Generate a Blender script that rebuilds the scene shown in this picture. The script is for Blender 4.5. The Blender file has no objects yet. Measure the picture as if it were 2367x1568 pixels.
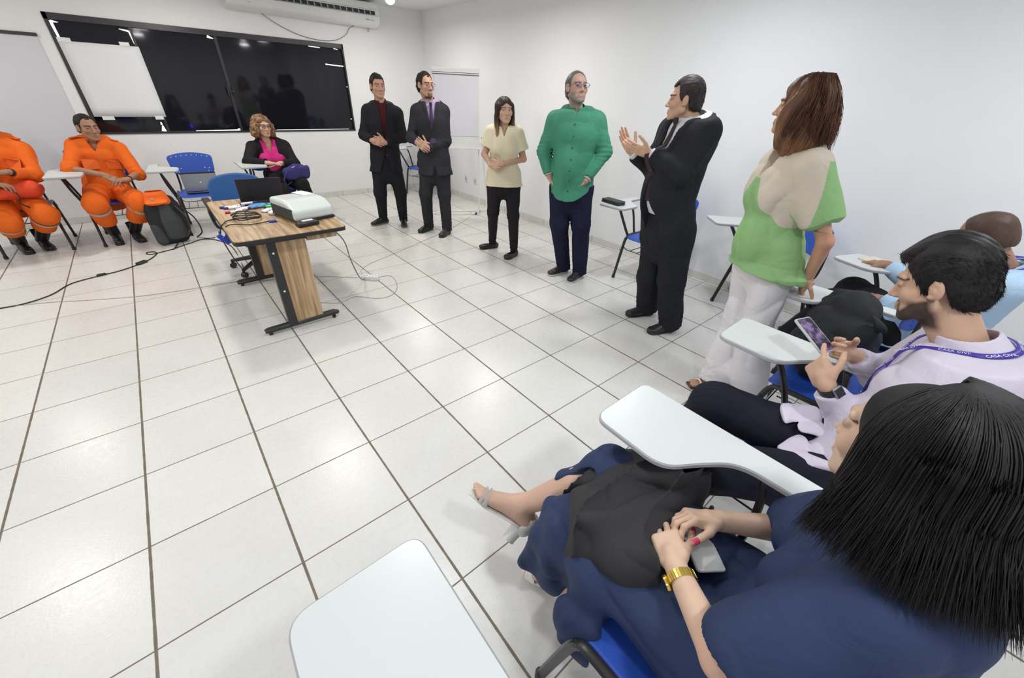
import bpy, math, random
import numpy as np
from mathutils import Matrix, Vector

random.seed(7)
S = bpy.context.scene
COL = S.collection

# ------------------------------------------------------------ camera
CAM = np.array([1.4398, -1.1372, 1.6200])
MROT = np.array([[0.765706, -0.641922, 0.040378], [-0.316162, -0.430312, -0.845502], [0.560122, 0.634639, -0.532444]])
cd = bpy.data.cameras.new('camera')
cam = bpy.data.objects.new('camera', cd)
COL.objects.link(cam)
r_, d_, f_ = MROT
cam.matrix_world = Matrix(((r_[0], -d_[0], -f_[0], CAM[0]), (r_[1], -d_[1], -f_[1], CAM[1]),
                           (r_[2], -d_[2], -f_[2], CAM[2]), (0, 0, 0, 1)))
cd.sensor_width = 36.0
cd.sensor_fit = 'HORIZONTAL'
cd.lens = 894.146 / 2367 * 36.0
cd.clip_start = 0.02
S.camera = cam

# ------------------------------------------------------------ world, exposure, ceiling lamps
W = bpy.data.worlds.new('world')
S.world = W
W.use_nodes = True
W.node_tree.nodes['Background'].inputs[0].default_value = (0.75, 0.85, 1.0, 1)
W.node_tree.nodes['Background'].inputs[1].default_value = 1.0
S.view_settings.view_transform = 'Standard'
S.view_settings.look = 'None'
S.view_settings.gamma = 1.0
S.view_settings.use_curve_mapping = False
S.view_settings.exposure = 0.0
LAMP_XY = [(-0.35, 5.0), (2.1, 5.0), (4.45, 5.0), (-0.35, 2.8), (2.1, 2.8), (4.4, 2.8),
           (-0.35, 0.55), (2.1, 0.55), (4.4, 0.55), (-0.35, -1.7), (2.1, -1.7), (4.4, -1.7)]
LAMP_W = 17.0

def lamp_light(x, y, z, col=(1.0, 0.965, 0.915)):
    ld = bpy.data.lights.new('ceiling_lamp_light', 'AREA')
    ld.shape = 'DISK'; ld.size = 0.22; ld.energy = LAMP_W; ld.color = col; ld.spread = math.radians(180)
    o = bpy.data.objects.new('ceiling_lamp_light', ld)
    o.location = (x, y, z)
    COL.objects.link(o)
    return o

for _x, _y in LAMP_XY:
    _c = (0.93, 0.96, 1.0) if _y < 1.5 else (1.0, 0.965, 0.91)
    lamp_light(_x, _y, 2.53, _c)

# ------------------------------------------------------------ tagging and object helpers
def tag(o, label=None, cat=None, group=None, kind=None):
    if label: o['label'] = label
    if cat: o['category'] = cat
    if group: o['group'] = group
    if kind: o['kind'] = kind
    return o

def empty(name, loc=(0, 0, 0), rz=0.0, label=None, cat=None, group=None):
    o = bpy.data.objects.new(name, None)
    o.empty_display_size = 0.1
    COL.objects.link(o)
    o.location = loc; o.rotation_euler = (0, 0, rz)
    return tag(o, label, cat, group)

def mesh_obj(name, verts, faces, mat, parent=None, smooth=True, cols=None, loc=(0, 0, 0), rot=(0, 0, 0), label=None):
    me = bpy.data.meshes.new(name)
    v = np.asarray(verts, dtype=np.float32)
    if isinstance(faces, np.ndarray):
        k = faces.shape[1]
        me.vertices.add(len(v)); me.vertices.foreach_set('co', v.ravel())
        me.loops.add(faces.size); me.loops.foreach_set('vertex_index', faces.ravel().astype(np.int32))
        me.polygons.add(len(faces))
        me.polygons.foreach_set('loop_start', np.arange(0, faces.size, k, dtype=np.int32))
        me.polygons.foreach_set('loop_total', np.full(len(faces), k, dtype=np.int32))
    else:
        me.from_pydata([tuple(map(float, p)) for p in v], [], faces)
    me.update(calc_edges=True)
    if smooth:
        me.polygons.foreach_set('use_smooth', np.ones(len(me.polygons), dtype=bool))
    if cols is not None:
        a = me.color_attributes.new('Col', 'FLOAT_COLOR', 'POINT')
        c = np.ones((len(v), 4), dtype=np.float32); c[:, :3] = cols
        a.data.foreach_set('color', c.ravel())
    me.validate()
    o = bpy.data.objects.new(name, me)
    for m in (mat if isinstance(mat, (list, tuple)) else [mat]):
        me.materials.append(m)
    COL.objects.link(o)
    o.location = loc; o.rotation_euler = rot
    if parent: o.parent = parent
    if label: o['label'] = label
    return o

class MB:
    """collects boxes, tubes, lathes and prisms into one mesh"""
    def __init__(s): s.v = []; s.f = []; s.mi = []
    def add(s, v, f, mi=0):
        b = len(s.v); s.v += [tuple(p) for p in v]; s.f += [tuple(b + i for i in q) for q in f]; s.mi += [mi] * len(f)
        return s
    def box(s, lo, hi, mi=0, bev=0.0, M=None):
        x0, y0, z0 = lo; x1, y1, z1 = hi
        if bev <= 0:
            v = [(x0, y0, z0), (x1, y0, z0), (x1, y1, z0), (x0, y1, z0), (x0, y0, z1), (x1, y0, z1), (x1, y1, z1), (x0, y1, z1)]
            f = [(0, 3, 2, 1), (4, 5, 6, 7), (0, 1, 5, 4), (1, 2, 6, 5), (2, 3, 7, 6), (3, 0, 4, 7)]
        else:
            b = bev; rings = []
            for z, i in ((z0, b), (z0 + b, 0), (z1 - b, 0), (z1, b)):
                rings.append([(x0 + b + 0, y0 + i, z), (x1 - b, y0 + i, z), (x1 - i, y0 + b, z), (x1 - i, y1 - b, z),
                              (x1 - b, y1 - i, z), (x0 + b, y1 - i, z), (x0 + i, y1 - b, z), (x0 + i, y0 + b, z)])
            v = sum(rings, []); f = [tuple(range(7, -1, -1)), tuple(range(24, 32))]
            for k in range(3):
                for j in range(8):
                    a = k * 8 + j; c = k * 8 + (j + 1) % 8
                    f.append((a, c, c + 8, a + 8))
        if M is not None: v = [tuple(M @ Vector(p)) for p in v]
        return s.add(v, f, mi)
    def tube(s, pts, r, n=8, mi=0, flat=1.0, close=False):
        P = [np.array(p, float) for p in pts]; N = len(P)
        t0 = P[1] - P[0]; t0 /= np.linalg.norm(t0)
        up = np.array([0, 0, 1.0]) if abs(t0[2]) < 0.9 else np.array([1.0, 0, 0])
        u = np.cross(t0, up); u /= np.linalg.norm(u)
        v = []
        for i in range(N):
            t = (P[min(i + 1, N - 1)] - P[max(i - 1, 0)]) if not close else (P[(i + 1) % N] - P[i - 1])
            t /= np.linalg.norm(t)
            u = u - t * np.dot(u, t); u /= np.linalg.norm(u)
            w = np.cross(t, u); rr = r[i] if isinstance(r, (list, tuple)) else r
            for k in range(n):
                a = 2 * math.pi * k / n
                v.append(P[i] + rr * (math.cos(a) * u + flat * math.sin(a) * w))
        f = []
        for i in range(N if close else N - 1):
            for k in range(n):
                a = i * n + k; b = i * n + (k + 1) % n; j = ((i + 1) % N) * n
                f.append((a, b, j + (k + 1) % n, j + k))
        if not close:
            f.append(tuple(range(n - 1, -1, -1))); f.append(tuple((N - 1) * n + k for k in range(n)))
        return s.add(v, f, mi)
    def prism(s, poly, z0, z1, mi=0, bev=0.0, M=None):
        """poly: list of (x, y) counter clockwise, extruded in z"""
        n = len(poly)
        if bev > 0:
            q = inset(poly, bev)
            lv = [(q, z0), (poly, z0 + bev), (poly, z1 - bev), (q, z1)]
        else: lv = [(poly, z0), (poly, z1)]
        v = [(p[0], p[1], z) for pl, z in lv for p in pl]
        f = [tuple(range(n - 1, -1, -1)), tuple((len(lv) - 1) * n + k for k in range(n))]
        for k in range(len(lv) - 1):
            for j in range(n):
                a = k * n + j; c = k * n + (j + 1) % n
                f.append((a, c, c + n, a + n))
        if M is not None: v = [tuple(M @ Vector(p)) for p in v]
        return s.add(v, f, mi)
    def lathe(s, prof, n=16, mi=0, M=None):
        v = []; f = []
        for r, z in prof:
            for k in range(n):
                a = 2 * math.pi * k / n; v.append((r * math.cos(a), r * math.sin(a), z))
        for i in range(len(prof) - 1):
            for k in range(n):
                a = i * n + k; b = i * n + (k + 1) % n
                f.append((a, b, b + n, a + n))
        f.append(tuple(range(n - 1, -1, -1))); f.append(tuple((len(prof) - 1) * n + k for k in range(n)))
        if M is not None: v = [tuple(M @ Vector(p)) for p in v]
        return s.add(v, f, mi)
    def build(s, name, mat, parent=None, smooth=True, loc=(0, 0, 0), rot=(0, 0, 0), label=None, auto=True):
        o = mesh_obj(name, s.v, s.f, mat, parent, smooth, None, loc, rot, label)
        if isinstance(mat, (list, tuple)):
            o.data.polygons.foreach_set('material_index', np.array(s.mi, dtype=np.int32))
        if smooth and auto:
            try: o.data.set_sharp_from_angle(angle=math.radians(38))
            except Exception: pass
        return o

def inset(poly, d):
    n = len(poly); out = []
    for i in range(n):
        p0 = np.array(poly[i - 1]); p = np.array(poly[i]); p1 = np.array(poly[(i + 1) % n])
        a = (p - p0) / (np.linalg.norm(p - p0) + 1e-9); b = (p1 - p) / (np.linalg.norm(p1 - p) + 1e-9)
        na = np.array([-a[1], a[0]]); nb = np.array([-b[1], b[0]]); m = na + nb
        m = m / max(1e-6, np.dot(m, na)); out.append(tuple(p + m * d))
    return out

def rpoly(pts, r, n=6):
    """round the corners of a polygon; r number or list"""
    out = []; N = len(pts)
    for i in range(N):
        p0, p, p1 = np.array(pts[i - 1], float), np.array(pts[i], float), np.array(pts[(i + 1) % N], float)
        rr = r[i] if isinstance(r, (list, tuple)) else r
        a = p0 - p; b = p1 - p; rr = min(rr, 0.49 * np.linalg.norm(a), 0.49 * np.linalg.norm(b))
        a = p + a / np.linalg.norm(a) * rr; b = p + b / np.linalg.norm(b) * rr
        for k in range(n + 1):
            t = k / n; out.append(tuple((1 - t) ** 2 * a + 2 * t * (1 - t) * p + t * t * b))
    return out

def smooth_path(pts, n=6):
    P = [np.array(p, float) for p in pts]; P = [2 * P[0] - P[1]] + P + [2 * P[-1] - P[-2]]; out = []
    for i in range(1, len(P) - 2):
        for k in range(n):
            t = k / n; a, b, c, d = P[i - 1:i + 3]
            out.append(tuple(0.5 * (2 * b + (c - a) * t + (2 * a - 5 * b + 4 * c - d) * t * t + (3 * b - a - 3 * c + d) * t ** 3)))
    out.append(tuple(P[-2])); return out

def copy_tree(o, parent=None):
    c = o.copy(); COL.objects.link(c)
    if parent is not None: c.parent = parent
    for ch in list(o.children): copy_tree(ch, c)
    return c

# ------------------------------------------------------------ materials
def nmat(name):
    m = bpy.data.materials.new(name); m.use_nodes = True
    nt = m.node_tree; b = nt.nodes['Principled BSDF']
    return m, nt, b

def N(nt, typ, **kw):
    n = nt.nodes.new(typ)
    for k, v in kw.items():
        if k.startswith('_'): setattr(n, k[1:], v)
        else: n.inputs[k.replace('__', ' ')].default_value = v
    return n

def plain(name, col, rough=0.5, metal=0.0, spec=0.5, emit=0.0, bump=0.0, bscale=200.0, coat=0.0, vary=0.0):
    m, nt, b = nmat(name)
    b.inputs['Base Color'].default_value = (*col, 1); b.inputs['Roughness'].default_value = rough
    b.inputs['Metallic'].default_value = metal; b.inputs['Specular IOR Level'].default_value = spec
    b.inputs['Coat Weight'].default_value = coat
    if emit: b.inputs['Emission Color'].default_value = (*col, 1); b.inputs['Emission Strength'].default_value = emit
    tc = N(nt, 'ShaderNodeTexCoord')
    if bump:
        n = N(nt, 'ShaderNodeTexNoise', Scale=bscale, Detail=3.0); nt.links.new(tc.outputs['Object'], n.inputs['Vector'])
        bp = N(nt, 'ShaderNodeBump', Strength=bump, Distance=0.002)
        nt.links.new(n.outputs['Fac'], bp.inputs['Height']); nt.links.new(bp.outputs['Normal'], b.inputs['Normal'])
    if vary:
        n = N(nt, 'ShaderNodeTexNoise', Scale=6.0, Detail=4.0); nt.links.new(tc.outputs['Object'], n.inputs['Vector'])
        hv = N(nt, 'ShaderNodeHueSaturation'); hv.inputs['Color'].default_value = (*col, 1)
        mr = N(nt, 'ShaderNodeMapRange'); mr.inputs['To Min'].default_value = 1 - vary; mr.inputs['To Max'].default_value = 1 + vary
        nt.links.new(n.outputs['Fac'], mr.inputs['Value']); nt.links.new(mr.outputs['Result'], hv.inputs['Value'])
        nt.links.new(hv.outputs['Color'], b.inputs['Base Color'])
    return m

def vcol(name, rough=0.6, spec=0.3, sheen=0.0, bump=0.0, bscale=400.0, sss=0.0, stretch=None, wrinkle=0.0):
    """cloth, skin or hair: the albedo of the thing is stored per vertex"""
    m, nt, b = nmat(name)
    a = N(nt, 'ShaderNodeAttribute', _attribute_name='Col')
    nt.links.new(a.outputs['Color'], b.inputs['Base Color'])
    b.inputs['Roughness'].default_value = rough; b.inputs['Specular IOR Level'].default_value = spec
    if sheen: b.inputs['Sheen Weight'].default_value = sheen
    if sss:
        b.inputs['Subsurface Weight'].default_value = sss; b.inputs['Subsurface Scale'].default_value = 0.01
        b.inputs['Subsurface Radius'].default_value = (1.0, 0.4, 0.2)
    last = None
    tc = N(nt, 'ShaderNodeTexCoord')
    for st, sc, di in ((wrinkle, 14.0, 0.02), (bump, bscale, 0.0015)):
        if not st: continue
        n = N(nt, 'ShaderNodeTexNoise', Scale=sc, Detail=3.0)
        if sc < 50: n.inputs['Distortion'].default_value = 0.8
        src = tc.outputs['Object']
        if stretch:
            mp = N(nt, 'ShaderNodeMapping'); mp.inputs['Scale'].default_value = stretch
            nt.links.new(src, mp.inputs['Vector']); src = mp.outputs['Vector']
        nt.links.new(src, n.inputs['Vector'])
        bp = N(nt, 'ShaderNodeBump', Strength=st, Distance=di)
        nt.links.new(n.outputs['Fac'], bp.inputs['Height'])
        if last: nt.links.new(last.outputs['Normal'], bp.inputs['Normal'])
        nt.links.new(bp.outputs['Normal'], b.inputs['Normal']); last = bp
    return m

# ------------------------------------------------------------ implicit surfaces (rounded forms meshed on a grid)
def _n(v): v = np.asarray(v, float); return v / (np.linalg.norm(v) + 1e-12)
A3 = lambda *a: np.array(a, float)

def vnoise(x, y, z, seed=0):
    x, y, z = np.broadcast_arrays(x, y, z)
    xi = np.floor(x).astype(np.int64); yi = np.floor(y).astype(np.int64); zi = np.floor(z).astype(np.int64)
    fx = x - xi; fy = y - yi; fz = z - zi
    fx = fx * fx * (3 - 2 * fx); fy = fy * fy * (3 - 2 * fy); fz = fz * fz * (3 - 2 * fz)
    def h(a, b, c):
        n = (a * 374761393 + b * 668265263 + c * 2147483647 + seed * 974711) & 0xffffffff
        n = ((n ^ (n >> 13)) * 1274126177) & 0xffffffff
        return ((n ^ (n >> 16)) & 0xffff) / 65535.0
    r = 0
    for dx in (0, 1):
        for dy in (0, 1):
            for dz in (0, 1):
                r = r + h(xi + dx, yi + dy, zi + dz) * (fx if dx else 1 - fx) * (fy if dy else 1 - fy) * (fz if dz else 1 - fz)
    return r * 2 - 1

def cone(a, b, ra, rb, flat=False):
    a = np.asarray(a, float); b = np.asarray(b, float); d = b - a; L2 = float(d @ d) + 1e-12; L = math.sqrt(L2)
    R = max(ra, rb)
    def f(x, y, z):
        px, py, pz = x - a[0], y - a[1], z - a[2]
        t0 = (px * d[0] + py * d[1] + pz * d[2]) / L2
        t = np.clip(t0, 0, 1)
        qx = px - t * d[0]; qy = py - t * d[1]; qz = pz - t * d[2]
        if flat:
            t = np.maximum(t0, 0); qx = px - t * d[0]; qy = py - t * d[1]; qz = pz - t * d[2]
            dd = np.sqrt(qx * qx + qy * qy + qz * qz) - (ra + (rb - ra) * np.clip(t, 0, 1.2))
            return np.maximum(dd, (t0 - 1) * L)
        return np.sqrt(qx * qx + qy * qy + qz * qz) - (ra + (rb - ra) * t)
    return f, np.minimum(a, b) - R, np.maximum(a, b) + R

def ell(c, r, M=None):
    c = np.asarray(c, float); r = np.asarray(r, float)
    M = np.eye(3) if M is None else np.asarray(M, float)
    e = np.sqrt((M.T ** 2) @ (r ** 2))
    def f(x, y, z):
        px, py, pz = x - c[0], y - c[1], z - c[2]
        u = M[0, 0] * px + M[0, 1] * py + M[0, 2] * pz
        v = M[1, 0] * px + M[1, 1] * py + M[1, 2] * pz
        w = M[2, 0] * px + M[2, 1] * py + M[2, 2] * pz
        k0 = np.sqrt((u / r[0]) ** 2 + (v / r[1]) ** 2 + (w / r[2]) ** 2)
        k1 = np.sqrt((u / r[0] ** 2) ** 2 + (v / r[1] ** 2) ** 2 + (w / r[2] ** 2) ** 2) + 1e-9
        return k0 * (k0 - 1) / k1
    return f, c - e, c + e

def rbox(c, h, M=None, r=0.01):
    c = np.asarray(c, float); h = np.asarray(h, float) - r
    M = np.eye(3) if M is None else np.asarray(M, float)
    e = np.abs(M.T) @ (h + r)
    def f(x, y, z):
        px, py, pz = x - c[0], y - c[1], z - c[2]
        q = [np.abs(M[i, 0] * px + M[i, 1] * py + M[i, 2] * pz) - h[i] for i in range(3)]
        o = np.sqrt(np.maximum(q[0], 0) ** 2 + np.maximum(q[1], 0) ** 2 + np.maximum(q[2], 0) ** 2)
        return o + np.minimum(np.maximum(np.maximum(q[0], q[1]), q[2]), 0) - r
    return f, c - e, c + e

def loft(st, n=2.0):
    """st: list of (center, side unit vector, halfwidth, halfdepth)"""
    segs = []; R = max(max(s[2], s[3]) for s in st)
    for (c0, s0, a0, b0), (c1, s1, a1, b1) in zip(st[:-1], st[1:]):
        segs.append((np.array(c0, float), np.array(s0, float), a0, b0, np.array(c1, float), np.array(s1, float), a1, b1))
    lo = np.min([s[0] for s in st], axis=0) - R; hi = np.max([s[0] for s in st], axis=0) + R
    def f(x, y, z):
        out = None
        for c0, s0, a0, b0, c1, s1, a1, b1 in segs:
            d = c1 - c0; L2 = d @ d; ax = d / math.sqrt(L2)
            px, py, pz = x - c0[0], y - c0[1], z - c0[2]
            t = np.clip((px * d[0] + py * d[1] + pz * d[2]) / L2, 0, 1)
            qx = px - t * d[0]; qy = py - t * d[1]; qz = pz - t * d[2]
            s = _n(s0 + s1); s = _n(s - ax * (s @ ax)); g = np.cross(ax, s)
            ws = qx * s[0] + qy * s[1] + qz * s[2]; wg = qx * g[0] + qy * g[1] + qz * g[2]
            wa = qx * ax[0] + qy * ax[1] + qz * ax[2]
            A = a0 + (a1 - a0) * t; B = b0 + (b1 - b0) * t; m = np.minimum(A, B)
            rho = (np.abs(ws / A) ** n + np.abs(wg / B) ** n + np.abs(wa / m) ** n) ** (1.0 / n)
            q = (rho - 1) * m
            out = q if out is None else np.minimum(out, q)
        return out
    return f, lo, hi

def smin(a, b, k):
    if k <= 0: return np.minimum(a, b)
    h = np.clip(0.5 + 0.5 * (b - a) / k, 0, 1)
    return b + (a - b) * h - k * h * (1 - h)
def smax(a, b, k): return -smin(-a, -b, k)

class G:
    def __init__(s, lo, hi, h):
        s.lo = np.asarray(lo, float); s.h = h
        s.n = np.maximum(4, np.ceil((np.asarray(hi, float) - s.lo) / h).astype(int) + 1)
        s.V = np.full(tuple(s.n), 0.06, dtype=np.float32)
    @classmethod
    def fit(cls, prims, h, pad=0.02):
        return cls(np.min([p[1] for p in prims], axis=0) - pad, np.max([p[2] for p in prims], axis=0) + pad, h)
    def sl(s, lo, hi, m):
        a = np.clip(np.floor((lo - m - s.lo) / s.h).astype(int), 0, s.n); b = np.clip(np.ceil((hi + m - s.lo) / s.h).astype(int) + 1, 0, s.n)
        if np.any(b <= a): return None, None
        ax = [(s.lo[i] + s.h * np.arange(a[i], b[i])).astype(np.float32) for i in range(3)]
        return tuple(slice(a[i], b[i]) for i in range(3)), (ax[0][:, None, None], ax[1][None, :, None], ax[2][None, None, :])
    def U(s, p, k=0.02):
        q, P = s.sl(p[1], p[2], 0.05)
        if q is not None: s.V[q] = smin(s.V[q], p[0](*P), k)
        return s
    def S(s, p, k=0.005):
        q, P = s.sl(p[1], p[2], 0.03)
        if q is not None: s.V[q] = smax(s.V[q], -p[0](*P), k)
        return s
    def cut(s, pt, nrm, k=0.003):
        """keep the side the normal points away from"""
        q, P = s.sl(s.lo, s.lo + s.h * s.n, 0); nrm = _n(nrm)
        s.V[q] = smax(s.V[q], (P[0] - pt[0]) * nrm[0] + (P[1] - pt[1]) * nrm[1] + (P[2] - pt[2]) * nrm[2], k)
        return s
    def fn(s, f):
        q, P = s.sl(s.lo, s.lo + s.h * s.n, 0); s.V[q] = f(s.V[q], *P); return s
    def noise(s, amp, sc, seed=0, off=None):
        def f(V, x, y, z):
            m = np.abs(V) < 0.03
            X, Y, Z = np.broadcast_arrays(x, y, z); X, Y, Z = X[m], Y[m], Z[m]
            wx = X * sc[0]; wy = Y * sc[1]; wz = Z * sc[2]
            w = 0.7 * vnoise(wx * .6, wy * .6, wz * .6, seed + 5)
            v = vnoise(wx + w, wy - w, wz + w, seed); v = 1 - 2 * np.abs(v) ** 0.8
            V = V.copy(); V[m] += amp * v
            return V
        return s.fn(f)
    def blur(s, it=1):
        for _ in range(it):
            for ax in range(3):
                V = s.V; sh = np.roll(V, 1, ax) + np.roll(V, -1, ax)
                s.V = (0.5 * V + 0.25 * sh).astype(np.float32)
        return s
    def mesh(s):
        V = s.V; I = (V < 0)
        nx, ny, nz = V.shape
        acc = np.zeros((nx - 1, ny - 1, nz - 1, 3), np.float32); cnt = np.zeros((nx - 1, ny - 1, nz - 1), np.float32)
        offs = [(0, 0), (0, 1), (1, 0), (1, 1)]
        cr = []
        for ax in range(3):
            a = [slice(None)] * 3; b = [slice(None)] * 3; a[ax] = slice(0, -1); b[ax] = slice(1, None)
            va = V[tuple(a)]; vb = V[tuple(b)]; c = I[tuple(a)] != I[tuple(b)]
            idx = np.argwhere(c); x0 = va[c]; x1 = vb[c]; t = x0 / (x0 - x1)
            pos = idx.astype(np.float32); pos[:, ax] += t
            o = [i for i in range(3) if i != ax]
            for d0, d1 in offs:
                j = idx.copy(); j[:, o[0]] -= d0; j[:, o[1]] -= d1
                ok = (j >= 0).all(1) & (j[:, 0] < nx - 1) & (j[:, 1] < ny - 1) & (j[:, 2] < nz - 1)
                jj = j[ok]
                np.add.at(acc, (jj[:, 0], jj[:, 1], jj[:, 2]), pos[ok]); np.add.at(cnt, (jj[:, 0], jj[:, 1], jj[:, 2]), 1)
            cr.append((ax, o, idx, I[tuple(a)][c]))
        act = cnt > 0; num = np.full(cnt.shape, -1, np.int64); num[act] = np.arange(act.sum())
        verts = acc[act] / cnt[act][:, None] * s.h + s.lo
        F = []
        for ax, o, idx, ins in cr:
            q = []
            for d0, d1 in ((0, 0), (1, 0), (1, 1), (0, 1)):
                j = idx.copy(); j[:, o[0]] -= d0; j[:, o[1]] -= d1; q.append(j)
            ok = np.ones(len(idx), bool)
            for j in q: ok &= (j >= 0).all(1) & (j[:, 0] < nx - 1) & (j[:, 1] < ny - 1) & (j[:, 2] < nz - 1)
            f = np.stack([num[j[ok][:, 0], j[ok][:, 1], j[ok][:, 2]] for j in q], 1)
            flip = ins[ok] if ax != 1 else ~ins[ok]
            f[~flip] = f[~flip][:, ::-1]
            F.append(f)
        return verts.astype(np.float32), np.concatenate(F)[:, ::-1].copy()

def join(*ms):
    V = []; F = []; b = 0
    for v, f in ms:
        V.append(v); F.append(f + b); b += len(v)
    return np.concatenate(V), np.concatenate(F)

def strands(paths, r, taper=True):
    """paths (n, m, 3) -> one mesh of thin three sided tapered tubes"""
    P = np.asarray(paths, float); n, m, _ = P.shape
    T = np.gradient(P, axis=1); T /= np.linalg.norm(T, axis=2, keepdims=True) + 1e-9
    up = np.zeros_like(T); up[..., 0] = 0.3; up[..., 1] = 0.2; up[..., 2] = 1
    U = np.cross(T, up); U /= np.linalg.norm(U, axis=2, keepdims=True) + 1e-9; Wv = np.cross(T, U)
    rr = np.asarray(r).reshape(-1, 1, 1) * (np.clip(1.15 - np.linspace(0, 1, m) ** 3, .05, 1)[None, :, None] if taper else 1)
    rings = [P + rr * (math.cos(a) * U + math.sin(a) * Wv) for a in (0, 2.094, 4.189)]
    V = np.stack(rings, 2).reshape(-1, 3)
    i = np.arange(n)[:, None] * m * 3 + np.arange(m - 1)[None, :] * 3
    F = []
    for k in range(3):
        k2 = (k + 1) % 3
        F.append(np.stack([i + k, i + k2, i + 3 + k2, i + 3 + k], -1).reshape(-1, 4))
    return V.astype(np.float32), np.concatenate(F)

# ------------------------------------------------------------ shared materials
M = {}
M['wall'] = plain('wall_paint', (0.85, 0.855, 0.86), 0.55, spec=0.3, bump=0.08, bscale=60, vary=0.015)
M['wall_right'] = plain('wall_paint_cool_light', (0.865, 0.875, 0.895), 0.55, spec=0.3, bump=0.08, bscale=60, vary=0.015)  # same white paint, cool daylight on this wall put into its base colour
M['ceiling'] = plain('ceiling_panel', (0.86, 0.86, 0.85), 0.7, spec=0.2)
M['white'] = plain('white_plastic', (0.82, 0.83, 0.82), 0.35)
M['paper'] = plain('paper', (0.80, 0.81, 0.83), 0.8, spec=0.1)
M['grey_line'] = plain('grey_line', (0.45, 0.46, 0.48), 0.7)
M['board'] = plain('board', (0.66, 0.67, 0.72), 0.5, vary=0.02)
M['black_metal'] = plain('black_metal', (0.022, 0.020, 0.022), 0.35)
M['black'] = plain('black_plastic', (0.015, 0.015, 0.017), 0.45)
M['black_fabric'] = plain('black_fabric', (0.016, 0.017, 0.021), 0.85, bump=0.5, bscale=500)
M['dark_grey'] = plain('dark_grey_fabric', (0.052, 0.058, 0.062), 0.85, bump=0.5, bscale=500)
M['frame'] = plain('dark_aluminium', (0.05, 0.047, 0.05), 0.3, metal=0.4)
M['glass'] = plain('dark_film_glass', (0.010, 0.010, 0.015), 0.05, spec=0.4)
M['daylight'] = plain('daylight_gap', (0.95, 0.98, 1.0), 0.5, emit=1.6)
M['bulb'] = plain('lit_bulb', (1.0, 0.97, 0.9), 0.4, emit=9.0)
M['blue'] = plain('blue_plastic', (0.022, 0.085, 0.47), 0.42, bump=0.25, bscale=300)
M['blue_shell'] = plain('blue_shell_plastic', (0.02, 0.10, 0.30), 0.45)
M['blue_fabric'] = plain('blue_fabric', (0.03, 0.05, 0.22), 0.9)
M['tablet'] = plain('white_laminate', (0.66, 0.695, 0.685), 0.32, bump=0.03, bscale=300)
M['tablet_edge'] = plain('grey_edge_band', (0.42, 0.43, 0.45), 0.45)
M['silver'] = plain('silver_plastic', (0.34, 0.36, 0.40), 0.35, metal=0.5)
M['chrome'] = plain('chrome', (0.75, 0.75, 0.75), 0.15, metal=1.0)
M['gold'] = plain('gold', (0.83, 0.62, 0.16), 0.2, metal=1.0)
M['red'] = plain('red_card', (0.45, 0.02, 0.03), 0.5)
M['orange_card'] = plain('orange_cloth', (0.95, 0.16, 0.012), 0.75, bump=0.3)
M['proj'] = plain('projector_shell', (0.66, 0.72, 0.70), 0.22)
M['lens'] = plain('projector_lens_lit', (0.01, 0.06, 1.0), 0.2, emit=25.0)
M['navy_plastic'] = plain('navy_plastic', (0.02, 0.02, 0.25), 0.4)
M['vga'] = plain('blue_connector', (0.015, 0.05, 0.45), 0.4)
M['cyan_pack'] = plain('pale_blue_pack', (0.12, 0.33, 0.62), 0.3)
M['green'] = plain('green_plastic', (0.05, 0.75, 0.12), 0.4)
M['purple'] = plain('purple_fabric', (0.035, 0.028, 0.16), 0.8, bump=0.4, bscale=400)
M['outlet'] = plain('outlet_plastic', (0.72, 0.70, 0.62), 0.4)
M['cable_grey'] = plain('grey_cable', (0.22, 0.21, 0.20), 0.5)
M['cable_faint'] = plain('pale_cable', (0.42, 0.39, 0.35), 0.5)
M['brown'] = plain('brown_leather', (0.10, 0.045, 0.03), 0.5)
M['clear'] = plain('clear_case', (0.55, 0.58, 0.55), 0.15)

def wood_material():
    m, nt, b = nmat('wood_laminate')
    tc = N(nt, 'ShaderNodeTexCoord'); mp = N(nt, 'ShaderNodeMapping'); mp.inputs['Scale'].default_value = (28, 1.6, 1.6)
    nt.links.new(tc.outputs['Object'], mp.inputs['Vector'])
    n = N(nt, 'ShaderNodeTexNoise', Scale=1.0, Detail=6.0, Distortion=1.2); nt.links.new(mp.outputs['Vector'], n.inputs['Vector'])
    cr = N(nt, 'ShaderNodeValToRGB'); e = cr.color_ramp.elements
    e[0].position = 0.3; e[0].color = (0.22, 0.13, 0.060, 1); e[1].position = 0.62; e[1].color = (0.56, 0.40, 0.23, 1)
    x = cr.color_ramp.elements.new(0.46); x.color = (0.40, 0.26, 0.135, 1)
    nt.links.new(n.outputs['Fac'], cr.inputs['Fac']); nt.links.new(cr.outputs['Color'], b.inputs['Base Color'])
    b.inputs['Roughness'].default_value = 0.4
    return m
M['wood'] = wood_material()

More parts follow.
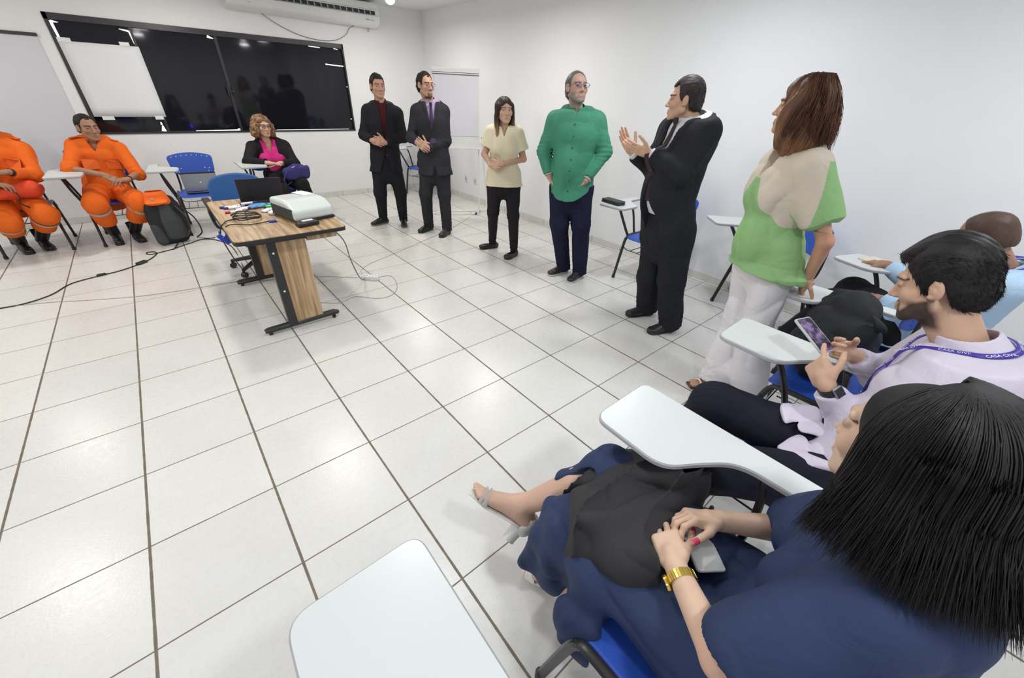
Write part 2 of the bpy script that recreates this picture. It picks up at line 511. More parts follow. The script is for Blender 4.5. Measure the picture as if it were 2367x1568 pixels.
def tile_material(name, ox, oy, sx, sy, gx=0.009, gy=0.0045, base=True):
    """glazed floor tiles laid in the plan grid of the room, world units"""
    m, nt, b = nmat(name)
    L = nt.links.new
    g = N(nt, 'ShaderNodeNewGeometry'); sp = N(nt, 'ShaderNodeSeparateXYZ'); L(g.outputs['Position'], sp.inputs['Vector'])
    def M_(op, a, v=None, c=None):
        n = N(nt, 'ShaderNodeMath', _operation=op)
        if hasattr(a, 'links'): L(a, n.inputs[0])
        else: n.inputs[0].default_value = a
        for i, q in ((1, v), (2, c)):
            if q is None: continue
            if hasattr(q, 'links'): L(q, n.inputs[i])
            else: n.inputs[i].default_value = q
        return n.outputs[0]
    wob = N(nt, 'ShaderNodeTexNoise', Scale=14.0, Detail=5.0, Roughness=0.7); L(g.outputs['Position'], wob.inputs['Vector'])
    wv = M_('MULTIPLY', M_('SUBTRACT', wob.outputs['Fac'], 0.5), 0.004)
    def line(out, o, s, w, ww):
        t = M_('DIVIDE', M_('SUBTRACT', out, o), s)
        fr = M_('SUBTRACT', t, M_('FLOOR', t))
        d = M_('MULTIPLY', M_('MINIMUM', fr, M_('SUBTRACT', 1.0, fr)), s)
        d = M_('ADD', d, M_('MULTIPLY', wv, ww))
        mr = N(nt, 'ShaderNodeMapRange'); mr.inputs['From Min'].default_value = w / 2 - 0.0005; mr.inputs['From Max'].default_value = w / 2 + 0.0012
        mr.inputs['To Min'].default_value = 1; mr.inputs['To Max'].default_value = 0
        L(d, mr.inputs['Value']); return mr.outputs['Result'], M_('FLOOR', t)
    lx, ix = line(sp.outputs['X'], ox, sx, gx, 1.0)
    ly, iy = line(sp.outputs['Y'], oy, sy, gy, 0.3)
    gr = M_('MAXIMUM', lx, ly)
    cb = N(nt, 'ShaderNodeCombineXYZ'); L(ix, cb.inputs[0]); L(iy, cb.inputs[1])
    wn = N(nt, 'ShaderNodeTexWhiteNoise', _noise_dimensions='3D'); L(cb.outputs[0], wn.inputs['Vector'])
    n1 = N(nt, 'ShaderNodeTexNoise', Scale=3.0, Detail=6.0, Roughness=0.65); L(g.outputs['Position'], n1.inputs['Vector'])
    n2 = N(nt, 'ShaderNodeTexNoise', Scale=38.0, Detail=5.0, Roughness=0.75); L(g.outputs['Position'], n2.inputs['Vector'])
    c1 = N(nt, 'ShaderNodeMixRGB'); c1.inputs[1].default_value = (0.66, 0.645, 0.605, 1); c1.inputs[2].default_value = (0.76, 0.755, 0.735, 1)
    L(n1.outputs['Fac'], c1.inputs[0])
    hv = N(nt, 'ShaderNodeHueSaturation'); L(c1.outputs[0], hv.inputs['Color'])
    mr = N(nt, 'ShaderNodeMapRange'); mr.inputs['To Min'].default_value = 0.965; mr.inputs['To Max'].default_value = 1.03; L(wn.outputs['Value'], mr.inputs['Value'])
    L(mr.outputs['Result'], hv.inputs['Value'])
    # scuffs and dirt specks
    d1 = N(nt, 'ShaderNodeMapRange'); d1.inputs['From Min'].default_value = 0.64; d1.inputs['From Max'].default_value = 0.78; L(n2.outputs['Fac'], d1.inputs['Value'])
    n3 = N(nt, 'ShaderNodeTexNoise', Scale=1.7, Detail=3.0, Roughness=0.6); L(g.outputs['Position'], n3.inputs['Vector'])
    d2 = N(nt, 'ShaderNodeMapRange'); d2.inputs['From Min'].default_value = 0.55; d2.inputs['From Max'].default_value = 0.72; L(n3.outputs['Fac'], d2.inputs['Value'])
    dirt = M_('MULTIPLY', M_('MULTIPLY', d1.outputs['Result'], d2.outputs['Result']), 0.55)
    c2 = N(nt, 'ShaderNodeMixRGB'); c2.inputs[2].default_value = (0.22, 0.20, 0.18, 1); L(hv.outputs['Color'], c2.inputs[1]); L(dirt, c2.inputs[0])
    gc = N(nt, 'ShaderNodeMixRGB'); gc.inputs[1].default_value = (0.11, 0.09, 0.065, 1); gc.inputs[2].default_value = (0.24, 0.20, 0.15, 1); L(wob.outputs['Fac'], gc.inputs[0])
    c3 = N(nt, 'ShaderNodeMixRGB'); L(c2.outputs[0], c3.inputs[1]); L(gc.outputs[0], c3.inputs[2]); L(gr, c3.inputs[0])
    L(c3.outputs[0], b.inputs['Base Color'])
    rg = M_('ADD', M_('MULTIPLY', gr, 0.5), M_('MULTIPLY_ADD', n2.outputs['Fac'], 0.25, 0.16))
    L(rg, b.inputs['Roughness']); b.inputs['Specular IOR Level'].default_value = 0.45
    n4 = N(nt, 'ShaderNodeTexNoise', Scale=90.0, Detail=3.0); L(g.outputs['Position'], n4.inputs['Vector'])
    bp = N(nt, 'ShaderNodeBump', Strength=0.12, Distance=0.003); L(n4.outputs['Fac'], bp.inputs['Height'])
    b2 = N(nt, 'ShaderNodeBump', Strength=0.6, Distance=0.002); b2.invert = True; L(gr, b2.inputs['Height']); L(bp.outputs['Normal'], b2.inputs['Normal'])
    L(b2.outputs['Normal'], b.inputs['Normal'])
    return m
TX = 0.46142; TY = 0.45
M['tile'] = tile_material('floor_tile', 0.0, 0.0, TX, TY)

# ------------------------------------------------------------ room shell
X0, X1, Y0, Y1, ZC = -2.3, 5.6, -3.0, 6.25, 2.74
def structure(o): o['kind'] = 'structure'; return o
structure(MB().box((X0 - .1, Y0 - .1, -0.08), (X1 + .1, Y1 + .1, 0)).build('floor', M['tile'], smooth=False))
structure(MB().box((X0 - .1, Y0 - .1, ZC), (X1 + .1, Y1 + .1, ZC + 0.06)).build('ceiling', M['ceiling'], smooth=False))
WX0, WX1, WZ0, WZ1 = 1.0, 4.2, 1.01, 2.18
wb = MB()
wb.box((X0, Y1, 0), (WX0, Y1 + .12, ZC)).box((WX1, Y1, 0), (X1 + .12, Y1 + .12, ZC))
wb.box((WX0, Y1, 0), (WX1, Y1 + .12, WZ0)).box((WX0, Y1, WZ1), (WX1, Y1 + .12, ZC))
structure(wb.build('wall_back', M['wall'], smooth=False))
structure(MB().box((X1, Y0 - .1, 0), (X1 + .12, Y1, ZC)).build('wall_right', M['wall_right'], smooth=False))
structure(MB().box((X0 - .12, Y0 - .1, 0), (X0, Y1 + .12, ZC)).build('wall_left', M['wall'], smooth=False))
structure(MB().box((X0, Y0 - .12, 0), (X1, Y0, ZC)).build('wall_front', M['wall'], smooth=False))
# tiled baseboards with cut joints
bt = tile_material('baseboard_tile', 0.0, 0.0, 0.462, 0.462, 0.004, 0.004)
def baseboard(name, along, lo, hi, fixed, sgn):
    m = MB()
    if along == 'x': m.box((lo, min(fixed, fixed + sgn * .011), 0), (hi, max(fixed, fixed + sgn * .011), 0.082), bev=0.003)
    else: m.box((min(fixed, fixed + sgn * .011), lo, 0), (max(fixed, fixed + sgn * .011), hi, 0.082), bev=0.003)
    structure(m.build(name, M['base_x' if along == 'x' else 'base_y'], smooth=False))
M['base_x'] = tile_material('baseboard_tile_x', 0.1, 50.0, 0.462, 200.0, 0.004, 0.004)
M['base_y'] = tile_material('baseboard_tile_y', 50.0, 0.2, 200.0, 0.462, 0.004, 0.004)
baseboard('baseboard_back', 'x', X0, X1 - .011, Y1, -1)
baseboard('baseboard_right', 'y', Y0, Y1, X1, -1)
baseboard('baseboard_left', 'y', Y0, Y1, X0, 1)
# thin cornice moulding where walls meet ceiling
structure(MB().box((X0, Y1 - .022, ZC - .014), (X1 - .022, Y1, ZC)).build('trim_1', M['white'], smooth=False))
structure(MB().box((X1 - .022, Y0, ZC - .014), (X1, Y1, ZC)).build('trim_2', M['white'], smooth=False))

# ------------------------------------------------------------ window with dark film
win = empty('window_1', (WX0, Y1, WZ0)); win['kind'] = 'structure'
ww, wh = WX1 - WX0, WZ1 - WZ0
fr = MB(); t = 0.035
fr.box((0, -.012, 0), (ww, .06, .022)).box((0, -.012, wh - .06), (ww, .06, wh)).box((0, -.012, 0), (t, .06, wh)).box((ww - .02, -.012, 0), (ww, .06, wh))
fr.build('window_frame', M['frame'], win, smooth=False)
for k, (a, b_) in enumerate(((t, .70), (.70, 1.54), (1.54, 2.36), (2.36, ww - .02))):
    g = MB().box((a, .018 + .008 * (k % 2), .02), (b_, .024 + .008 * (k % 2), wh - .05)).build('pane', M['glass'], win, smooth=False)
MB().box((.69, .0, .02), (.715, .03, wh - .05)).build('mullion', M['frame'], win, smooth=False)
MB().box((1.525, .0, .02), (1.56, .03, wh - .05)).build('mullion', M['frame'], win, smooth=False)
lt = MB().box((1.50, -.03, .49), (1.585, .0, .515)).box((1.50, -.035, .45), (1.52, .0, .56), bev=.003).box((1.565, -.035, .45), (1.585, .0, .56), bev=.003)
lt.build('latch', M['black'], win, smooth=False)
gaps = MB()
def gap(*p): gaps.add([(q[0], .013, q[1]) for q in p], [tuple(range(len(p)))])
def gx(u0, z0, u1, z1, w0, w1=None):
    w1 = w0 if w1 is None else w1; dx, dz = u1 - u0, z1 - z0; L = math.hypot(dx, dz); nx, nz = -dz / L, dx / L
    gap((u0 + nx * w0 / 2, z0 + nz * w0 / 2), (u1 + nx * w1 / 2, z1 + nz * w1 / 2), (u1 - nx * w1 / 2, z1 - nz * w1 / 2), (u0 - nx * w0 / 2, z0 - nz * w0 / 2))
gx(.045, 1.10, .055, .90, .025, .018)
gx(.045, 1.095, .10, 1.09, .02, .004)
gx(.60, 1.085, .685, 1.07, .006, .018); gx(.685, 1.07, .69, .95, .02, .004)
gx(1.46, 1.10, 1.52, 1.08, .03, .006)
gx(.655, .13, .655, .10, .01, .02); gx(.66, .09, .655, .025, .012, .05)
gx(1.0, .024, 1.50, .028, .008, .012); gx(1.50, .03, 1.545, .03, .035, .035)
gx(2.70, 1.105, 2.86, 1.10, .008); gx(3.06, 1.105, 3.12, 1.10, .006); gx(2.90, .90, 3.17, .89, .014, .010)
gx(3.17, .62, 3.18, .62, .012); gx(3.155, .17, 3.17, .17, .012); gx(2.0, .024, 3.1, .024, .003)
gaps.build('daylight_gap', M['daylight'], win, smooth=False, label='bright daylight leaking past torn film')
structure(win)

# paper sheet taped on the window and the big board left of it
pp = empty('flipchart_sheet', (1.03, Y1 - .012, 1.2), 0, 'blank white flipchart sheet taped onto the dark window', 'paper sheet')
v = []; f = []
for j in range(9):
    for i in range(9):
        v.append((i / 8 * .69 + (.012 * (1 - j / 8)), -.004 - .003 * math.sin(i * 1.3 + j), j / 8 * .735))
for j in range(8):
    for i in range(8): a = j * 9 + i; f.append((a, a + 1, a + 10, a + 9))
sh = mesh_obj('sheet', v, f, M['paper'], pp); sh.modifiers.new('thickness', 'SOLIDIFY').thickness = 0.0015
for (x, z, w) in ((.0, .725, .11), (.52, .73, .09), (.08, -.035, .11), (.585, -.03, .085)):
    MB().box((x, -.007, z), (x + w, -.0045, z + .04)).build('tape', M['white'], pp, smooth=False)
bd = empty('projection_board', (-1.3, Y1, 1.0), 0, 'long pale grey white board with dark top rail on wall beside the window', 'white board')
MB().box((0, -.014, -.45), (2.18, -.002, .96)).build('panel', M['board'], bd, smooth=False)
MB().box((0, -.028, .955), (2.19, -.002, .985), bev=.003).build('top_rail', M['frame'], bd, smooth=False)

# ------------------------------------------------------------ ceiling lamps
for i, (lx_, ly_) in enumerate(LAMP_XY):
    nm = 'only ceiling bulb in view, lit, above the dark-suited men by the corner' if i == 2 else 'lit ceiling bulb, %s of the %s' % (('left', 'middle', 'right')[i % 3], ('row nearest the window wall', 'second row from the window wall', 'third row from the window wall', 'row behind the front seats')[i // 3])
    lp = empty('ceiling_lamp', (lx_, ly_, ZC), 0, nm, 'lamp', 'bare bulbs on the ceiling')
    MB().lathe([(.055, -.0), (.055, -.012), (.03, -.03), (.024, -.045)], 20).build('socket', M['white'], lp)
    MB().lathe([(.012, -.045), (.03, -.06), (.055, -.09), (.062, -.12), (.055, -.15), (.03, -.17), (.004, -.178)], 20).build('bulb', M['bulb'], lp)

# ------------------------------------------------------------ air conditioner
ac = empty('air_conditioner', (2.74, Y1, 2.43), 0, 'white long ceiling air conditioner above the dark window', 'air conditioner')
prof = [(0, .0), (-.05, -.012), (-.16, -.008), (-.24, .02), (-.285, .07), (-.295, .115), (-.27, .125), (-.285, .18), (-.262, .19), (-.27, .225), (-.25, .27), (0, .27)]
n = len(prof); Lx = 1.99
v = [(x, p[0], p[1]) for x in (0, .03, Lx - .03, Lx) for p in prof]
for k in range(n):
    for s in (0, 3):
        i = s * n + k; x, y, z = v[i]; v[i] = (x, y * .95, .02 + (z - .02) * .95)
f = [tuple(range(n)), tuple(3 * n + k for k in range(n - 1, -1, -1))]
for s in range(3):
    for k in range(n): f.append((s * n + k, s * n + n + k, s * n + n + (k + 1) % n, s * n + (k + 1) % n))
mesh_obj('housing', v, f, M['white'], ac).data.set_sharp_from_angle(angle=math.radians(40))
MB().box((.45, -.283, .13), (Lx - .07, -.262, .178)).build('air_outlet', M['black'], ac, smooth=False)
for k in range(16):
    x = .52 + k * .088
    MB().add([(x, -.291, .132), (x + .018, -.291, .132), (x + .012, -.289, .165), (x - .002, -.288, .17)], [(0, 1, 2, 3)]).add(
        [(x, -.283, .132), (x + .018, -.283, .132), (x + .018, -.291, .132), (x, -.291, .132)], [(0, 1, 2, 3)]).build('louver', M['tablet_edge'], ac, smooth=False)
MB().box((Lx - .23, -.292, .06), (Lx - .17, -.276, .075), bev=.004).box((Lx - .17, -.290, .055), (Lx - .10, -.274, .06)).build('badge', M['chrome'], ac, smooth=False)
MB().box((.22, -.2825, .062), (.27, -.274, .07)).build('badge', M['grey_line'], ac, smooth=False)
MB().tube([(Lx - .10, -.05, .0), (Lx - .105, -.05, -.06)], .011, 10).build('drain_pipe', M['grey_line'], ac)
cb_ = MB().tube(smooth_path([(3.12, 6.2, 2.44), (3.3, 6.23, 2.34), (3.57, 6.235, 2.24), (3.85, 6.235, 2.2), (4.1, 6.235, 2.22), (4.27, 6.235, 2.3), (4.33, 6.22, 2.38), (4.40, 6.15, 2.425)], 5), .0045, 6)
tag(cb_.build('hanging_cord', M['cable_grey']), 'thin grey cord sagging below the air conditioner', 'cord')

# ------------------------------------------------------------ outlets on the right wall
for y in (5.02, 4.74):
    o = empty('wall_outlet', (X1, y, .33), 0, 'cream wall outlet %s' % ('nearer the room corner' if y > 5 else 'just right of its neighbour behind the easel'), 'outlet', 'low wall outlets behind the easel')
    MB().box((-.009, -.037, -.06), (0, .037, .06), bev=.004).build('cover_plate', M['outlet'], o, smooth=False)
    MB().box((-.012, -.018, -.022), (-.008, .018, .022), bev=.002).build('socket_face', M['tablet_edge'], o, smooth=False)

# ------------------------------------------------------------ flip chart easel
ea = empty('flipchart_easel', (4.88, 4.13, 0), math.radians(-34), 'white flipchart easel with blank pad, behind the man in purple tie', 'easel')
MB().box((-.34, -.012, .95), (.30, .012, 1.90), bev=.006).build('board', M['white'], ea, smooth=False)
MB().box((-.33, -.022, 1.83), (.305, -.010, 1.885), bev=.004).build('clamp', M['white'], ea, smooth=False)
MB().box((-.32, -.024, 1.845), (.295, -.021, 1.85)).box((-.32, -.024, 1.822), (.295, -.021, 1.827)).build('clamp_line', M['frame'], ea, smooth=False)
MB().box((-.31, -.020, 1.10), (.285, -.013, 1.825)).build('paper_pad', plain('pad_paper', (.77, .77, .84), .7), ea, smooth=False)
MB().box((-.34, -.045, .93), (.305, -.006, .955), bev=.004).build('pen_tray', M['white'], ea, smooth=False)
pt = MB()
for x in (-.30, .29):
    pt.tube(smooth_path([(x, .03, 1.4), (x, .03, .6), (x, .03, .14), (x - .0, .01, .05), (x - .06, -.03, .022), (x - .12, -.06, .018)], 5), .011, 8)
pt.tube([(-.36, -.10, .02), (.26, -.02, .02)], .009, 8)
pt.build('front_leg', M['white'], ea)
pt = MB(); pt.tube(smooth_path([(.34, .05, 1.05), (.38, .13, .6), (.42, .22, .13), (.41, .2, .045), (.33, .16, .02), (-.3, .10, .02)], 5), .010, 8)
pt.build('rear_leg', M['white'], ea)
MB().tube([(.33, .02, 1.06), (.37, .02, 1.06)], .028, 12).build('knob', M['black'], ea)
for x, y in ((.24, -.03), (.30, .16)): MB().lathe([(.014, 0), (.016, .03), (.01, .035)], 10).build('foot', M['black'], ea, loc=(x, y, 0))

# ------------------------------------------------------------ tablet arm chair
def seat_mesh():
    g = G((-.25, -.24, .36), (.25, .25, .50), .006)
    def f(V, x, y, z):
        zz = .435 + .35 * np.maximum(np.abs(x) - .12, 0) ** 1.6 - 1.1 * np.maximum(y - .12, 0) ** 2 + 1.2 * np.maximum(-y - .13, 0) ** 2
        d = np.abs(z - zz) - .005
        qx = np.abs(x) - (.225 - .1 * np.maximum(-y, 0)); qy = np.abs(y) - .215
        e = smax(qx, qy, .05)
        return smax(d, e, .006)
    g.fn(f); return g.mesh()
def back_mesh():
    g = G((-.26, -.33, .60), (.26, -.12, .90), .005)
    def f(V, x, y, z):
        yy = -.235 - .16 * (z - .72) - .9 * np.maximum(.2 - np.abs(x), 0) ** 2 * 0 + .55 * x * x
        d = np.abs(y - yy) - .0055
        top = z - (.865 - .7 * x * x); bot = (.615 + .25 * np.maximum(np.abs(x) - .13, 0)) - z
        e = smax(smax(top, bot, .01), np.abs(x) - (.21 + .10 * (z - .62)), .04)
        d = smax(d, e, .006)
        for hz, hx in ((.835, [-.18 + .0514 * i for i in range(8)]), (.70, [-.165, -.12, .12, .165]), (.665, [-.15, .15])):
            for q in hx:
                if abs(q) > .19 and hz > .8: continue
                r = np.sqrt((x - q) ** 2 + ((z - (hz - .5 * q * q)) * 1.2) ** 2) - .0065
                d = np.maximum(d, -r)
        return d
    g.fn(f); return g.mesh()
TAB = rpoly([(.41, .50), (.13, .50), (.12, .25), (.22, .19), (.31, .12), (.315, -.09), (.405, -.09)], [.04, .05, .06, .10, .12, .03, .03], 6)
def make_chair():
    t = empty('tablet_chair', (0, 0, 0))
    mesh_obj('seat', *seat_mesh(), M['blue'], t)
    mesh_obj('backrest', *back_mesh(), M['blue'], t)
    for s in (-1, 1):
        x = s * .235
        MB().tube(smooth_path([(x * 1.0, .175, .425), (x * 1.02, .20, .36), (x * 1.05, .265, .012)], 4), .0125, 8, flat=1.25).build('leg', M['black_metal'], t)
        MB().tube(smooth_path([(x * 1.0, -.165, .425), (x * 1.02, -.20, .36), (x * 1.05, -.30, .012)], 4), .0125, 8, flat=1.25).build('leg', M['black_metal'], t)
        MB().lathe([(.017, 0), (.017, .03), (.012, .032)], 10).build('leg_cap', M['black'], t, loc=(x * 1.05, .266, 0))
        MB().lathe([(.017, 0), (.017, .03), (.012, .032)], 10).build('leg_cap', M['black'], t, loc=(x * 1.05, -.301, 0))
    fm = MB()
    for s in (-1, 1):
        x = s * .235
        fm.tube(smooth_path([(x * 1.02, .20, .37), (x, .178, .425), (x, .12, .442), (x, -.12, .442), (x, -.168, .425), (x * 1.02, -.20, .37)], 5), .0125, 8, flat=1.25)
        fm.tube(smooth_path([(s * .20, -.10, .425), (s * .20, -.22, .44), (s * .19, -.265, .52), (s * .185, -.262, .75)], 5), .011, 8)
    for y in (.13, -.10): fm.tube([(-.235, y, .427), (.235, y, .427)], .011, 8)
    fm.build('frame', M['black_metal'], t)
    rk = MB()
    for x in (-.17, -.085, 0, .085, .17): rk.tube([(x, .16, .30), (x, -.2, .30)], .004, 6)
    rk.tube([(-.235, .205, .33), (-.2, .18, .30), (.2, .18, .30), (.235, .205, .33)], .004, 6).tube([(-.235, -.21, .33), (-.2, -.2, .30), (.2, -.2, .30), (.235, -.21, .33)], .004, 6)
    rk.build('book_rack', M['black_metal'], t)
    ps = MB()
    ps.tube(smooth_path([(.25, .10, .40), (.26, .15, .46), (.29, .22, .60), (.30, .30, .72), (.30, .36, .747)], 6), .013, 8)
    ps.tube(smooth_path([(.25, .02, .42), (.262, .03, .48), (.30, .03, .62), (.33, .05, .72), (.34, .10, .747), (.30, .36, .747)], 6), .011, 8)
    ps.box((.236, -.02, .40), (.262, .13, .45), bev=.004)
    ps.build('tablet_post', M['black_metal'], t)
    tb = MB().prism(TAB[::-1] if poly_area(TAB) < 0 else TAB, .752, .771, bev=.004).build('tablet_arm', [M['tablet'], M['tablet_edge']], t)
    for p in tb.data.polygons: p.material_index = 0 if p.normal.z > .9 else 1
    return t
def poly_area(p): return sum(p[i - 1][0] * p[i][1] - p[i][0] * p[i - 1][1] for i in range(len(p))) / 2
CH = [(2.12, -1.13, 0, 'tablet chair under the woman in navy dress in the foreground'),
      (1.22, -1.13, 0, 'empty tablet chair cut by the bottom edge, only its white tablet in view'),
      (2.95, -1.13, 0, 'tablet chair under the bearded man holding a phone'),
      (3.70, -1.02, 0, 'tablet chair with large black backpack on its blue seat'),
      (4.50, -1.02, -23, 'tablet chair of the bald man, notebook on its white tablet'),
      (5.19, -.19, 45, 'empty tablet chair by right wall, behind the woman in green and beige'),
      (5.10, .86, 90, 'empty tablet chair behind the gesturing man, black case on its tablet'),
      (5.17, 5.72, 112, 'tablet chair in the far room corner, behind the two dark-suited men'),
      (2.60, 5.17, 180, 'tablet chair under the seated woman in pink top'),
      (1.76, 5.22, 176, 'tablet chair with an open silver laptop on its seat'),
      (.96, 5.25, 180, 'tablet chair under the man in orange looking aside'),
      (.20, 5.30, 182, 'tablet chair at left edge under the other person in orange')]
ch0 = make_chair(); CHAIRS = []
for i, (x, y, a, lab) in enumerate(CH):
    c = ch0 if i == 0 else copy_tree(ch0)
    c.location = (x, y, 0); c.rotation_euler = (0, 0, math.radians(a))
    tag(c, lab, 'chair', 'blue tablet-arm chairs around the room'); CHAIRS.append(c)

# ------------------------------------------------------------ desk
dk = empty('desk', (2.0, 2.5, 0), 0, 'wood-topped desk with black metal legs in the middle of the room', 'desk')
top = rpoly([(-.345, -.655), (.375, -.655), (.375, .62), (-.345, .62)], .05, 6)
MB().prism(top, .722, .75, bev=.003).build('desk_top', M['wood'], dk)
MB().prism([(p[0] * 1.006, p[1] * 1.004) for p in top], .719, .744).build('edge_band', M['black'], dk)
for s, y in ((-1, -.565), (1, .53)):
    MB().box((-.165, y - .03, .03), (-.105, y + .03, .72), bev=.006).box((-.28, y - .025, .69), (.28, y + .025, .72)).build('leg_column', M['black_metal'], dk, smooth=False)
    MB().tube([(-.335, y, .035), (-.31, y, .038), (.18, y, .05), (.21, y, .04)], [.018, .026, .026, .018], 10, flat=.9).build('foot_bar', M['black_metal'], dk)
    MB().box((-.105, y - .016, .06), (.09, y + .016, .72)).build('side_panel', M['wood'], dk, smooth=False)
    sc = MB()
    for z in (.33, .62): sc.tube([(-.135, y + s * .030, z), (-.135, y + s * .034, z)], .008, 8)
    sc.build('screw', M['chrome'], dk)
    for x in (-.30, .17): MB().lathe([(.014, 0), (.014, .02), (.008, .025)], 8).build('leveling_foot', M['black'], dk, loc=(x, y, 0))
MB().box((-.03, -.545, .30), (-.012, .515, .72)).build('modesty_panel', M['wood'], dk, smooth=False)
MB().box((.10, -.60, .672), (.31, -.25, .72)).build('cable_tray', M['wood'], dk, smooth=False)

# projector
pj = empty('projector', (2.20, 2.27, .75), math.radians(12), 'white projector on the desk with a paper slip on top', 'projector')
g = G((-.2, -.24, 0), (.2, .24, .19), .005)
g.U(rbox((0, 0, .080), (.155, .185, .066), None, .028), 0).cut((0, -.06, .148), (0, -.50, 1), .02).cut((0, .2, .14), (0, .4, 1), .03)
mesh_obj('housing', *g.mesh(), M['proj'], pj)
MB().box((-.158, -.16, .02), (-.150, .16, .10), bev=.004).build('vent_grille', M['dark_grey'], pj, smooth=False)
MB().box((-.05, -.185, 0.0), (.155, -.13, .02), bev=.004).build('base_foot', M['black'], pj, smooth=False)
MB().box((-.12, .09, 0.0), (.12, .15, .02), bev=.004).build('base_foot', M['black'], pj, smooth=False)
MB().tube([(.08, .16, .07), (.08, .197, .07)], .032, 18).build('lens_ring', M['black'], pj)
MB().tube([(.08, .19, .07), (.08, .200, .07)], .022, 18).build('lens', M['lens'], pj)
sl_ = mesh_obj('paper_slip', *(lambda: (lambda m: (m.v, m.f))(MB().box((-.045, -.07, 0), (.045, .07, .002))))(), M['paper'], None, smooth=False, loc=(2.25, 2.37, .899), rot=(0.03, 0.0, math.radians(25)))
tag(sl_, 'small pale paper slip lying on top of the projector', 'paper')
# remote or power brick in front of the projector
rb = empty('power_brick', (2.15, 2.0, .75), math.radians(10), 'black power brick on desk in front of the projector', 'power adapter')
MB().box((-.075, -.035, 0), (.075, .035, .03), bev=.006).build('case', M['black'], rb)
MB().box((-.03, .0, .03), (.05, .03, .034), bev=.001).build('sticker', M['white'], rb)

# laptops
def laptop(name, loc, rz, w, d, tilt, col_lid, label, screen_h):
    o = empty(name, loc, rz, label, 'laptop')
    MB().box((-w / 2, -d / 2, .002), (w / 2, d / 2, .020), bev=.005).build('base', M['silver'] if col_lid != 'black' else M['dark_grey'], o, smooth=False)
    kb = MB()
    for r in range(5):
        for c in range(12):
            x = -w / 2 + .02 + c * (w - .04) / 12; y = -.01 + r * (d * .5 - .02) / 5
            kb.box((x, y, .0195), (x + (w - .04) / 12 * .8, y + .014, .0225))
    kb.build('keyboard', M['black'], o, smooth=False)
    Mx = Matrix.Translation((0, d / 2, .02)) @ Matrix.Rotation(-tilt, 4, 'X')
    MB().box((-w / 2, 0, .0), (w / 2, .007, screen_h), bev=.003, M=Mx).build('lid', M[col_lid], o, smooth=False)
    MB().box((-w / 2 + .01, -.001, .012), (w / 2 - .01, .0005, screen_h - .01), M=Mx).build('screen', M['black'], o, smooth=False)
    if col_lid == 'silver': MB().box((-w / 2 - .001, -.001, -.002), (w / 2 + .001, .0075, .006), M=Mx).box((-w / 2, -.002, screen_h - .012), (w / 2, .0075, screen_h + .001), M=Mx).build('hinge_strip', M['black'], o, smooth=False)
    if col_lid == 'silver':
        MB().lathe([(.009, 0), (.009, .001), (.006, .0012)], 16, M=Mx @ Matrix.Translation((0, .0072, screen_h / 2)) @ Matrix.Rotation(-PI / 2, 4, 'X')).build('emblem', M['chrome'], o)
    return o
PI = math.pi
laptop('laptop', (2.055, 2.985, .75), PI + math.radians(-6), .325, .23, math.radians(18), 'black', 'open black laptop on the desk, back of its screen to the camera', .20)
laptop('laptop', (1.79, 5.25, .447), PI + math.radians(-4), .35, .22, math.radians(12), 'silver', 'open silver laptop on the blue seat of an empty chair', .225)

# markers, cables and small packs on the desk
MKL = ['white marker with dark blue cap, cap at left, farthest back in the marker pile', 'white marker with dark blue cap, second from the back, cap at left', 'white marker with dark blue cap pointing right, nearest the black laptop', 'white marker lying on top of the other markers, dark blue cap at right', 'white marker with dark blue cap at right, in the middle of the front markers', 'white marker with dark blue cap, just behind the red-capped marker', 'white marker with a red cap, nearest the cable coil']
def marker(x, y, a, mat, lab, z=.759):
    o = empty('marker_pen', (x, y, z), a, lab, 'marker', 'whiteboard markers on the desk')
    MB().tube([(-.055, 0, 0), (.03, 0, 0)], .009, 10).build('barrel', M['white'], o)
    MB().tube([(.03, 0, 0), (.062, 0, 0), (.066, 0, 0)], [.0095, .0095, .006], 10).build('cap', M[mat], o)
    MB().tube([(-.055, 0, 0), (-.062, 0, 0)], .0085, 10).build('end_plug', M[mat], o)
for i, (x, y, a, c) in enumerate([(1.78, 2.80, 3.0, 'navy_plastic'), (1.80, 2.765, 3.05, 'navy_plastic'), (1.86, 2.815, .1, 'navy_plastic'), (1.92, 2.79, .15, 'navy_plastic'),
                                  (1.90, 2.72, .1, 'navy_plastic'), (1.86, 2.685, .12, 'navy_plastic'), (1.79, 2.63, 3.3, 'red')]):
    z = .759 if i not in (3,) else .777
    marker(x, y, a, c, MKL[i], z)
def pack(name, x, y, rz, w, d, h, mat, lab, cat, z=.75):
    g = G((-w, -d, 0), (w, d, h * 2), .004); g.U(ell((0, 0, h * .5), (w * .55, d * .55, h * .55)), 0).U(rbox((0, 0, h * .35), (w * .48, d * .48, h * .32), None, .006), .01)
    g.noise(.004, (40, 40, 40), 3); g.cut((0, 0, 0.0005), (0, 0, -1), 0)
    o = mesh_obj(name, *g.mesh(), M[mat]); o.location = (x, y, z); o.rotation_euler = (0, 0, rz); return tag(o, lab, cat)
pack('pen_packet', 1.97, 2.72, .3, .13, .075, .03, 'cyan_pack', 'pale blue plastic packet on desk before the black laptop', 'packet')
pack('pen_packet', 2.10, 2.71, .2, .12, .07, .03, 'cyan_pack', 'pale blue packet on desk beside the green cap', 'packet')
gc_ = MB().tube([(-.02, 0, 0), (.02, 0, 0)], .011, 10).build('bottle_cap', M['green'], loc=(2.04, 2.665, .762)); tag(gc_, 'bright green cap lying on the desk', 'cap')
pack('board_eraser', 2.02, 2.56, .5, .13, .05, .02, 'white', 'white flat plastic piece left of the projector, upper one', 'plastic piece')
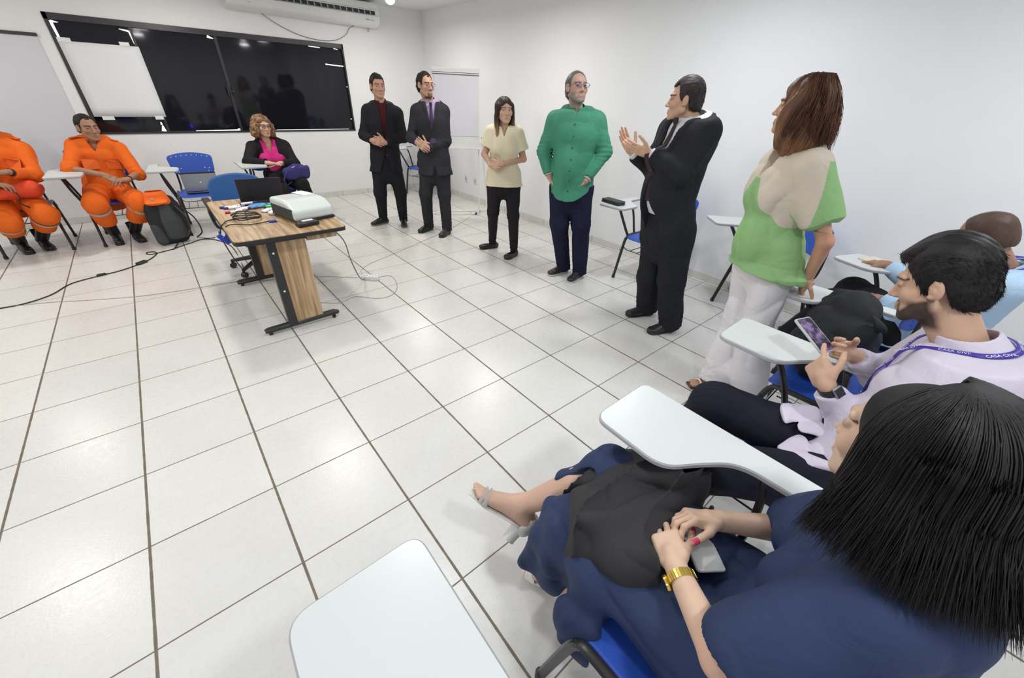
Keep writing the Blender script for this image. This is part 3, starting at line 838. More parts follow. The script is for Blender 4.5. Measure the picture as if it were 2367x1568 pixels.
pack('computer_mouse', 2.04, 2.44, .3, .10, .06, .03, 'white', 'white rounded mouse left of the projector', 'mouse')
bk = empty('book_stack', (2.29, 2.83, .75), .2)
COL.objects.unlink(bk); bpy.data.objects.remove(bk)
o = MB().box((-.10, -.07, 0), (.10, .07, .012), bev=.002).build('notepad', M['paper'], loc=(2.30, 2.83, .75), rot=(0, 0, .15)); tag(o, 'white notepad on desk under the red folder', 'notepad')
o = empty('red_folder', (2.29, 2.85, .762), .1, 'red folder on the white notepad beside the black laptop', 'folder')
MB().box((-.095, -.06, 0), (.095, .06, .016), bev=.002).build('cover', M['red'], o); MB().box((-.03, -.02, .016), (.04, .0, .018)).build('label_strip', M['white'], o)
# coiled black video cable
cc = empty('video_cable', (1.80, 2.30, .75), 0, 'black coiled video cable with blue plugs hanging over the desk edge', 'cable')
pts = [(-.17, -.02, -.06), (-.155, -.01, -.01), (-.13, .0, .01), (-.08, .08, .01)]
for k in range(34):
    a = k * .52; pts.append((.03 + .085 * math.cos(a) * (1 + .15 * math.sin(k * 1.7)), .09 + .10 * math.sin(a) * (1 + .2 * math.cos(k * 1.1)), .008 + .001 * k + .004 * math.sin(k * 2.1)))
pts += [(.06, .30, .01), (.16, .36, .012), (.22, .30, .012)]
MB().tube(smooth_path(pts, 4), .0042, 6).build('cord', M['black'], cc)
MB().tube(smooth_path([(-.145, -.07, -.06), (-.13, -.06, .0), (-.08, -.06, .012), (.0, -.10, .008), (.08, -.10, .008), (.14, -.09, .01)], 5), .004, 6).build('cord', M['black'], cc)
MB().box((-.028, -.01, -.016), (.028, .01, .016), bev=.004, M=Matrix.Translation((-.172, -.025, -.08)) @ Matrix.Rotation(1.1, 4, 'Y')).build('plug', M['vga'], cc)
MB().box((-.028, -.01, -.016), (.028, .01, .016), bev=.004, M=Matrix.Translation((-.15, -.075, -.085)) @ Matrix.Rotation(1.3, 4, 'Y')).build('plug', M['vga'], cc)
MB().box((.14, -.105, 0), (.19, -.075, .014), bev=.004).build('plug', M['vga'], cc)
MB().tube([(.19, -.09, .007), (.2, -.09, .007)], .008, 8).build('plug_tip', M['chrome'], cc)

# ------------------------------------------------------------ blue office chair behind the desk
oc = empty('office_chair', (1.97, 3.42, 0), PI, 'blue swivel office chair with black armrests behind the desk', 'office chair')
g = G((-.28, -.36, .48), (.28, -.12, 1.0), .007)
def fbk(V, x, y, z):
    yy = -.25 - .1 * (z - .6) + .5 * x * x; d = np.abs(y - yy) - .014
    e = smax(np.abs(x) - (.235 - .12 * np.maximum(z - .75, 0)), smax(z - .875 + .9 * x * x, .53 - z, .03), .07)
    return smax(d, e, .015)
g.fn(fbk); mesh_obj('backrest', *g.mesh(), M['blue_shell'], oc)
g = G((-.28, -.26, .38), (.28, .28, .52), .007); g.U(rbox((0, 0, .455), (.24, .23, .032), None, .03), 0)
mesh_obj('seat', *g.mesh(), M['blue_fabric'], oc)
MB().tube([(0, 0, .09), (0, 0, .43)], .028, 12).box((-.03, -.28, .40), (.03, 0, .42)).box((-.03, -.29, .40), (.03, -.27, .65)).build('gas_column', M['black'], oc)
for s in (-1, 1):
    MB().tube(smooth_path([(s * .22, .02, .44), (s * .28, .03, .47), (s * .30, .04, .60), (s * .295, .12, .675), (s * .29, 0, .69), (s * .29, -.10, .68), (s * .29, -.12, .62), (s * .27, -.06, .5)], 5), .013, 8).build('armrest', M['black'], oc)
    MB().box((s * .29 - .03, -.13, .68), (s * .29 + .03, .14, .705), bev=.01).build('arm_pad', M['black'], oc)
for k in range(5):
    a = 2 * PI * k / 5 + .75
    lg = MB().tube([(.03 * math.cos(a), .03 * math.sin(a), .12), (.29 * math.cos(a), .29 * math.sin(a), .075)], [.026, .016], 8).build('base_leg', M['black'], oc)
    MB().tube([(.29 * math.cos(a) - .02 * math.sin(a), .29 * math.sin(a) + .02 * math.cos(a), .027), (.29 * math.cos(a) + .02 * math.sin(a), .29 * math.sin(a) - .02 * math.cos(a), .027)], .027, 12).tube([(.29 * math.cos(a), .29 * math.sin(a), .03), (.29 * math.cos(a), .29 * math.sin(a), .085)], .012, 8).build('caster', M['black'], lg)

# ------------------------------------------------------------ grey backpack with orange cap on top
bp_ = empty('backpack', (1.33, 4.80, 0), math.radians(8), 'black and grey backpack standing on the floor beside the man in orange', 'backpack')
g = G((-.26, -.2, 0), (.28, .2, .60), .007)
g.U(loft([((0, 0, .10), (1, 0, 0), .155, .11), ((0, 0, .24), (1, 0, 0), .17, .125), ((0, 0, .38), (1, 0, 0), .165, .115), ((.0, .01, .44), (1, 0, 0), .14, .09)], 2.6), 0)
g.noise(.006, (9, 9, 6), 4).cut((0, 0, .002), (0, 0, -1), 0).blur(1); mesh_obj('main_body', *g.mesh(), M['black_fabric'], bp_)
g = G((-.12, -.22, 0), (.16, .02, .52), .006)
g.U(loft([((.03, -.085, .10), (1, 0, 0), .10, .05), ((.02, -.095, .26), (1, 0, 0), .095, .06), ((.0, -.08, .42), (1, 0, 0), .06, .04)], 2.3), 0).blur(1)
mesh_obj('front_pocket', *g.mesh(), M['dark_grey'], bp_)
g = G((-.22, -.2, 0), (-.02, .05, .3), .006)
g.U(loft([((-.12, -.06, .06), (1, 0, 0), .055, .06), ((-.13, -.06, .20), (1, 0, 0), .05, .05)], 2.4), 0).blur(1)
mesh_obj('side_pocket', *g.mesh(), M['dark_grey'], bp_)
MB().tube(smooth_path([(.10, -.12, .42), (.155, -.15, .30), (.15, -.16, .16), (.10, -.14, .08)], 6), .016, 8, flat=.35).build('shoulder_strap', M['dark_grey'], bp_)
MB().tube(smooth_path([(.14, -.04, .40), (.24, -.06, .26), (.26, -.10, .10), (.20, -.06, .03)], 6), .02, 8, flat=.35).build('shoulder_strap', M['black_fabric'], bp_)
MB().tube(smooth_path([(.2, -.1, .03), (.3, -.14, .012), (.36, -.12, .008)], 4), .008, 6, flat=.4).tube(smooth_path([(.0, -.13, .03), (-.06, -.24, .008), (-.10, -.30, .006)], 4), .009, 6, flat=.4).build('loose_strap', M['black_fabric'], bp_)
bo = empty('spray_bottle', (1.195, 4.745, .17), .1, 'small white bottle tucked into the side pocket of the grey backpack', 'bottle')
MB().lathe([(.02, -.02), (.024, .02), (.022, .05), (.011, .075), (.010, .09)], 14).build('body', M['white'], bo); MB().lathe([(.012, .09), (.012, .105), (.006, .11)], 12).build('cap', M['white'], bo)
g = G((-.16, -.16, -.04), (.16, .16, .10), .006)
g.U(loft([((0, 0, -.005), (1, 0, 0), .115, .075), ((0, 0, .05), (1, 0, 0), .10, .06)], 2.5), 0)
g.U(ell((-.02, -.09, .0), (.105, .08, .012)), .02)
oc_ = empty('orange_hat', (1.315, 4.76, .478), math.radians(4), 'folded bright orange hat lying on top of the grey backpack', 'hat')
mesh_obj('crown', *g.blur(1).mesh(), M['orange_card'], oc_)
MB().tube([(-.04, -.072, .03), (-.04, -.082, .028)], .014, 12).build('crest_patch', M['tablet_edge'], oc_)

# ------------------------------------------------------------ cables on the floor
def floor_cable(name, pts, r, mat, label, plugs=()):
    o = empty(name, (pts[0][0], pts[0][1], 0), 0, label, 'cable')
    P = [(p[0] - pts[0][0], p[1] - pts[0][1], (p[2] if len(p) > 2 else r)) for p in pts]
    MB().tube(smooth_path(P, 8), r, 6).build('cord', M[mat], o)
    for (x, y, a, l, w) in plugs:
        MB().box((-l / 2, -w / 2, 0), (l / 2, w / 2, .022), bev=.006, M=Matrix.Translation((x - pts[0][0], y - pts[0][1], 0)) @ Matrix.Rotation(a, 4, 'Z')).build('plug', M['black' if mat != 'cable_faint' else 'white'], o)
    return o
floor_cable('extension_cord', [(-.6, 3.75), (-.2, 3.62), (.101, 3.59), (.248, 3.60), (.388, 3.70), (.494, 3.90), (.667, 3.99), (.837, 4.05), (1.022, 4.2), (1.119, 4.38), (1.12, 4.5), (1.05, 4.52), (1.08, 4.43), (1.26, 4.5), (1.42, 4.62), (1.62, 4.72), (1.8, 4.3), (1.78, 3.4, .02), (1.70, 2.9, .3), (1.64, 2.50, .6), (1.63, 2.34, .70)],
            .005, 'black', 'black power cable snaking over the tiles from the left edge', [(1.0, 4.18, .75, .10, .05), (.70, 4.0, .2, .07, .024)])
floor_cable('power_strip_cable', [(2.30, 2.0, .72), (2.42, 2.12, .55), (2.47, 2.2, .35), (2.56, 2.33, .12), (2.66, 2.50, .02), (2.68, 2.54, .012)], .0055, 'cable_grey', 'grey cable hanging from desk edge down to the white socket block', [(2.68, 2.53, -1.1, .05, .03)])
sb = empty('socket_block', (2.72, 2.50, 0), math.radians(-40), 'white socket block on the floor right of the desk', 'power strip')
MB().box((-.085, -.03, 0), (0, .035, .042), bev=.006).box((.0, -.04, 0), (.085, .02, .045), bev=.006).build('case', M['white'], sb)
hl = MB()
for x in (-.045, .04): hl.tube([(x - .012, -.005, .043), (x - .012, -.005, .046)], .004, 8).tube([(x + .012, -.005, .043), (x + .012, -.005, .046)], .004, 8)
hl.build('socket_hole', M['black'], sb)
floor_cable('thin_wire', [(2.75, 2.45), (2.84, 2.50), (2.92, 2.44), (2.86, 2.20), (2.74, 2.05), (2.60, 2.05), (2.45, 2.20), (2.30, 2.16), (2.16, 2.26)], .003, 'cable_faint', 'thin pale wire looping on the floor beside the socket block')
floor_cable('thin_wire', [(2.70, 2.56), (2.72, 2.75), (2.85, 2.88), (3.03, 2.96), (3.5, 3.16), (3.9, 3.34), (4.30, 3.52), (4.9, 3.9)], .0026, 'cable_faint', 'thin pale wire running over the floor toward the suited men')
floor_cable('thin_wire', [(-.3, 3.62), (.101, 3.60), (.374, 3.53), (.616, 3.41), (.979, 3.26), (1.344, 3.19), (1.714, 3.14), (2.1, 2.9), (2.34, 2.84), (2.63, 2.6)], .0028, 'cable_faint', 'thin pale wire crossing the floor under the desk from the left')

# ------------------------------------------------------------ people: materials
SK = vcol('skin', 0.5, 0.35, sss=0.12, bump=0.12, bscale=350)
CL = vcol('cloth', 0.85, 0.18, bump=0.35, bscale=420, wrinkle=0.25)
CLS = vcol('smooth_cloth', 0.7, 0.25, bump=0.2, bscale=500, wrinkle=0.32)
HR = vcol('hair', 0.55, 0.3, bump=0.5, bscale=160, stretch=(1, 1, .25))
SH = vcol('leather', 0.4, 0.5, bump=0.15, bscale=300)
EYE = plain('eye_white', (0.50, 0.47, 0.44), 0.25)
IRIS = plain('iris', (0.03, 0.015, 0.008), 0.15)
LENS, _nt, _b = nmat('spectacle_lens')
_b.inputs['Transmission Weight'].default_value = 1.0; _b.inputs['Roughness'].default_value = 0.02; _b.inputs['IOR'].default_value = 1.05
_b.inputs['Base Color'].default_value = (0.93, 0.93, 0.96, 1)

def rot_frame(f, u=(0, 0, 1)):
    f = _n(f); r = _n(np.cross(f, u)); return np.array([r, f, np.cross(r, f)])

def interp(a, xs, ys): return np.interp(a, xs, ys)

class Head:
    """c: centre between the ears, F rows = right, forward, up; s: scale; all head forms are given for a 0.235 m head"""
    def __init__(s, c, F, sc=1.0, female=False, jaw=1.0, width=1.0, nose=1.0, skin=(.55, .34, .24), beard=None, brow=(.03, .02, .015), lip=None, age=0):
        s.c = np.asarray(c, float); s.F = np.asarray(F); s.s = sc; s.fem = female; s.jaw = jaw; s.w = width * 1.09; s.nose = nose
        s.skin = np.array(skin); s.beard = beard; s.brow = np.array(brow); s.lip = np.array(lip if lip else (skin[0] * .80, skin[1] * .60, skin[2] * .60))
    def P(s, x, y, z): return s.c + s.s * (np.array([x * s.w, y, z]) @ s.F)
    def E(s, c, r): return ell(s.P(*c), np.array(r) * s.s * np.array([s.w, 1, 1]), s.F)
    def C(s, a, b, ra, rb): return cone(s.P(*a), s.P(*b), ra * s.s, rb * s.s)
    def loc(s, v):
        q = (v - s.c) @ s.F.T / s.s; q = q.copy(); q[:, 0] /= s.w; return q
    def build(s, g):
        j = s.jaw
        g.U(s.E((0, -.016, .036), (.073, .094, .083)), 0)
        g.U(s.E((0, .028, -.02), (.060, .060, .084)), .02)
        for q in (-1, 1):
            g.U(s.C((q * .050 * j, .005, -.052), (q * .018, .066, -.094), .022, .018), .022)
            g.U(s.E((q * .040, .058, -.020), (.022, .022, .022)), .02)
            g.U(s.C((q * .043, .070, .034), (q * .014, .084, .031), .009, .010), .012)
        g.U(s.E((0, .074, -.097), (.022 * j, .016, .016)), .015)
        g.U(s.E((0, .070, -.066), (.030, .022, .022)), .014)
        for q in (-1, 1): g.S(s.E((q * .031, .093, .010), (.019, .016, .012)), .010)
        n = s.nose
        g.U(s.C((0, .078, .022), (0, .098 * (1 + .02 * (n - 1)), -.022), .008, .0105 * n), .010)
        g.U(s.E((0, .103, -.028), (.0105 * n, .011 * n, .009)), .006)
        for q in (-1, 1):
            g.U(s.E((q * .0125, .092, -.031), (.0078 * n, .009, .007)), .006)
            g.U(s.E((q * .031, .0765, .0095), (.0142, .0118, .0118)), .004)
        # eyelid opening
        for q in (-1, 1): g.S(s.E((q * .031, .094, .0080), (.0108, .012, .0034)), .002)
        # mouth
        g.U(s.C((-.017, .088, -.0575), (.017, .088, -.0575), .0052, .0052), .006)
        g.U(s.C((-.014, .089, -.0675), (.014, .089, -.0675), .0062, .0062), .006)
        g.S(s.C((-.021, .0945, -.0622), (.021, .0945, -.0622), .0022, .0022), .003)
        # ears
        for q in (-1, 1):
            a = s.P(q * .074, -.004, .002)
            Fe = rot_frame(s.F[1] * .9 + s.F[0] * q * -.35, s.F[2])
            g.U(ell(a, np.array([.009, .019, .031]) * s.s, Fe), .006)
            g.S(ell(s.P(q * .084, .001, .003), np.array([.006, .011, .019]) * s.s, Fe), .004)
            g.U(ell(s.P(q * .073, .008, -.023), np.array([.007, .008, .009]) * s.s, Fe), .005)
            g.U(ell(s.P(q * .079, -.001, -.003), np.array([.004, .006, .009]) * s.s, Fe), .004)
        return g
    def col(s, v):
        q = s.loc(v); x, y, z = np.abs(q[:, 0]), q[:, 1], q[:, 2]
        c = np.tile(s.skin, (len(v), 1))
        n = vnoise(q[:, 0] * 25, y * 25, z * 25, 3)
        c *= (1 + .05 * n)[:, None]
        ck = np.exp(-((x - .042) ** 2 + (z + .025) ** 2) / .00035) * (y > .03)
        c = c * (1 - .10 * ck[:, None] * np.array([0, 1, 1]))
        def mixc(c, t, k): t = np.clip(t, 0, 1)[:, None]; return c * (1 - t) + np.array(k) * t
        if s.beard:
            bc, den, goat = s.beard
            zl = np.interp(x, [0, .018, .03, .05, .075], [-.078, -.066, -.070, -.045, -.018]); b = np.clip((zl - z) / .010, 0, 1) * np.clip((y + .004 + .3 * np.clip(-z - .05, 0, 1)) / .018 + .35 * n, 0, 1)
            b = np.maximum(b, np.clip(1 - np.abs(z + .0475) / .0065, 0, 1) * (x < .026) * (y > .06))
            b = np.maximum(b, np.clip(1 - (np.abs(x - .026)) / .006, 0, 1) * (z < -.045) * (z > -.09) * (y > .05))
            b *= np.clip((z + .14) / .02, 0, 1)
            if goat: b *= np.clip((.036 - x) / .008, 0, 1)
            b *= 1 - ((x < .02) & (np.abs(z + .0625) < .0115) & (y > .07))
            c = mixc(c, b * den * (1 + .15 * n), bc)
        br = np.clip(1 - np.abs(z - (.030 + .06 * (.032 - x) * (x > .03) + .05 * (x - .012) * (x <= .03))) / .0062, 0, 1) * (x > .010) * (x < .050) * (y > .055)
        c = mixc(c, br * 1.15, s.brow)
        lp = np.clip(1.5 - np.sqrt((x / .0165) ** 2 + ((z + .0625) / .0075) ** 2), 0, 1) * (y > .080)
        c = mixc(c, lp * 1.1, s.lip)
        sk = np.clip(1.35 - np.sqrt(((x - .031) / .016) ** 2 + ((z - .0085) / .0075) ** 2), 0, 1) * (y > .065)
        c = mixc(c, sk * 1.2, s.skin * .45)
        return c
    def eyes(s, parent, base, look=(0, 0)):
        for q in (-1, 1):
            m = MB(); prof = []
            R = .0112 * s.s
            for k in range(13):
                a = PI * k / 12; prof.append((max(R * math.sin(a), .0002), -R * math.cos(a)))
            fd = _n(s.F[1] + look[0] * s.F[0] + look[1] * s.F[2]); r = _n(np.cross(fd, s.F[2])); u = np.cross(r, fd)
            p = s.P(q * .031, .0775, .0085) - base
            Mx = Matrix(((r[0], u[0], fd[0], p[0]), (r[1], u[1], fd[1], p[1]), (r[2], u[2], fd[2], p[2]), (0, 0, 0, 1)))
            # orientation: lathe axis along gaze
            m.lathe(prof, 16, 0, Mx)
            o = m.build('eye', [EYE, IRIS], parent, auto=False)
            ir = np.zeros(len(m.f), dtype=np.int32)
            for i, f in enumerate(m.f):
                z = np.mean([m.v[j] for j in f], axis=0) - p
                ir[i] = 1 if (z @ fd) > R * .80 else 0
            o.data.polygons.foreach_set('material_index', ir)

def hand(g, w, d, pn, side, s=1.0, curl=(.3, .35, .4, .45), spread=.16, thumb=(.7, .4), nails=None, curl2=None, k=.004):
    """w wrist, d direction of the palm, pn direction the palm faces, side +1 when the thumb lies toward cross(d, pn)"""
    w = np.asarray(w, float); d = _n(d); pn = _n(np.asarray(pn) - d * (np.asarray(pn) @ d)); r = np.cross(d, pn) * side
    pl = .088 * s
    Fp = np.array([r, d, np.cross(r, d)])
    g.U(cone(w - d * .01 * s, w + d * .03 * s, .024 * s, .026 * s), k * 2)
    g.U(rbox(w + d * pl * .56, np.array([.038, .043, .0135]) * s, Fp, .012 * s), .012 * s)
    g.U(ell(w + d * .045 * s + r * .022 * s + pn * .008 * s, np.array([.017, .028, .014]) * s, Fp), .01 * s)
    g.U(ell(w + d * .045 * s - r * .022 * s + pn * .006 * s, np.array([.014, .030, .012]) * s, Fp), .01 * s)
    L = [.078, .087, .080, .062]; off = [.029, .0095, -.0105, -.029]; bs = [.082, .088, .084, .076]; rad = [.0088, .009, .0085, .0075]
    for i in range(4):
        b = w + d * bs[i] * s + r * off[i] * s
        a0 = (1.5 - i) * spread * .5
        dd = _n(d + r * a0); ang = 0
        c1 = curl[i]; seg = [L[i] * .46, L[i] * .29, L[i] * .25]
        cc = [c1 * .9, c1 * 1.15, c1 * .7] if curl2 is None else [c1, curl2[i], curl2[i] * .6]
        ra = rad[i] * s
        for q in range(3):
            ang += cc[q]
            e = b + (dd * math.cos(ang) + pn * math.sin(ang)) * seg[q] * s
            g.U(cone(b, e, ra, ra * .93), k if q else .007 * s); b0 = b; b = e; ra *= .93
        if nails is not None:
            t = _n(b - b0); n = _n(-pn * math.cos(ang) + dd * math.sin(ang)); nails.append((b + n * ra * .62, t, n, ra))
    b = w + d * .022 * s + r * .024 * s
    td = _n(d * .62 + r * thumb[0] + pn * thumb[1]); e = b + td * .042 * s
    g.U(cone(b, e, .014 * s, .0112 * s), .010 * s)
    td2 = _n(td + d * .35 - r * .12 + pn * .12 * thumb[1]); e2 = e + td2 * .032 * s; g.U(cone(e, e2, .0108 * s, .0100 * s), k)
    td3 = _n(td2 + d * .25 + pn * .05); e3 = e2 + td3 * .025 * s; g.U(cone(e2, e3, .010 * s, .0088 * s), k)
    if nails is not None:
        n = _n(r * side * 0 - pn * .5 + np.cross(td3, np.cross(r, td3)) * .8); nails.append((e3 + n * .006 * s, td3, n, .0095 * s))
    return g

def nail_mesh(nails, mat, parent, base):
    for p, t, n, r in nails:
        n = _n(n - t * (n @ t)); q = np.cross(t, n); v = []; f = []
        for i in range(5):
            for j in range(5):
                a = (i / 4 - .5) * 2; b_ = (j / 4 - .5) * 2
                sx = r * .82 * a * math.sqrt(max(0.05, 1 - .35 * b_ * b_)); ty = r * 1.1 * b_ + r * .25
                v.append(p - base + q * sx + t * ty + n * (r * .38 * (1 - a * a * .75) - r * .05 * b_ * b_))
        for i in range(4):
            for j in range(4): k = i * 5 + j; f.append((k, k + 1, k + 6, k + 5))
        o = mesh_obj('fingernail', v, f, mat, parent); m = o.modifiers.new('t', 'SOLIDIFY'); m.thickness = .0009

def torso_st(J, T, gw=1.0, gd=1.0, inf=0.0, lean=0.0):
    P = (J['hipR'] + J['hipL']) / 2; Nk = J['neck']; sh = _n(J['shR'] - J['shL']); hp = _n(J['hipR'] - J['hipL'])
    ax = _n(Nk - P); mid = J.get('mid'); st = []
    for t, a, b, fo in T:
        tt = min(max(t, 0), 1); sd = _n(hp * (1 - tt) + sh * tt)
        if mid is not None and 0 <= t <= 1: c = (1 - t) ** 2 * P + 2 * t * (1 - t) * (2 * mid - (P + Nk) / 2) + t * t * Nk
        elif t < 0 and 'down' in J: c = P + J['down'] * (-t) * .56
        else: c = P + (Nk - P) * t
        fw = _n(np.cross(ax, sd)) * -1
        fw = _n(np.cross(J['up'] if 'up' in J else A3(0, 0, 1), sd))
        st.append((c + fw * fo, sd, a * gw + inf, b * gd + inf))
    return st
T_M = [(-.16, .135, .10, 0), (-.02, .168, .118, 0), (.12, .166, .115, .005), (.30, .150, .108, .005), (.5, .155, .115, .01), (.70, .170, .122, .012), (.84, .172, .108, .0), (.94, .125, .082, -.01), (1.0, .075, .065, -.01)]
T_F = [(-.16, .14, .105, 0), (-.02, .172, .122, -.005), (.12, .165, .112, 0), (.32, .130, .095, .005), (.5, .135, .10, .01), (.70, .150, .112, .015), (.84, .152, .095, .0), (.94, .11, .075, -.01), (1.0, .062, .058, -.01)]

def wrinkle_arm(g, a, b, c, amp, seed):
    """creases round the inner elbow or knee"""
    a, b, c = map(np.asarray, (a, b, c)); ax1 = _n(b - a); ax2 = _n(c - b)
    def f(V, x, y, z):
        m = np.abs(V) < .02
        X, Y, Z = [q[m] for q in np.broadcast_arrays(x, y, z)]
        d = np.sqrt((X - b[0]) ** 2 + (Y - b[1]) ** 2 + (Z - b[2]) ** 2)
        u = (X - b[0]) * (ax1[0] + ax2[0]) + (Y - b[1]) * (ax1[1] + ax2[1]) + (Z - b[2]) * (ax1[2] + ax2[2])
        n = vnoise(X * 14, Y * 14, Z * 14, seed)
        V = V.copy(); V[m] += amp * np.sin(u * 95 + n * 4) * np.exp(-(d / .11) ** 2)
        return V
    return g.fn(f)

def finish(name, g, mat, parent, base, colf, keep=None):
    v, f = g.mesh()
    if keep is not None:
        pass
    c = colf(v)
    return mesh_obj(name, v - np.asarray(base, np.float32), f, mat, parent, cols=c)

def const(c, var=.04, seed=1, sc=9.0):
    c = np.array(c)
    return lambda v: np.clip(c[None, :] * (1 + var * vnoise(v[:, 0] * sc, v[:, 1] * sc, v[:, 2] * sc, seed))[:, None], 0, 1)

def shoe(parent, base, an, toe, col, sole, h=.005, style='shoe', sock=None):
    """an: ankle joint, toe: point below the toe tip on the floor"""
    an = np.asarray(an, float); toe = np.asarray(toe, float); d = toe - an; d[2] = 0; d = _n(d); F = np.array([np.cross(d, (0, 0, 1)), d, (0, 0, 1)])
    L = np.linalg.norm((toe - an)[:2]); z0 = toe[2]
    heel = np.array([an[0], an[1], 0]) - d * .055
    hz = np.array([0, 0, 1.0])
    q = lambda y, x, z: np.array([an[0], an[1], z0]) + d * y + F[0] * x + hz * z
    g = G.fit([ell(q(0, 0, .07), (.08, .08, .1)), ell(q(L, 0, .03), (.06, .06, .05))], h, .03)
    ys = [(-.058, .024, .028), (-.03, .036, .036), (.04, .036, .032), (L * .55, .043, .028), (L * .82, .040, .022), (L - .018, .026, .016)]
    g.U(loft([(q(y, 0, .032), F[0], w, hh) for y, w, hh in ys], 2.3), 0)
    if style == 'shoe':
        g.U(cone(q(0, 0, .045), q(.0, 0, .10), .040, .038), .02); g.U(cone(q(.03, 0, .07), q(L * .6, 0, .04), .035, .028), .02)
    elif style == 'boot':
        g.U(cone(q(0, 0, .045), an + hz * .14, .042, .050), .02); g.U(cone(q(.03, 0, .08), q(L * .6, 0, .045), .038, .030), .02)
    elif style == 'flat':
        g.U(cone(q(-.02, 0, .035), q(-.03, 0, .055), .034, .030), .012)
        g.S(ell(q(L * .32, 0, .085), (.036, L * .50, .048), F), .004)
    g.fn(lambda V, x, y, z: np.maximum(V, (z0 + .001) - z + 0 * x))
    sp = loft([(q(y, 0, .008), F[0], w + .003, .010) for y, w, hh in ys], 2.3)
    g.U(sp, .001); g.fn(lambda V, x, y, z: np.maximum(V, (z0 + .001) - z + 0 * x))
    cc = np.array(col); sc_ = np.array(sole)
    def cf(v):
        t = (v[:, 2] < z0 + .017).astype(float)[:, None]; return cc * (1 - t) + sc_ * t
    return finish('boot' if style == 'boot' else 'shoe', g, SH, parent, base, cf)

def face_hair(H, thk=.012, line=None, top=0, side=1.0, seed=1, front=.070, back=-.085, burn=-.012, volume=(1, 1, 1), amp=.0025, h=.0035, recede=0.0):
    """close hair over the skull, cut at the hairline"""
    F = H.F; g = G.fit([ell(H.P(0, -.02, .04), np.array([.12, .14, .13]) * H.s)], h, .01)
    g.U(ell(H.P(0, -.016, .036 + top * .4), (np.array([.073, .094, .083]) + np.array([thk * side, thk, thk + top])) * H.s * np.array(volume) * np.array([H.w, 1, 1]), F), 0)
    g.U(H.E((0, -.05, -.02), (.062 + thk * side, .056 + thk, .062)), .03)
    ys = [-.14, -.06, -.035, -.018, .0, .022, .034, .050, .070, .085, .13]
    zs = [back, back, -.045, .012, .030, burn, .010, .035 + recede * .5, front - .012, front, front]
    def f(V, x, y, z):
        px, py, pz = x - H.c[0], y - H.c[1], z - H.c[2]
        q = [(F[i, 0] * px + F[i, 1] * py + F[i, 2] * pz) / H.s for i in range(3)]
        ax = np.abs(q[0] / H.w)
        zl = np.interp(q[1].ravel(), ys, zs).reshape(q[1].shape)
        zl = zl + np.maximum(0, q[1] - .02) * recede * 6 * np.exp(-((ax - .045) / .02) ** 2)
        zl = np.where(q[1] > .045, np.maximum(zl, front - 3.2 * np.maximum(ax - .038, 0)), zl)
        zl = zl + .004 * vnoise(q[0] * 90, q[1] * 90, q[2] * 30, seed)
        V = smax(V, (zl - q[2]) * H.s * .7, .004)
        m = np.abs(V) < .02
        X, Y, Z = [a[m] for a in np.broadcast_arrays(*q)]
        V = V.copy(); V[m] += amp * (vnoise(X * 130 + 20 * Z, Y * 35, Z * 45 + 10 * Y, seed) + .6 * vnoise(X * 60, Y * 22, Z * 22, seed + 1))
        return V
    return g.fn(f)

def glasses(H, parent, base, mat, r=.0013, style='rect'):
    o = empty('glasses', (0, 0, 0)); o.parent = parent
    fr_ = MB()
    for q in (-1, 1):
        pts = []
        for k in range(16):
            a = 2 * PI * k / 16; cx, sz = math.cos(a), math.sin(a)
            e = 4 if style == 'rect' else 2
            rr = (abs(cx) ** e + abs(sz) ** e) ** (-1 / e)
            pts.append(H.P(q * .032 + rr * cx * .0235, .102 - .10 * (abs(q * .032 + rr * cx * .0235)) ** 1.0 * .25, .008 + rr * sz * .0150) - base)
        fr_.tube(pts, r, 6, close=True)
        fr_.tube([H.P(q * .056, .096, .014) - base, H.P(q * .074, .080, .014) - base, H.P(q * .080, .01, .010) - base, H.P(q * .078, -.012, .0) - base], r, 6)
        ln = MB(); ln.add(pts, [tuple(range(16))]); ln.build('glasses_lens', LENS, o, smooth=False)
    fr_.tube([H.P(-.009, .1005, .011) - base, H.P(0, .104, .013) - base, H.P(.009, .1005, .011) - base], r, 6)
    fr_.build('glasses_frame', mat, o)
    return o

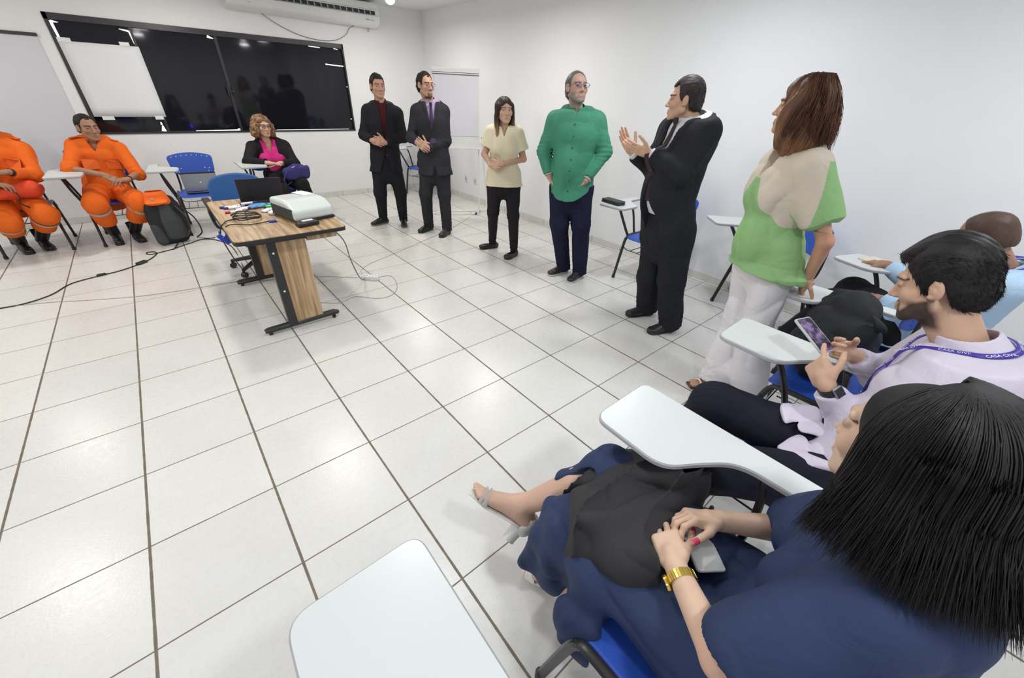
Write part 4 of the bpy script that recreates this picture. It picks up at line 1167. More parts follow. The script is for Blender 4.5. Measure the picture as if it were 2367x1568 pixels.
# ------------------------------------------------------------ people: joint positions in the room (metres)
POSE = {
 'm1': dict(base=A3(3.655, 4.175, 0.000), knR=A3(3.615, 4.137, 0.444), knL=A3(3.858, 4.036, 0.438), hipR=A3(3.669, 4.169, 0.800), hipL=A3(3.824, 4.104, 0.789), neck=A3(3.780, 4.144, 1.470), shR=A3(3.622, 4.188, 1.392), shL=A3(3.945, 4.075, 1.374), elR=A3(3.531, 4.205, 1.130), elL=A3(3.969, 4.022, 1.108), wrR=A3(3.549, 4.013, 1.085), wrL=A3(3.686, 3.956, 1.063), anR=A3(3.657, 4.250, 0.090), toeR=A3(3.400, 4.210, 0.000), anL=A3(3.872, 4.065, 0.090), toeL=A3(3.724, 3.746, 0.000), head=A3(3.756, 4.132, 1.642), hf=A3(-0.081, -0.997, 0.000)),
 'm2': dict(base=A3(4.075, 3.478, 0.000), knR=A3(3.944, 3.495, 0.517), knL=A3(4.147, 3.379, 0.507), hipR=A3(4.019, 3.510, 0.856), hipL=A3(4.161, 3.428, 0.849), neck=A3(4.092, 3.491, 1.510), shR=A3(3.944, 3.552, 1.427), shL=A3(4.202, 3.405, 1.429), elR=A3(3.857, 3.579, 1.150), elL=A3(4.209, 3.378, 1.123), wrR=A3(3.834, 3.385, 1.114), wrL=A3(3.916, 3.338, 1.062), anR=A3(4.036, 3.643, 0.090), toeR=A3(3.726, 3.542, 0.000), anL=A3(4.152, 3.360, 0.090), toeL=A3(3.891, 3.201, 0.000), head=A3(4.042, 3.496, 1.675), hf=A3(0.144, -0.990, 0.000)),
 'w3': dict(base=A3(4.268, 2.392, 0.000), knR=A3(4.189, 2.404, 0.495), knL=A3(4.353, 2.247, 0.470), hipR=A3(4.228, 2.424, 0.835), hipL=A3(4.373, 2.308, 0.832), neck=A3(4.306, 2.387, 1.345), shR=A3(4.194, 2.451, 1.286), shL=A3(4.397, 2.289, 1.288), elR=A3(4.123, 2.482, 1.083), elL=A3(4.460, 2.238, 1.050), wrR=A3(4.089, 2.330, 1.000), wrL=A3(4.174, 2.250, 1.014), anR=A3(4.321, 2.581, 0.080), toeR=A3(4.117, 2.639, 0.000), anL=A3(4.354, 2.210, 0.080), toeL=A3(4.123, 2.144, -0.000), head=A3(4.291, 2.374, 1.488), hf=A3(-0.354, -0.935, 0.000)),
 'm4': dict(base=A3(4.461, 1.409, 0.000), knR=A3(4.310, 1.495, 0.572), knL=A3(4.450, 1.329, 0.570), hipR=A3(4.350, 1.540, 0.890), hipL=A3(4.467, 1.402, 0.896), neck=A3(4.405, 1.507, 1.534), shR=A3(4.273, 1.631, 1.454), shL=A3(4.507, 1.354, 1.461), elR=A3(4.237, 1.706, 1.193), elL=A3(4.576, 1.272, 1.220), wrR=A3(4.231, 1.604, 0.991), wrL=A3(4.397, 1.299, 0.988), anR=A3(4.473, 1.517, 0.090), toeR=A3(4.206, 1.542, 0.000), anL=A3(4.511, 1.317, 0.090), toeL=A3(4.205, 1.261, 0.000), head=A3(4.374, 1.512, 1.692), hf=A3(-0.302, -0.937, 0.174)),
 'm5': dict(base=A3(4.315, 0.210, 0.000), knR=A3(4.294, 0.398, 0.387), knL=A3(4.221, 0.174, 0.454), hipR=A3(4.302, 0.427, 0.804), hipL=A3(4.206, 0.232, 0.857), mid=A3(4.239, 0.373, 1.158), neck=A3(4.257, 0.335, 1.533), shR=A3(4.314, 0.519, 1.460), shL=A3(4.190, 0.195, 1.479), elR=A3(4.245, 0.548, 1.211), elL=A3(4.081, 0.238, 1.219), wrR=A3(4.087, 0.651, 1.310), wrL=A3(3.984, 0.445, 1.330), anR=A3(4.384, 0.399, 0.090), toeR=A3(4.181, 0.496, 0.000), anL=A3(4.284, 0.117, 0.090), toeL=A3(4.042, 0.217, 0.000), head=A3(4.218, 0.418, 1.637), hf=A3(-0.516, 0.856, -0.035), fw=A3(-0.800, 0.600, 0.000)),
 'w6': dict(base=A3(3.905, -0.513, 0.000), knR=A3(3.952, -0.453, 0.475), knL=A3(3.820, -0.586, 0.521), hipR=A3(3.963, -0.416, 0.903), hipL=A3(3.832, -0.551, 0.933), mid=A3(3.888, -0.444, 1.175), neck=A3(3.884, -0.432, 1.448), shR=A3(4.002, -0.326, 1.381), shL=A3(3.779, -0.545, 1.397), elR=A3(4.058, -0.505, 1.121), elL=A3(3.812, -0.718, 1.078), wrR=A3(3.952, -0.618, 0.899), wrL=A3(3.871, -0.706, 0.878), anR=A3(3.868, -0.485, 0.070), toeR=A3(3.747, -0.393, 0.000), anL=A3(3.888, -0.678, 0.070), toeL=A3(3.746, -0.596, 0.000), head=A3(3.871, -0.378, 1.625), hf=A3(-0.279, 0.960, 0.000), fw=A3(-0.562, 0.827, 0.000)),
 'navy': dict(base=A3(2.120, -1.130, 0.000), hipR=A3(2.250, -1.230, 0.540), hipL=A3(2.080, -1.230, 0.540), mid=A3(2.240, -1.330, 0.760), neck=A3(2.275, -1.315, 0.965), shR=A3(2.385, -1.275, 0.860), shL=A3(2.120, -1.310, 0.905), elL=A3(1.975, -1.190, 0.705), wrL=A3(2.085, -1.035, 0.685), elR=A3(2.440, -1.180, 0.655), wrR=A3(2.275, -1.045, 0.695), knR=A3(2.280, -0.720, 0.565), anR=A3(2.100, -0.500, 0.300), knL=A3(2.060, -0.780, 0.470), anL=A3(2.100, -0.720, 0.080), toeR=A3(1.930, -0.360, 0.270), toeL=A3(2.050, -0.560, 0.000), head=A3(2.268, -1.235, 1.135), hf=A3(0.360, 0.920, -0.100)),
 'phone': dict(base=A3(2.950, -1.130, 0.000), hipR=A3(3.050, -1.220, 0.540), hipL=A3(2.870, -1.240, 0.540), mid=A3(3.000, -1.310, 0.760), neck=A3(3.130, -1.300, 1.030), shR=A3(3.310, -1.260, 0.975), shL=A3(2.980, -1.320, 0.965), elL=A3(3.020, -1.160, 0.690), wrL=A3(2.975, -1.055, 0.815), elR=A3(3.380, -1.160, 0.740), wrR=A3(3.260, -1.055, 0.830), knR=A3(2.950, -0.760, 0.535), anR=A3(3.050, -0.620, 0.090), knL=A3(2.640, -0.900, 0.500), anL=A3(2.780, -0.660, 0.090), toeR=A3(3.060, -0.440, 0.000), toeL=A3(2.720, -0.470, 0.000), head=A3(3.150, -1.155, 1.185), hf=A3(0.040, 0.940, -0.360)),
 'bald': dict(base=A3(4.500, -1.020, 0.000), hipR=A3(4.600, -1.140, 0.540), hipL=A3(4.420, -1.100, 0.540), mid=A3(4.500, -1.260, 0.750), neck=A3(4.500, -1.340, 1.000), shR=A3(4.700, -1.240, 0.950), shL=A3(4.340, -1.370, 0.930), elL=A3(4.420, -1.360, 0.680), wrL=A3(4.620, -0.980, 0.640), elR=A3(4.800, -1.100, 0.720), wrR=A3(4.850, -0.900, 0.790), knR=A3(4.920, -0.800, 0.550), anR=A3(5.000, -0.640, 0.090), knL=A3(4.720, -0.760, 0.500), anL=A3(4.720, -0.580, 0.090), toeR=A3(5.080, -0.480, 0.000), toeL=A3(4.740, -0.400, 0.000), head=A3(4.400, -1.205, 1.125), hf=A3(0.220, 0.860, -0.550)),
 'orange2': dict(base=A3(0.960, 5.250, 0.000), neck=A3(0.997, 5.360, 1.037), shR=A3(0.838, 5.320, 0.979), shL=A3(1.174, 5.300, 0.940), mid=A3(0.961, 5.360, 0.767), elR=A3(0.735, 5.120, 0.792), elL=A3(1.237, 5.160, 0.696), wrR=A3(0.978, 4.920, 0.742), wrL=A3(1.145, 4.950, 0.681), knR=A3(0.814, 4.840, 0.483), knL=A3(1.170, 4.840, 0.460), hipR=A3(0.838, 5.300, 0.537), hipL=A3(1.013, 5.300, 0.520), head=A3(1.002, 5.300, 1.148), hf=A3(0.450, -0.880, -0.050), anR=A3(0.819, 5.147, 0.090), toeR=A3(0.852, 4.788, 0.000), anL=A3(0.992, 5.131, 0.090), toeL=A3(1.086, 4.773, 0.000)),
 'orange1': dict(base=A3(0.200, 5.300, 0.000), neck=A3(0.278, 5.400, 1.073), shR=A3(0.102, 5.320, 0.977), shL=A3(0.451, 5.320, 0.960), mid=A3(0.259, 5.380, 0.787), elR=A3(0.070, 5.100, 0.800), elL=A3(0.455, 5.140, 0.747), wrR=A3(0.199, 4.900, 0.727), wrL=A3(0.338, 4.950, 0.811), knR=A3(0.148, 4.880, 0.390), knL=A3(0.425, 4.880, 0.419), hipR=A3(0.120, 5.340, 0.557), hipL=A3(0.263, 5.340, 0.542), head=A3(0.251, 5.350, 1.238), hf=A3(0.200, -0.950, -0.300), anR=A3(0.071, 5.253, 0.090), toeR=A3(0.213, 4.818, 0.000), anL=A3(0.223, 5.286, 0.090), toeL=A3(0.356, 4.904, 0.000)),
 'pink': dict(base=A3(2.600, 5.170, 0.000), neck=A3(2.641, 5.280, 0.990), shR=A3(2.459, 5.260, 0.921), shL=A3(2.822, 5.240, 0.921), mid=A3(2.697, 5.280, 0.726), elR=A3(2.327, 5.020, 0.780), elL=A3(2.868, 5.060, 0.729), wrR=A3(2.502, 4.840, 0.783), wrL=A3(2.650, 4.860, 0.767), knR=A3(2.589, 4.780, 0.461), knL=A3(2.833, 4.820, 0.513), hipR=A3(2.608, 5.220, 0.538), hipL=A3(2.808, 5.220, 0.534), head=A3(2.631, 5.240, 1.153), hf=A3(0.280, -0.940, -0.020), anR=A3(2.720, 4.760, 0.090), toeR=A3(2.720, 4.560, 0.000), anL=A3(2.930, 4.800, 0.090), toeL=A3(2.980, 4.600, 0.000)),
}

# ------------------------------------------------------------ people: figure builder
UP = A3(0, 0, 1)
class Fig:
    def __init__(s, key, label, skin, T=T_M, gw=1.0, gd=1.0, limb=1.0, hs=1.0, sit=False, look=(0, 0), **hk):
        J = POSE[key]; s.J = J; s.base = J['base']; s.sc = limb; s.sit = sit; s.skin = np.array(skin); s.key = key; s.hs = hs
        s.root = empty('person', s.base, 0, label, 'person')
        s.T = T; s.gw = gw; s.gd = gd
        hf = _n(J['hf']); s.H = Head(J['head'], rot_frame(hf, J.get('hu', UP)), skin=skin, **hk)
        sd = _n(J['shR'] - J['shL']); s.side = sd; s.fw = _n(np.cross(UP, sd)); s.N = J['neck']
        J['up'] = UP
        for k in 'RL':
            if J['toe' + k][2] < .02:
                d = J['toe' + k] - J['an' + k]; d[2] = 0; J['toe' + k] = J['an' + k] + _n(d) * (.205 if T is T_M else .175); J['toe' + k][2] = 0.001
        s.look = look
    def st(s, inf=0, lo=None, T=None): return torso_st(s.J, T or s.T, s.gw, s.gd, inf)
    def loc(s, x, y, z):
        """torso coordinates from the neck base: side, forward, up"""
        N_ = s.N; px, py, pz = x - N_[0], y - N_[1], z - N_[2]
        return px * s.side[0] + py * s.side[1] + pz * s.side[2], px * s.fw[0] + py * s.fw[1] + pz * s.fw[2], pz
    def arm(s, k, ra=.047, re=.038, rw=.026, inf=0.0, end=1.0, flat=False):
        J = s.J; a, b, c = J['sh' + k], J['el' + k], J['wr' + k]; m = s.sc; c2 = b + (c - b) * end
        return [cone(a, b, ra * m + inf, re * m + inf), cone(b, c2, re * m + inf, (re + (rw - re) * end) * m + inf, flat=1 if flat else False)]
    def leg(s, k, rh=.086, rk=.058, ra=.040, inf=0.0):
        J = s.J; m = s.sc; a, b, c = J['hip' + k], J['kn' + k], J['an' + k]
        calf = b + (c - b) * .3
        return [cone(a, b, rh * m + inf, rk * m + inf), cone(b, calf, rk * m + inf, rk * m * .95 + inf), cone(calf, c, rk * m * .95 + inf, ra * m + inf)]
    def body(s, hands, h=.005, hh=.0035, hc=.010, fore=1.0, nails=None, legs=True, feet=False):
        J = s.J; H = s.H; ms = []; cs = []
        # head and neck
        nk = H.P(0, -.022, -.055); nb = s.N + UP * -.03
        rn = (.053 if s.T is T_M else .044) * H.s
        cn = cone(nb, nk, rn * 1.12, rn)
        g = G.fit([ell(H.P(0, .01, .0), np.array([.095, .115, .125]) * H.s), cone(s.N, nk, .05, .05)], hh, .012)
        H.build(g); g.U(cn, .018); g.U(cone(nb, H.P(0, .02, -.075), rn * .8, rn * .62), .02)
        ms.append(g.mesh()); cs.append(H.col(ms[-1][0]))
        # hands with the forearm
        for k in 'RL':
            if hands.get(k) is None: continue
            q = hands[k]; w = J['wr' + k]; el = J['el' + k]; c0 = w + (el - w) * fore
            pr = [cone(c0, w, .045, .03), ell(w + _n(q['d']) * .09, (.12, .12, .12))]
            g = G.fit(pr, hh, .0)
            for p in s.arm(k): g.U(p, .01)
            nl = [] if nails else None
            hand(g, w, q['d'], q['pn'], q['side'], q.get('s', s.hs), q.get('curl', (.3, .35, .4, .45)), q.get('spread', .16), q.get('thumb', (.7, .4)), nl, q.get('curl2'))
            ms.append(g.mesh()); v = ms[-1][0]
            c = np.tile(s.skin * 1.0, (len(v), 1)); c *= (1 + .05 * vnoise(v[:, 0] * 60, v[:, 1] * 60, v[:, 2] * 60, 2))[:, None]
            fd = np.clip((np.linalg.norm(v - w, axis=1) - .10) / .08, 0, 1)[:, None]; c = c * (1 - fd * np.array([0, .08, .08]))
            cs.append(c)
            if nails: nail_mesh(nl, nails, s.root, s.base)
        # core under the clothes
        pr = [loft(s.st(-.030, T=[t for t in s.T if t[0] < .9] + [(.93, .10, .07, -.01)])), cone(s.N - UP * .04, nk, rn, rn)]
        for k in 'RL':
            pr += s.arm(k, inf=-.004)[:1] + (s.arm(k, inf=-.004)[1:] if hands.get(k) is None or fore < 1 else [])
            if legs: pr += s.leg(k, inf=-.012)
        g = G.fit(pr, hc, .02)
        for i, p in enumerate(pr): g.U(p, .012)
        ms.append(g.mesh()); cs.append(np.tile(s.skin, (len(ms[-1][0]), 1)))
        v, f = join(*ms)
        o = mesh_obj('body', v - np.asarray(s.base, np.float32), f, SK, s.root, cols=np.clip(np.concatenate(cs), 0, 1))
        H.eyes(s.root, s.base, s.look)
        return o
    def emit(s, name, g, col, mat=None, label=None):
        v, f = g.mesh(); c = col(v) if callable(col) else const(col, .05, 3)(v)
        return mesh_obj(name, v - np.asarray(s.base, np.float32), f, mat or CL, s.root, cols=c, label=label)
    def top(s, name, col, h=.006, inf=.012, sl=(.020, .016, .014), send=.93, T=None, hem=None, hemz=None, neck=.062, neckf=.0, vneck=None, opening=None, lapel=False, fold=.004, extra=(), seed=1, mat=None, post=None, k=.03, belly=None, label=None, sleeves=True, nz=.0, box=2.2):
        J = s.J; T = T or s.T
        if hem: T = [(hem[0], hem[1] / s.gw, hem[2] / s.gd, hem[3] if len(hem) > 3 else 0)] + [t for t in T if t[0] > hem[0] + .08]
        tp = loft(torso_st(J, T, s.gw, s.gd, inf), box); arms = []
        for kk in 'RL':
            if not sleeves: break
            a, b, c = J['sh' + kk], J['el' + kk], J['wr' + kk]; m = s.sc
            if send <= 0: arms.append([cone(a, a + (b - a) * (1 + send), .052 * m + sl[0], .047 * m + sl[1], flat=1)])
            else: arms.append([cone(a, b, .047 * m + sl[0], .038 * m + sl[1]), cone(b, b + (c - b) * send, .038 * m + sl[1], .027 * m + sl[2], flat=1)])
        al = [tp] + sum(arms, []) + list(extra)
        g = G.fit(al, h, .02)
        g.U(tp, 0)
        if belly: g.U(ell(*belly), .05)
        for kk in 'RL': g.U(cone(s.N - UP * .028 - s.fw * .008, J['sh' + kk] - UP * .008, .044 + inf * .6, .043 * s.sc + inf * .9), .04)
        for e in extra: g.U(e, .04)
        for a in arms:
            for p in a: g.U(p, k)
        # hem cut
        if hemz is not None: g.fn(lambda V, x, y, z: smax(V, (hemz(x, y) if callable(hemz) else hemz) - z + 0 * x, .004))
        # neck hole
        nk = s.H.P(0, -.02, -.06)
        g.S(cone(s.N - UP * .01, nk + UP * .05, neck, neck + .01), .006)
        g.fn(lambda V, x, y, z: smax(V, z - s.N[2] - .022 - nz + .25 * s.loc(x, y, z)[1], .006))
        if vneck or opening:
            w0, dep = vneck or (0, 1)
            def f(V, x, y, z):
                lx, ly, lz = s.loc(x, y, z); ax = np.abs(lx)
                w = np.clip(w0 * (1 + lz / dep), -.02, 1) if vneck else -.02 + 0 * lz
                if opening: w = np.maximum(w, np.clip((-lz - opening[0]) * opening[1], -.02, opening[2]))
                reg = np.maximum(ax - w, .015 - ly)
                V = smax(V, -reg, .004)
                if lapel:
                    w2 = np.clip(w0 * (1 + lz / dep), 0, 1) + .035 * np.clip(1 + lz / dep, 0, 1)
                    m = (ly > 0) * (lz > -dep * 1.05)
                    V = V - m * .007 * np.clip((w2 - ax) / .006, 0, 1)
                    ed = np.abs(ax) * (ly > 0) * (lz <= -dep)
                    V = V + .004 * np.exp(-((lx - .01) / .004) ** 2) * (ly > 0) * (lz < -dep)
                return V
            g.fn(f)
        if fold: g.noise(fold, (9, 9, 4.5), seed)
        for kk in 'RL':
            if send > 0 and sleeves: wrinkle_arm(g, J['sh' + kk], J['el' + kk], J['wr' + kk], .0035, seed)
        if post: post(g)
        return s.emit(name, g, col, mat, label)
    def collar(s, col, r=.064, hgt=.066, gap=.02, th=.006, tilt=.35, h=.0035, mat=None, spread=.0):
        nk = s.H.P(0, -.02, -.06); ax = _n(nk - s.N); a = s.N - ax * .015; b = s.N + ax * hgt
        g = G.fit([cone(a, b, r + .03, r + .02)], h, .01)
        g.U(cone(a, b, r + .012, r, flat=1), 0); g.S(cone(a - ax * .05, b + ax * .06, r - th + .012, r - th - .004), .002)
        def f(V, x, y, z):
            lx, ly, lz = s.loc(x, y, z)
            V = np.maximum(V, -(lz + .02) + 0 * lx)
            V = smax(V, lz - (hgt - tilt * (ly + .02) - .2 * np.abs(lx)), .003)
            return np.maximum(V, -np.maximum(np.abs(lx) - gap * (1 + (lz - .0) * 12), .0 - ly))
        g.fn(f)
        for q in (-1, 1):
            p0 = s.N + s.fw * (r * .95) + s.side * q * (gap + .004) + UP * .008; p1 = s.N + s.fw * (r * 1.05 + .012) + s.side * q * (gap + .022 + spread) - UP * .035; p2 = s.N + s.fw * .03 + s.side * q * (r + .006) + UP * .010
            g.U(cone(p0, p1, .006, .003), .008); g.U(cone(p0 + s.side * q * .015, p1 + s.side * q * .012 + UP * .01, .007, .004), .008); g.U(cone(p2, p1 + s.side * q * .01 + UP * .02, .005, .004), .01)
        return s.emit('collar', g, col, mat)
    def legs(s, col, h=.007, inf=.010, rh=.100, rk=.070, ra=.052, hem=.045, seed=2, fold=.004, waist=.10, wide=0.0, mat=None, name='trousers', post=None, pel=1.0, zmax=None):
        J = s.J; pr = []
        T = [(-.22, .11 * pel, .09 * pel, 0), (-.10, .155 * pel, .115 * pel, 0), (-.0, .168 * pel, .118, 0), (waist, .160, .112, .005), (waist + .06, .155, .108, .005)]
        tp = loft(torso_st(J, T, s.gw, s.gd, inf), 2.2)
        LG = []
        for k in 'RL':
            a, b, c = J['hip' + k], J['kn' + k], J['an' + k]; m = s.sc; d = _n(c - b); c2 = b + d * (b[2] - hem) / -d[2] if d[2] < -.4 else c
            LG.append([cone(a, b, rh * m + inf, rk * m + inf), cone(b, c2, rk * m + inf, ra * m + inf + wide, flat=1)])
        g = G.fit([tp] + sum(LG, []), h, .02); g.U(tp, 0)
        g1 = None
        for L_ in LG:
            gg = G.__new__(G); gg.lo = g.lo; gg.h = h; gg.n = g.n; gg.V = np.full(g.V.shape, .06, np.float32)
            for p in L_: gg.U(p, .03)
            g1 = gg.V if g1 is None else smin(g1, gg.V, .02)
        g.V = smin(g.V, g1, .03)
        g.noise(fold, (10, 10, 5), seed)
        if zmax is not None: g.cut((0, 0, zmax), UP, .01)
        def f(V, x, y, z):
            V = V + 0
            for k in 'RL':
                for c, r_, n_ in ((J['an' + k] + UP * .02, .10, 1.3), (J['kn' + k], .10, .7)):
                    m = np.exp(-(((x - c[0]) ** 2 + (y - c[1]) ** 2 + (z - c[2]) ** 2) / r_ ** 2)); V = V + .004 * n_ * m * np.sin(z * 150 + 14 * (x + y) + 5 * np.sin(x * 40 + y * 30))
            return V
        g.fn(f)
        if post: post(g)
        return s.emit(name, g, col, mat)
    def shoes(s, col, sole, style='shoe', h=.005):
        for k in 'RL': shoe(s.root, s.base, s.J['an' + k], s.J['toe' + k], col, sole, h, style)
    def front(s, lx, lz, add=.0):
        """point on the sampled garment front"""
        v = s._surf[0]; best = None
        for r in (.012, .025, .05):
            m = (np.abs(v[:, 0] - lx) < r) & (np.abs(v[:, 2] - lz) < r) & (v[:, 1] > 0)
            if m.any(): best = v[m, 1].max(); break
        return s.N + s.side * lx + s.fw * ((best if best is not None else .1) + add) + UP * lz
    def tie(s, col, length=.40, w=.032, h=.004, top=-.0):
        f = s.fw; ls = np.linspace(-.035, -length, 9); pts = [s.front(0, l, .005) for l in ls]
        g = G.fit([ell(p, (.05, .05, .05)) for p in pts] + [ell(s.N + f * .07, (.06, .06, .06))], h, .0)
        kn = s.front(0, -.03, .008) + UP * .022
        g.U(rbox(kn, (.017, .011, .019), np.array([s.side, f, UP]), .008), 0)
        st = [(p, s.side, np.interp(i, [0, 8], [.014, w]), .006) for i, p in enumerate(pts)]
        g.U(loft(st, 3.0), .004)
        return s.emit('tie', g, col, CLS)
    def buttons(s, zs, col, dd=.0, dx=0.0, r=.006):
        v, fcs = s._surf; 
        for z in zs:
            m = (np.abs(v[:, 0] - dx) < .012) & (np.abs(v[:, 2] - z) < .012) & (v[:, 1] > 0)
            if not m.any(): continue
            y = v[m, 1].max()
            p = s.N + s.side * dx + s.fw * (y + .001) + UP * z - s.base
            MB().tube([p - s.fw * .002, p + s.fw * .002], r, 10).build('button', plain('button', col, .4) if not isinstance(col, bpy.types.Material) else col, s.root)
    def surf(s, o):
        n = len(o.data.vertices); a = np.empty(n * 3, np.float32); o.data.vertices.foreach_get('co', a); a = a.reshape(-1, 3) + np.asarray(s.base)
        lx, ly, lz = s.loc(a[:, 0], a[:, 1], a[:, 2]); s._surf = (np.stack([lx, ly, lz], 1), None); return s
    def hair(s, g, col, var=.25, label=None, comb=1500, ln=.022, rad=.0008, sweep=.0):
        c0 = np.array(col)
        def cf(v):
            n = vnoise(v[:, 0] * 60, v[:, 1] * 60, v[:, 2] * 14, 5) * .6 + vnoise(v[:, 0] * 150, v[:, 1] * 150, v[:, 2] * 30, 6) * .4
            return np.clip(c0[None] * (1 + var * n)[:, None], 0, 1)
        o = s.emit('hair', g, cf, HR, label)
        if comb:
            me = o.data; nv = len(me.vertices); a = np.empty(nv * 3, np.float32); me.vertices.foreach_get('co', a); nn = np.empty(nv * 3, np.float32); me.vertices.foreach_get('normal', nn)
            a = a.reshape(-1, 3) + np.asarray(s.base); nn = nn.reshape(-1, 3); H = s.H; q = (a - H.c) @ H.F.T / H.s
            ok = np.where((nn @ H.F[2] > -.35) & (np.linalg.norm(q - np.array([0, -.016, .036]), axis=1) > .075))[0]
            rs_ = np.random.RandomState(4); ix = ok[rs_.randint(0, len(ok), comb)]; p = a[ix]; n_ = nn[ix]; ql = q[ix]
            side_ = np.clip(np.abs(ql[:, 0]) / .075, 0, 1)[:, None]; up_ = np.clip(ql[:, 2] / .1, 0, 1)[:, None]
            d = -H.F[1] * (.9 - .3 * side_) - H.F[2] * side_ * (.55 - .3 * up_) + H.F[0] * sweep * up_ + rs_.normal(size=(comb, 3)) * .08
            back_ = np.clip(-ql[:, 1] / .09, 0, 1)[:, None]; d = d - H.F[2] * back_ * .8
            d = d - n_ * (d * n_).sum(1, keepdims=True); d /= np.linalg.norm(d, axis=1, keepdims=True) + 1e-6
            L_ = ln * rs_.uniform(.6, 1.2, comb)[:, None, None]; t = np.linspace(0, 1, 6)[None, :, None]
            P_ = p[:, None] + d[:, None] * t * L_ + n_[:, None] * (.0010 - .52 * t ** 2 * L_ * L_ / .09 + .0006 * np.sin(t * 3))
            v, f = strands(P_, rad * rs_.uniform(.7, 1.3, comb))
            mesh_obj('hair_strands', v - np.asarray(s.base, np.float32), f, HR, s.root, cols=np.clip(np.tile(np.array(col) * 1.25, (len(v), 1)) * (1 + .4 * vnoise(v[:, 0] * 70, v[:, 1] * 70, v[:, 2] * 70, 2))[:, None], 0, 1))
        return o
def toward(f, c): return lambda v: c
BLACKM = M['black']

# ------------------------------------------------------------ man in black suit (left of the standing row)
def clasp(F, k_over='L'):
    """hands folded one over the other in front of the waist"""
    J = F.J; c = (J['wrR'] + J['wrL']) / 2
    dR = _n(J['wrL'] - J['wrR'] + F.fw * .02 - UP * .02); dL = -dR
    return dict(R=dict(d=dR + F.fw * .25, pn=-F.fw - UP * .1, side=1, curl=(.45, .5, .5, .55)), L=dict(d=dL + F.fw * .45 + UP * .05, pn=-F.fw - UP * .1, side=-1, curl=(.55, .6, .6, .6)))

F = Fig('m1', 'man standing in black suit over dark maroon shirt, hands clasped, leftmost of the standing row', (.50, .29, .20), look=(.55, .0), brow=(.02, .012, .01), jaw=.95)
F.body(clasp(F))
sh = F.top('shirt', (.055, .010, .014), inf=.010, send=.95, sl=(.008, .008, .008), hemz=F.N[2] - .56, neck=.060, fold=.002, nz=.01)
F.collar((.055, .010, .014), gap=.022)
F.top('suit_jacket', (.017, .017, .021), inf=.026, sl=(.026, .022, .020), send=.93, hem=(-.22, .205, .145), hemz=F.N[2] - .76, neck=.078, vneck=(.062, .42), opening=(.50, .30, .07), lapel=True, fold=.004, seed=4)
F.legs((.014, .014, .018), ra=.046, seed=5); F.shoes((.012, .012, .013), (.30, .20, .13))
F.hair(face_hair(F.H, .007, seed=2, top=.014, side=.35, front=.084, recede=.08), (.018, .013, .011))
MB().box((-.022, -.004, -.014), (.022, .004, .014), bev=.002, M=Matrix.Translation(tuple(F.N - F.base + F.fw * .132 - UP * .56)) @ Matrix.Rotation(math.atan2(F.fw[1], F.fw[0]) - PI / 2, 4, 'Z')).build('belt_buckle', M['silver'], F.root)

# ------------------------------------------------------------ man in charcoal suit with purple tie
F = Fig('m2', 'man in charcoal suit and purple tie with glasses and goatee, wrists crossed', (.52, .31, .22), look=(.5, .0), beard=((.03, .02, .016), .8, True), brow=(.02, .012, .01), jaw=.92)
F.body(clasp(F))
sh = F.top('shirt', (.42, .32, .50), inf=.010, send=.99, sl=(.008, .008, .010), hemz=F.N[2] - .56, neck=.060, fold=.002, nz=.01)
F.surf(sh); F.collar((.45, .35, .55), gap=.018); F.tie((.05, .030, .085))
F.top('suit_jacket', (.030, .031, .036), inf=.026, sl=(.026, .023, .020), send=.94, hem=(-.22, .20, .145), hemz=F.N[2] - .76, neck=.078, vneck=(.062, .34), opening=(.64, .25, .05), lapel=True, fold=.004, seed=7)
F.legs((.028, .029, .034), ra=.054, seed=8); F.shoes((.012, .012, .014), (.02, .02, .02))
F.hair(face_hair(F.H, .006, seed=3, top=.010, side=.35, recede=.2, front=.086), (.02, .014, .012))
glasses(F.H, F.root, F.base, M['black'])

# ------------------------------------------------------------ woman in cream blouse
F = Fig('w3', 'woman with long straight hair in cream blouse and black trousers, standing', (.58, .36, .26), T=T_F, limb=.9, gw=1.08, gd=1.0, hs=.88, look=(.5, 0), brow=(.04, .02, .015), sc=.96, jaw=.9, lip=(.50, .17, .15), nose=.9)
hd = clasp(F); F.body(hd)
br = [ell(F.N + F.fw * .085 + F.side * q * .07 - UP * .20, (.070, .062, .066)) for q in (-1, 1)]
def sleeve3(g):
    for k in 'RL':
        a = F.J['sh' + k]; b = F.J['el' + k]; g.U(cone(a + UP * .01, a + (b - a) * .66, .068, .082, flat=1), .02); g.S(cone(a + (b - a) * .5, a + (b - a) * 1.1, .058, .078), .004)
F.top('blouse', (.74, .66, .48), inf=.014, sl=(.014, .016, .014), send=-.36, hem=(-.14, .205, .15, 0), hemz=lambda x, y: F.N[2] - .565 + 0 * x * y, neck=.060, vneck=(.030, .08), extra=br, fold=.003, seed=9, post=sleeve3, mat=CLS)
F.legs((.018, .016, .019), rh=.104, rk=.066, ra=.040, hem=.06, seed=10, inf=.006, pel=1.0, zmax=F.N[2] - .52); F.shoes((.02, .014, .014), (.012, .01, .01), style='flat')
MB().tube([F.J['wrL'] + (F.J['elL'] - F.J['wrL']) * .10 - F.base + d for d in [np.array([math.cos(a) * F.side[0] * 0 + 0, 0, 0]) + (math.cos(a) * _n(np.cross(F.J['elL'] - F.J['wrL'], UP)) + math.sin(a) * UP) * .028 for a in np.linspace(0, 2 * PI, 16, endpoint=False)]], .0025, 6, close=True).build('bracelet', M['chrome'], F.root)
H = F.H
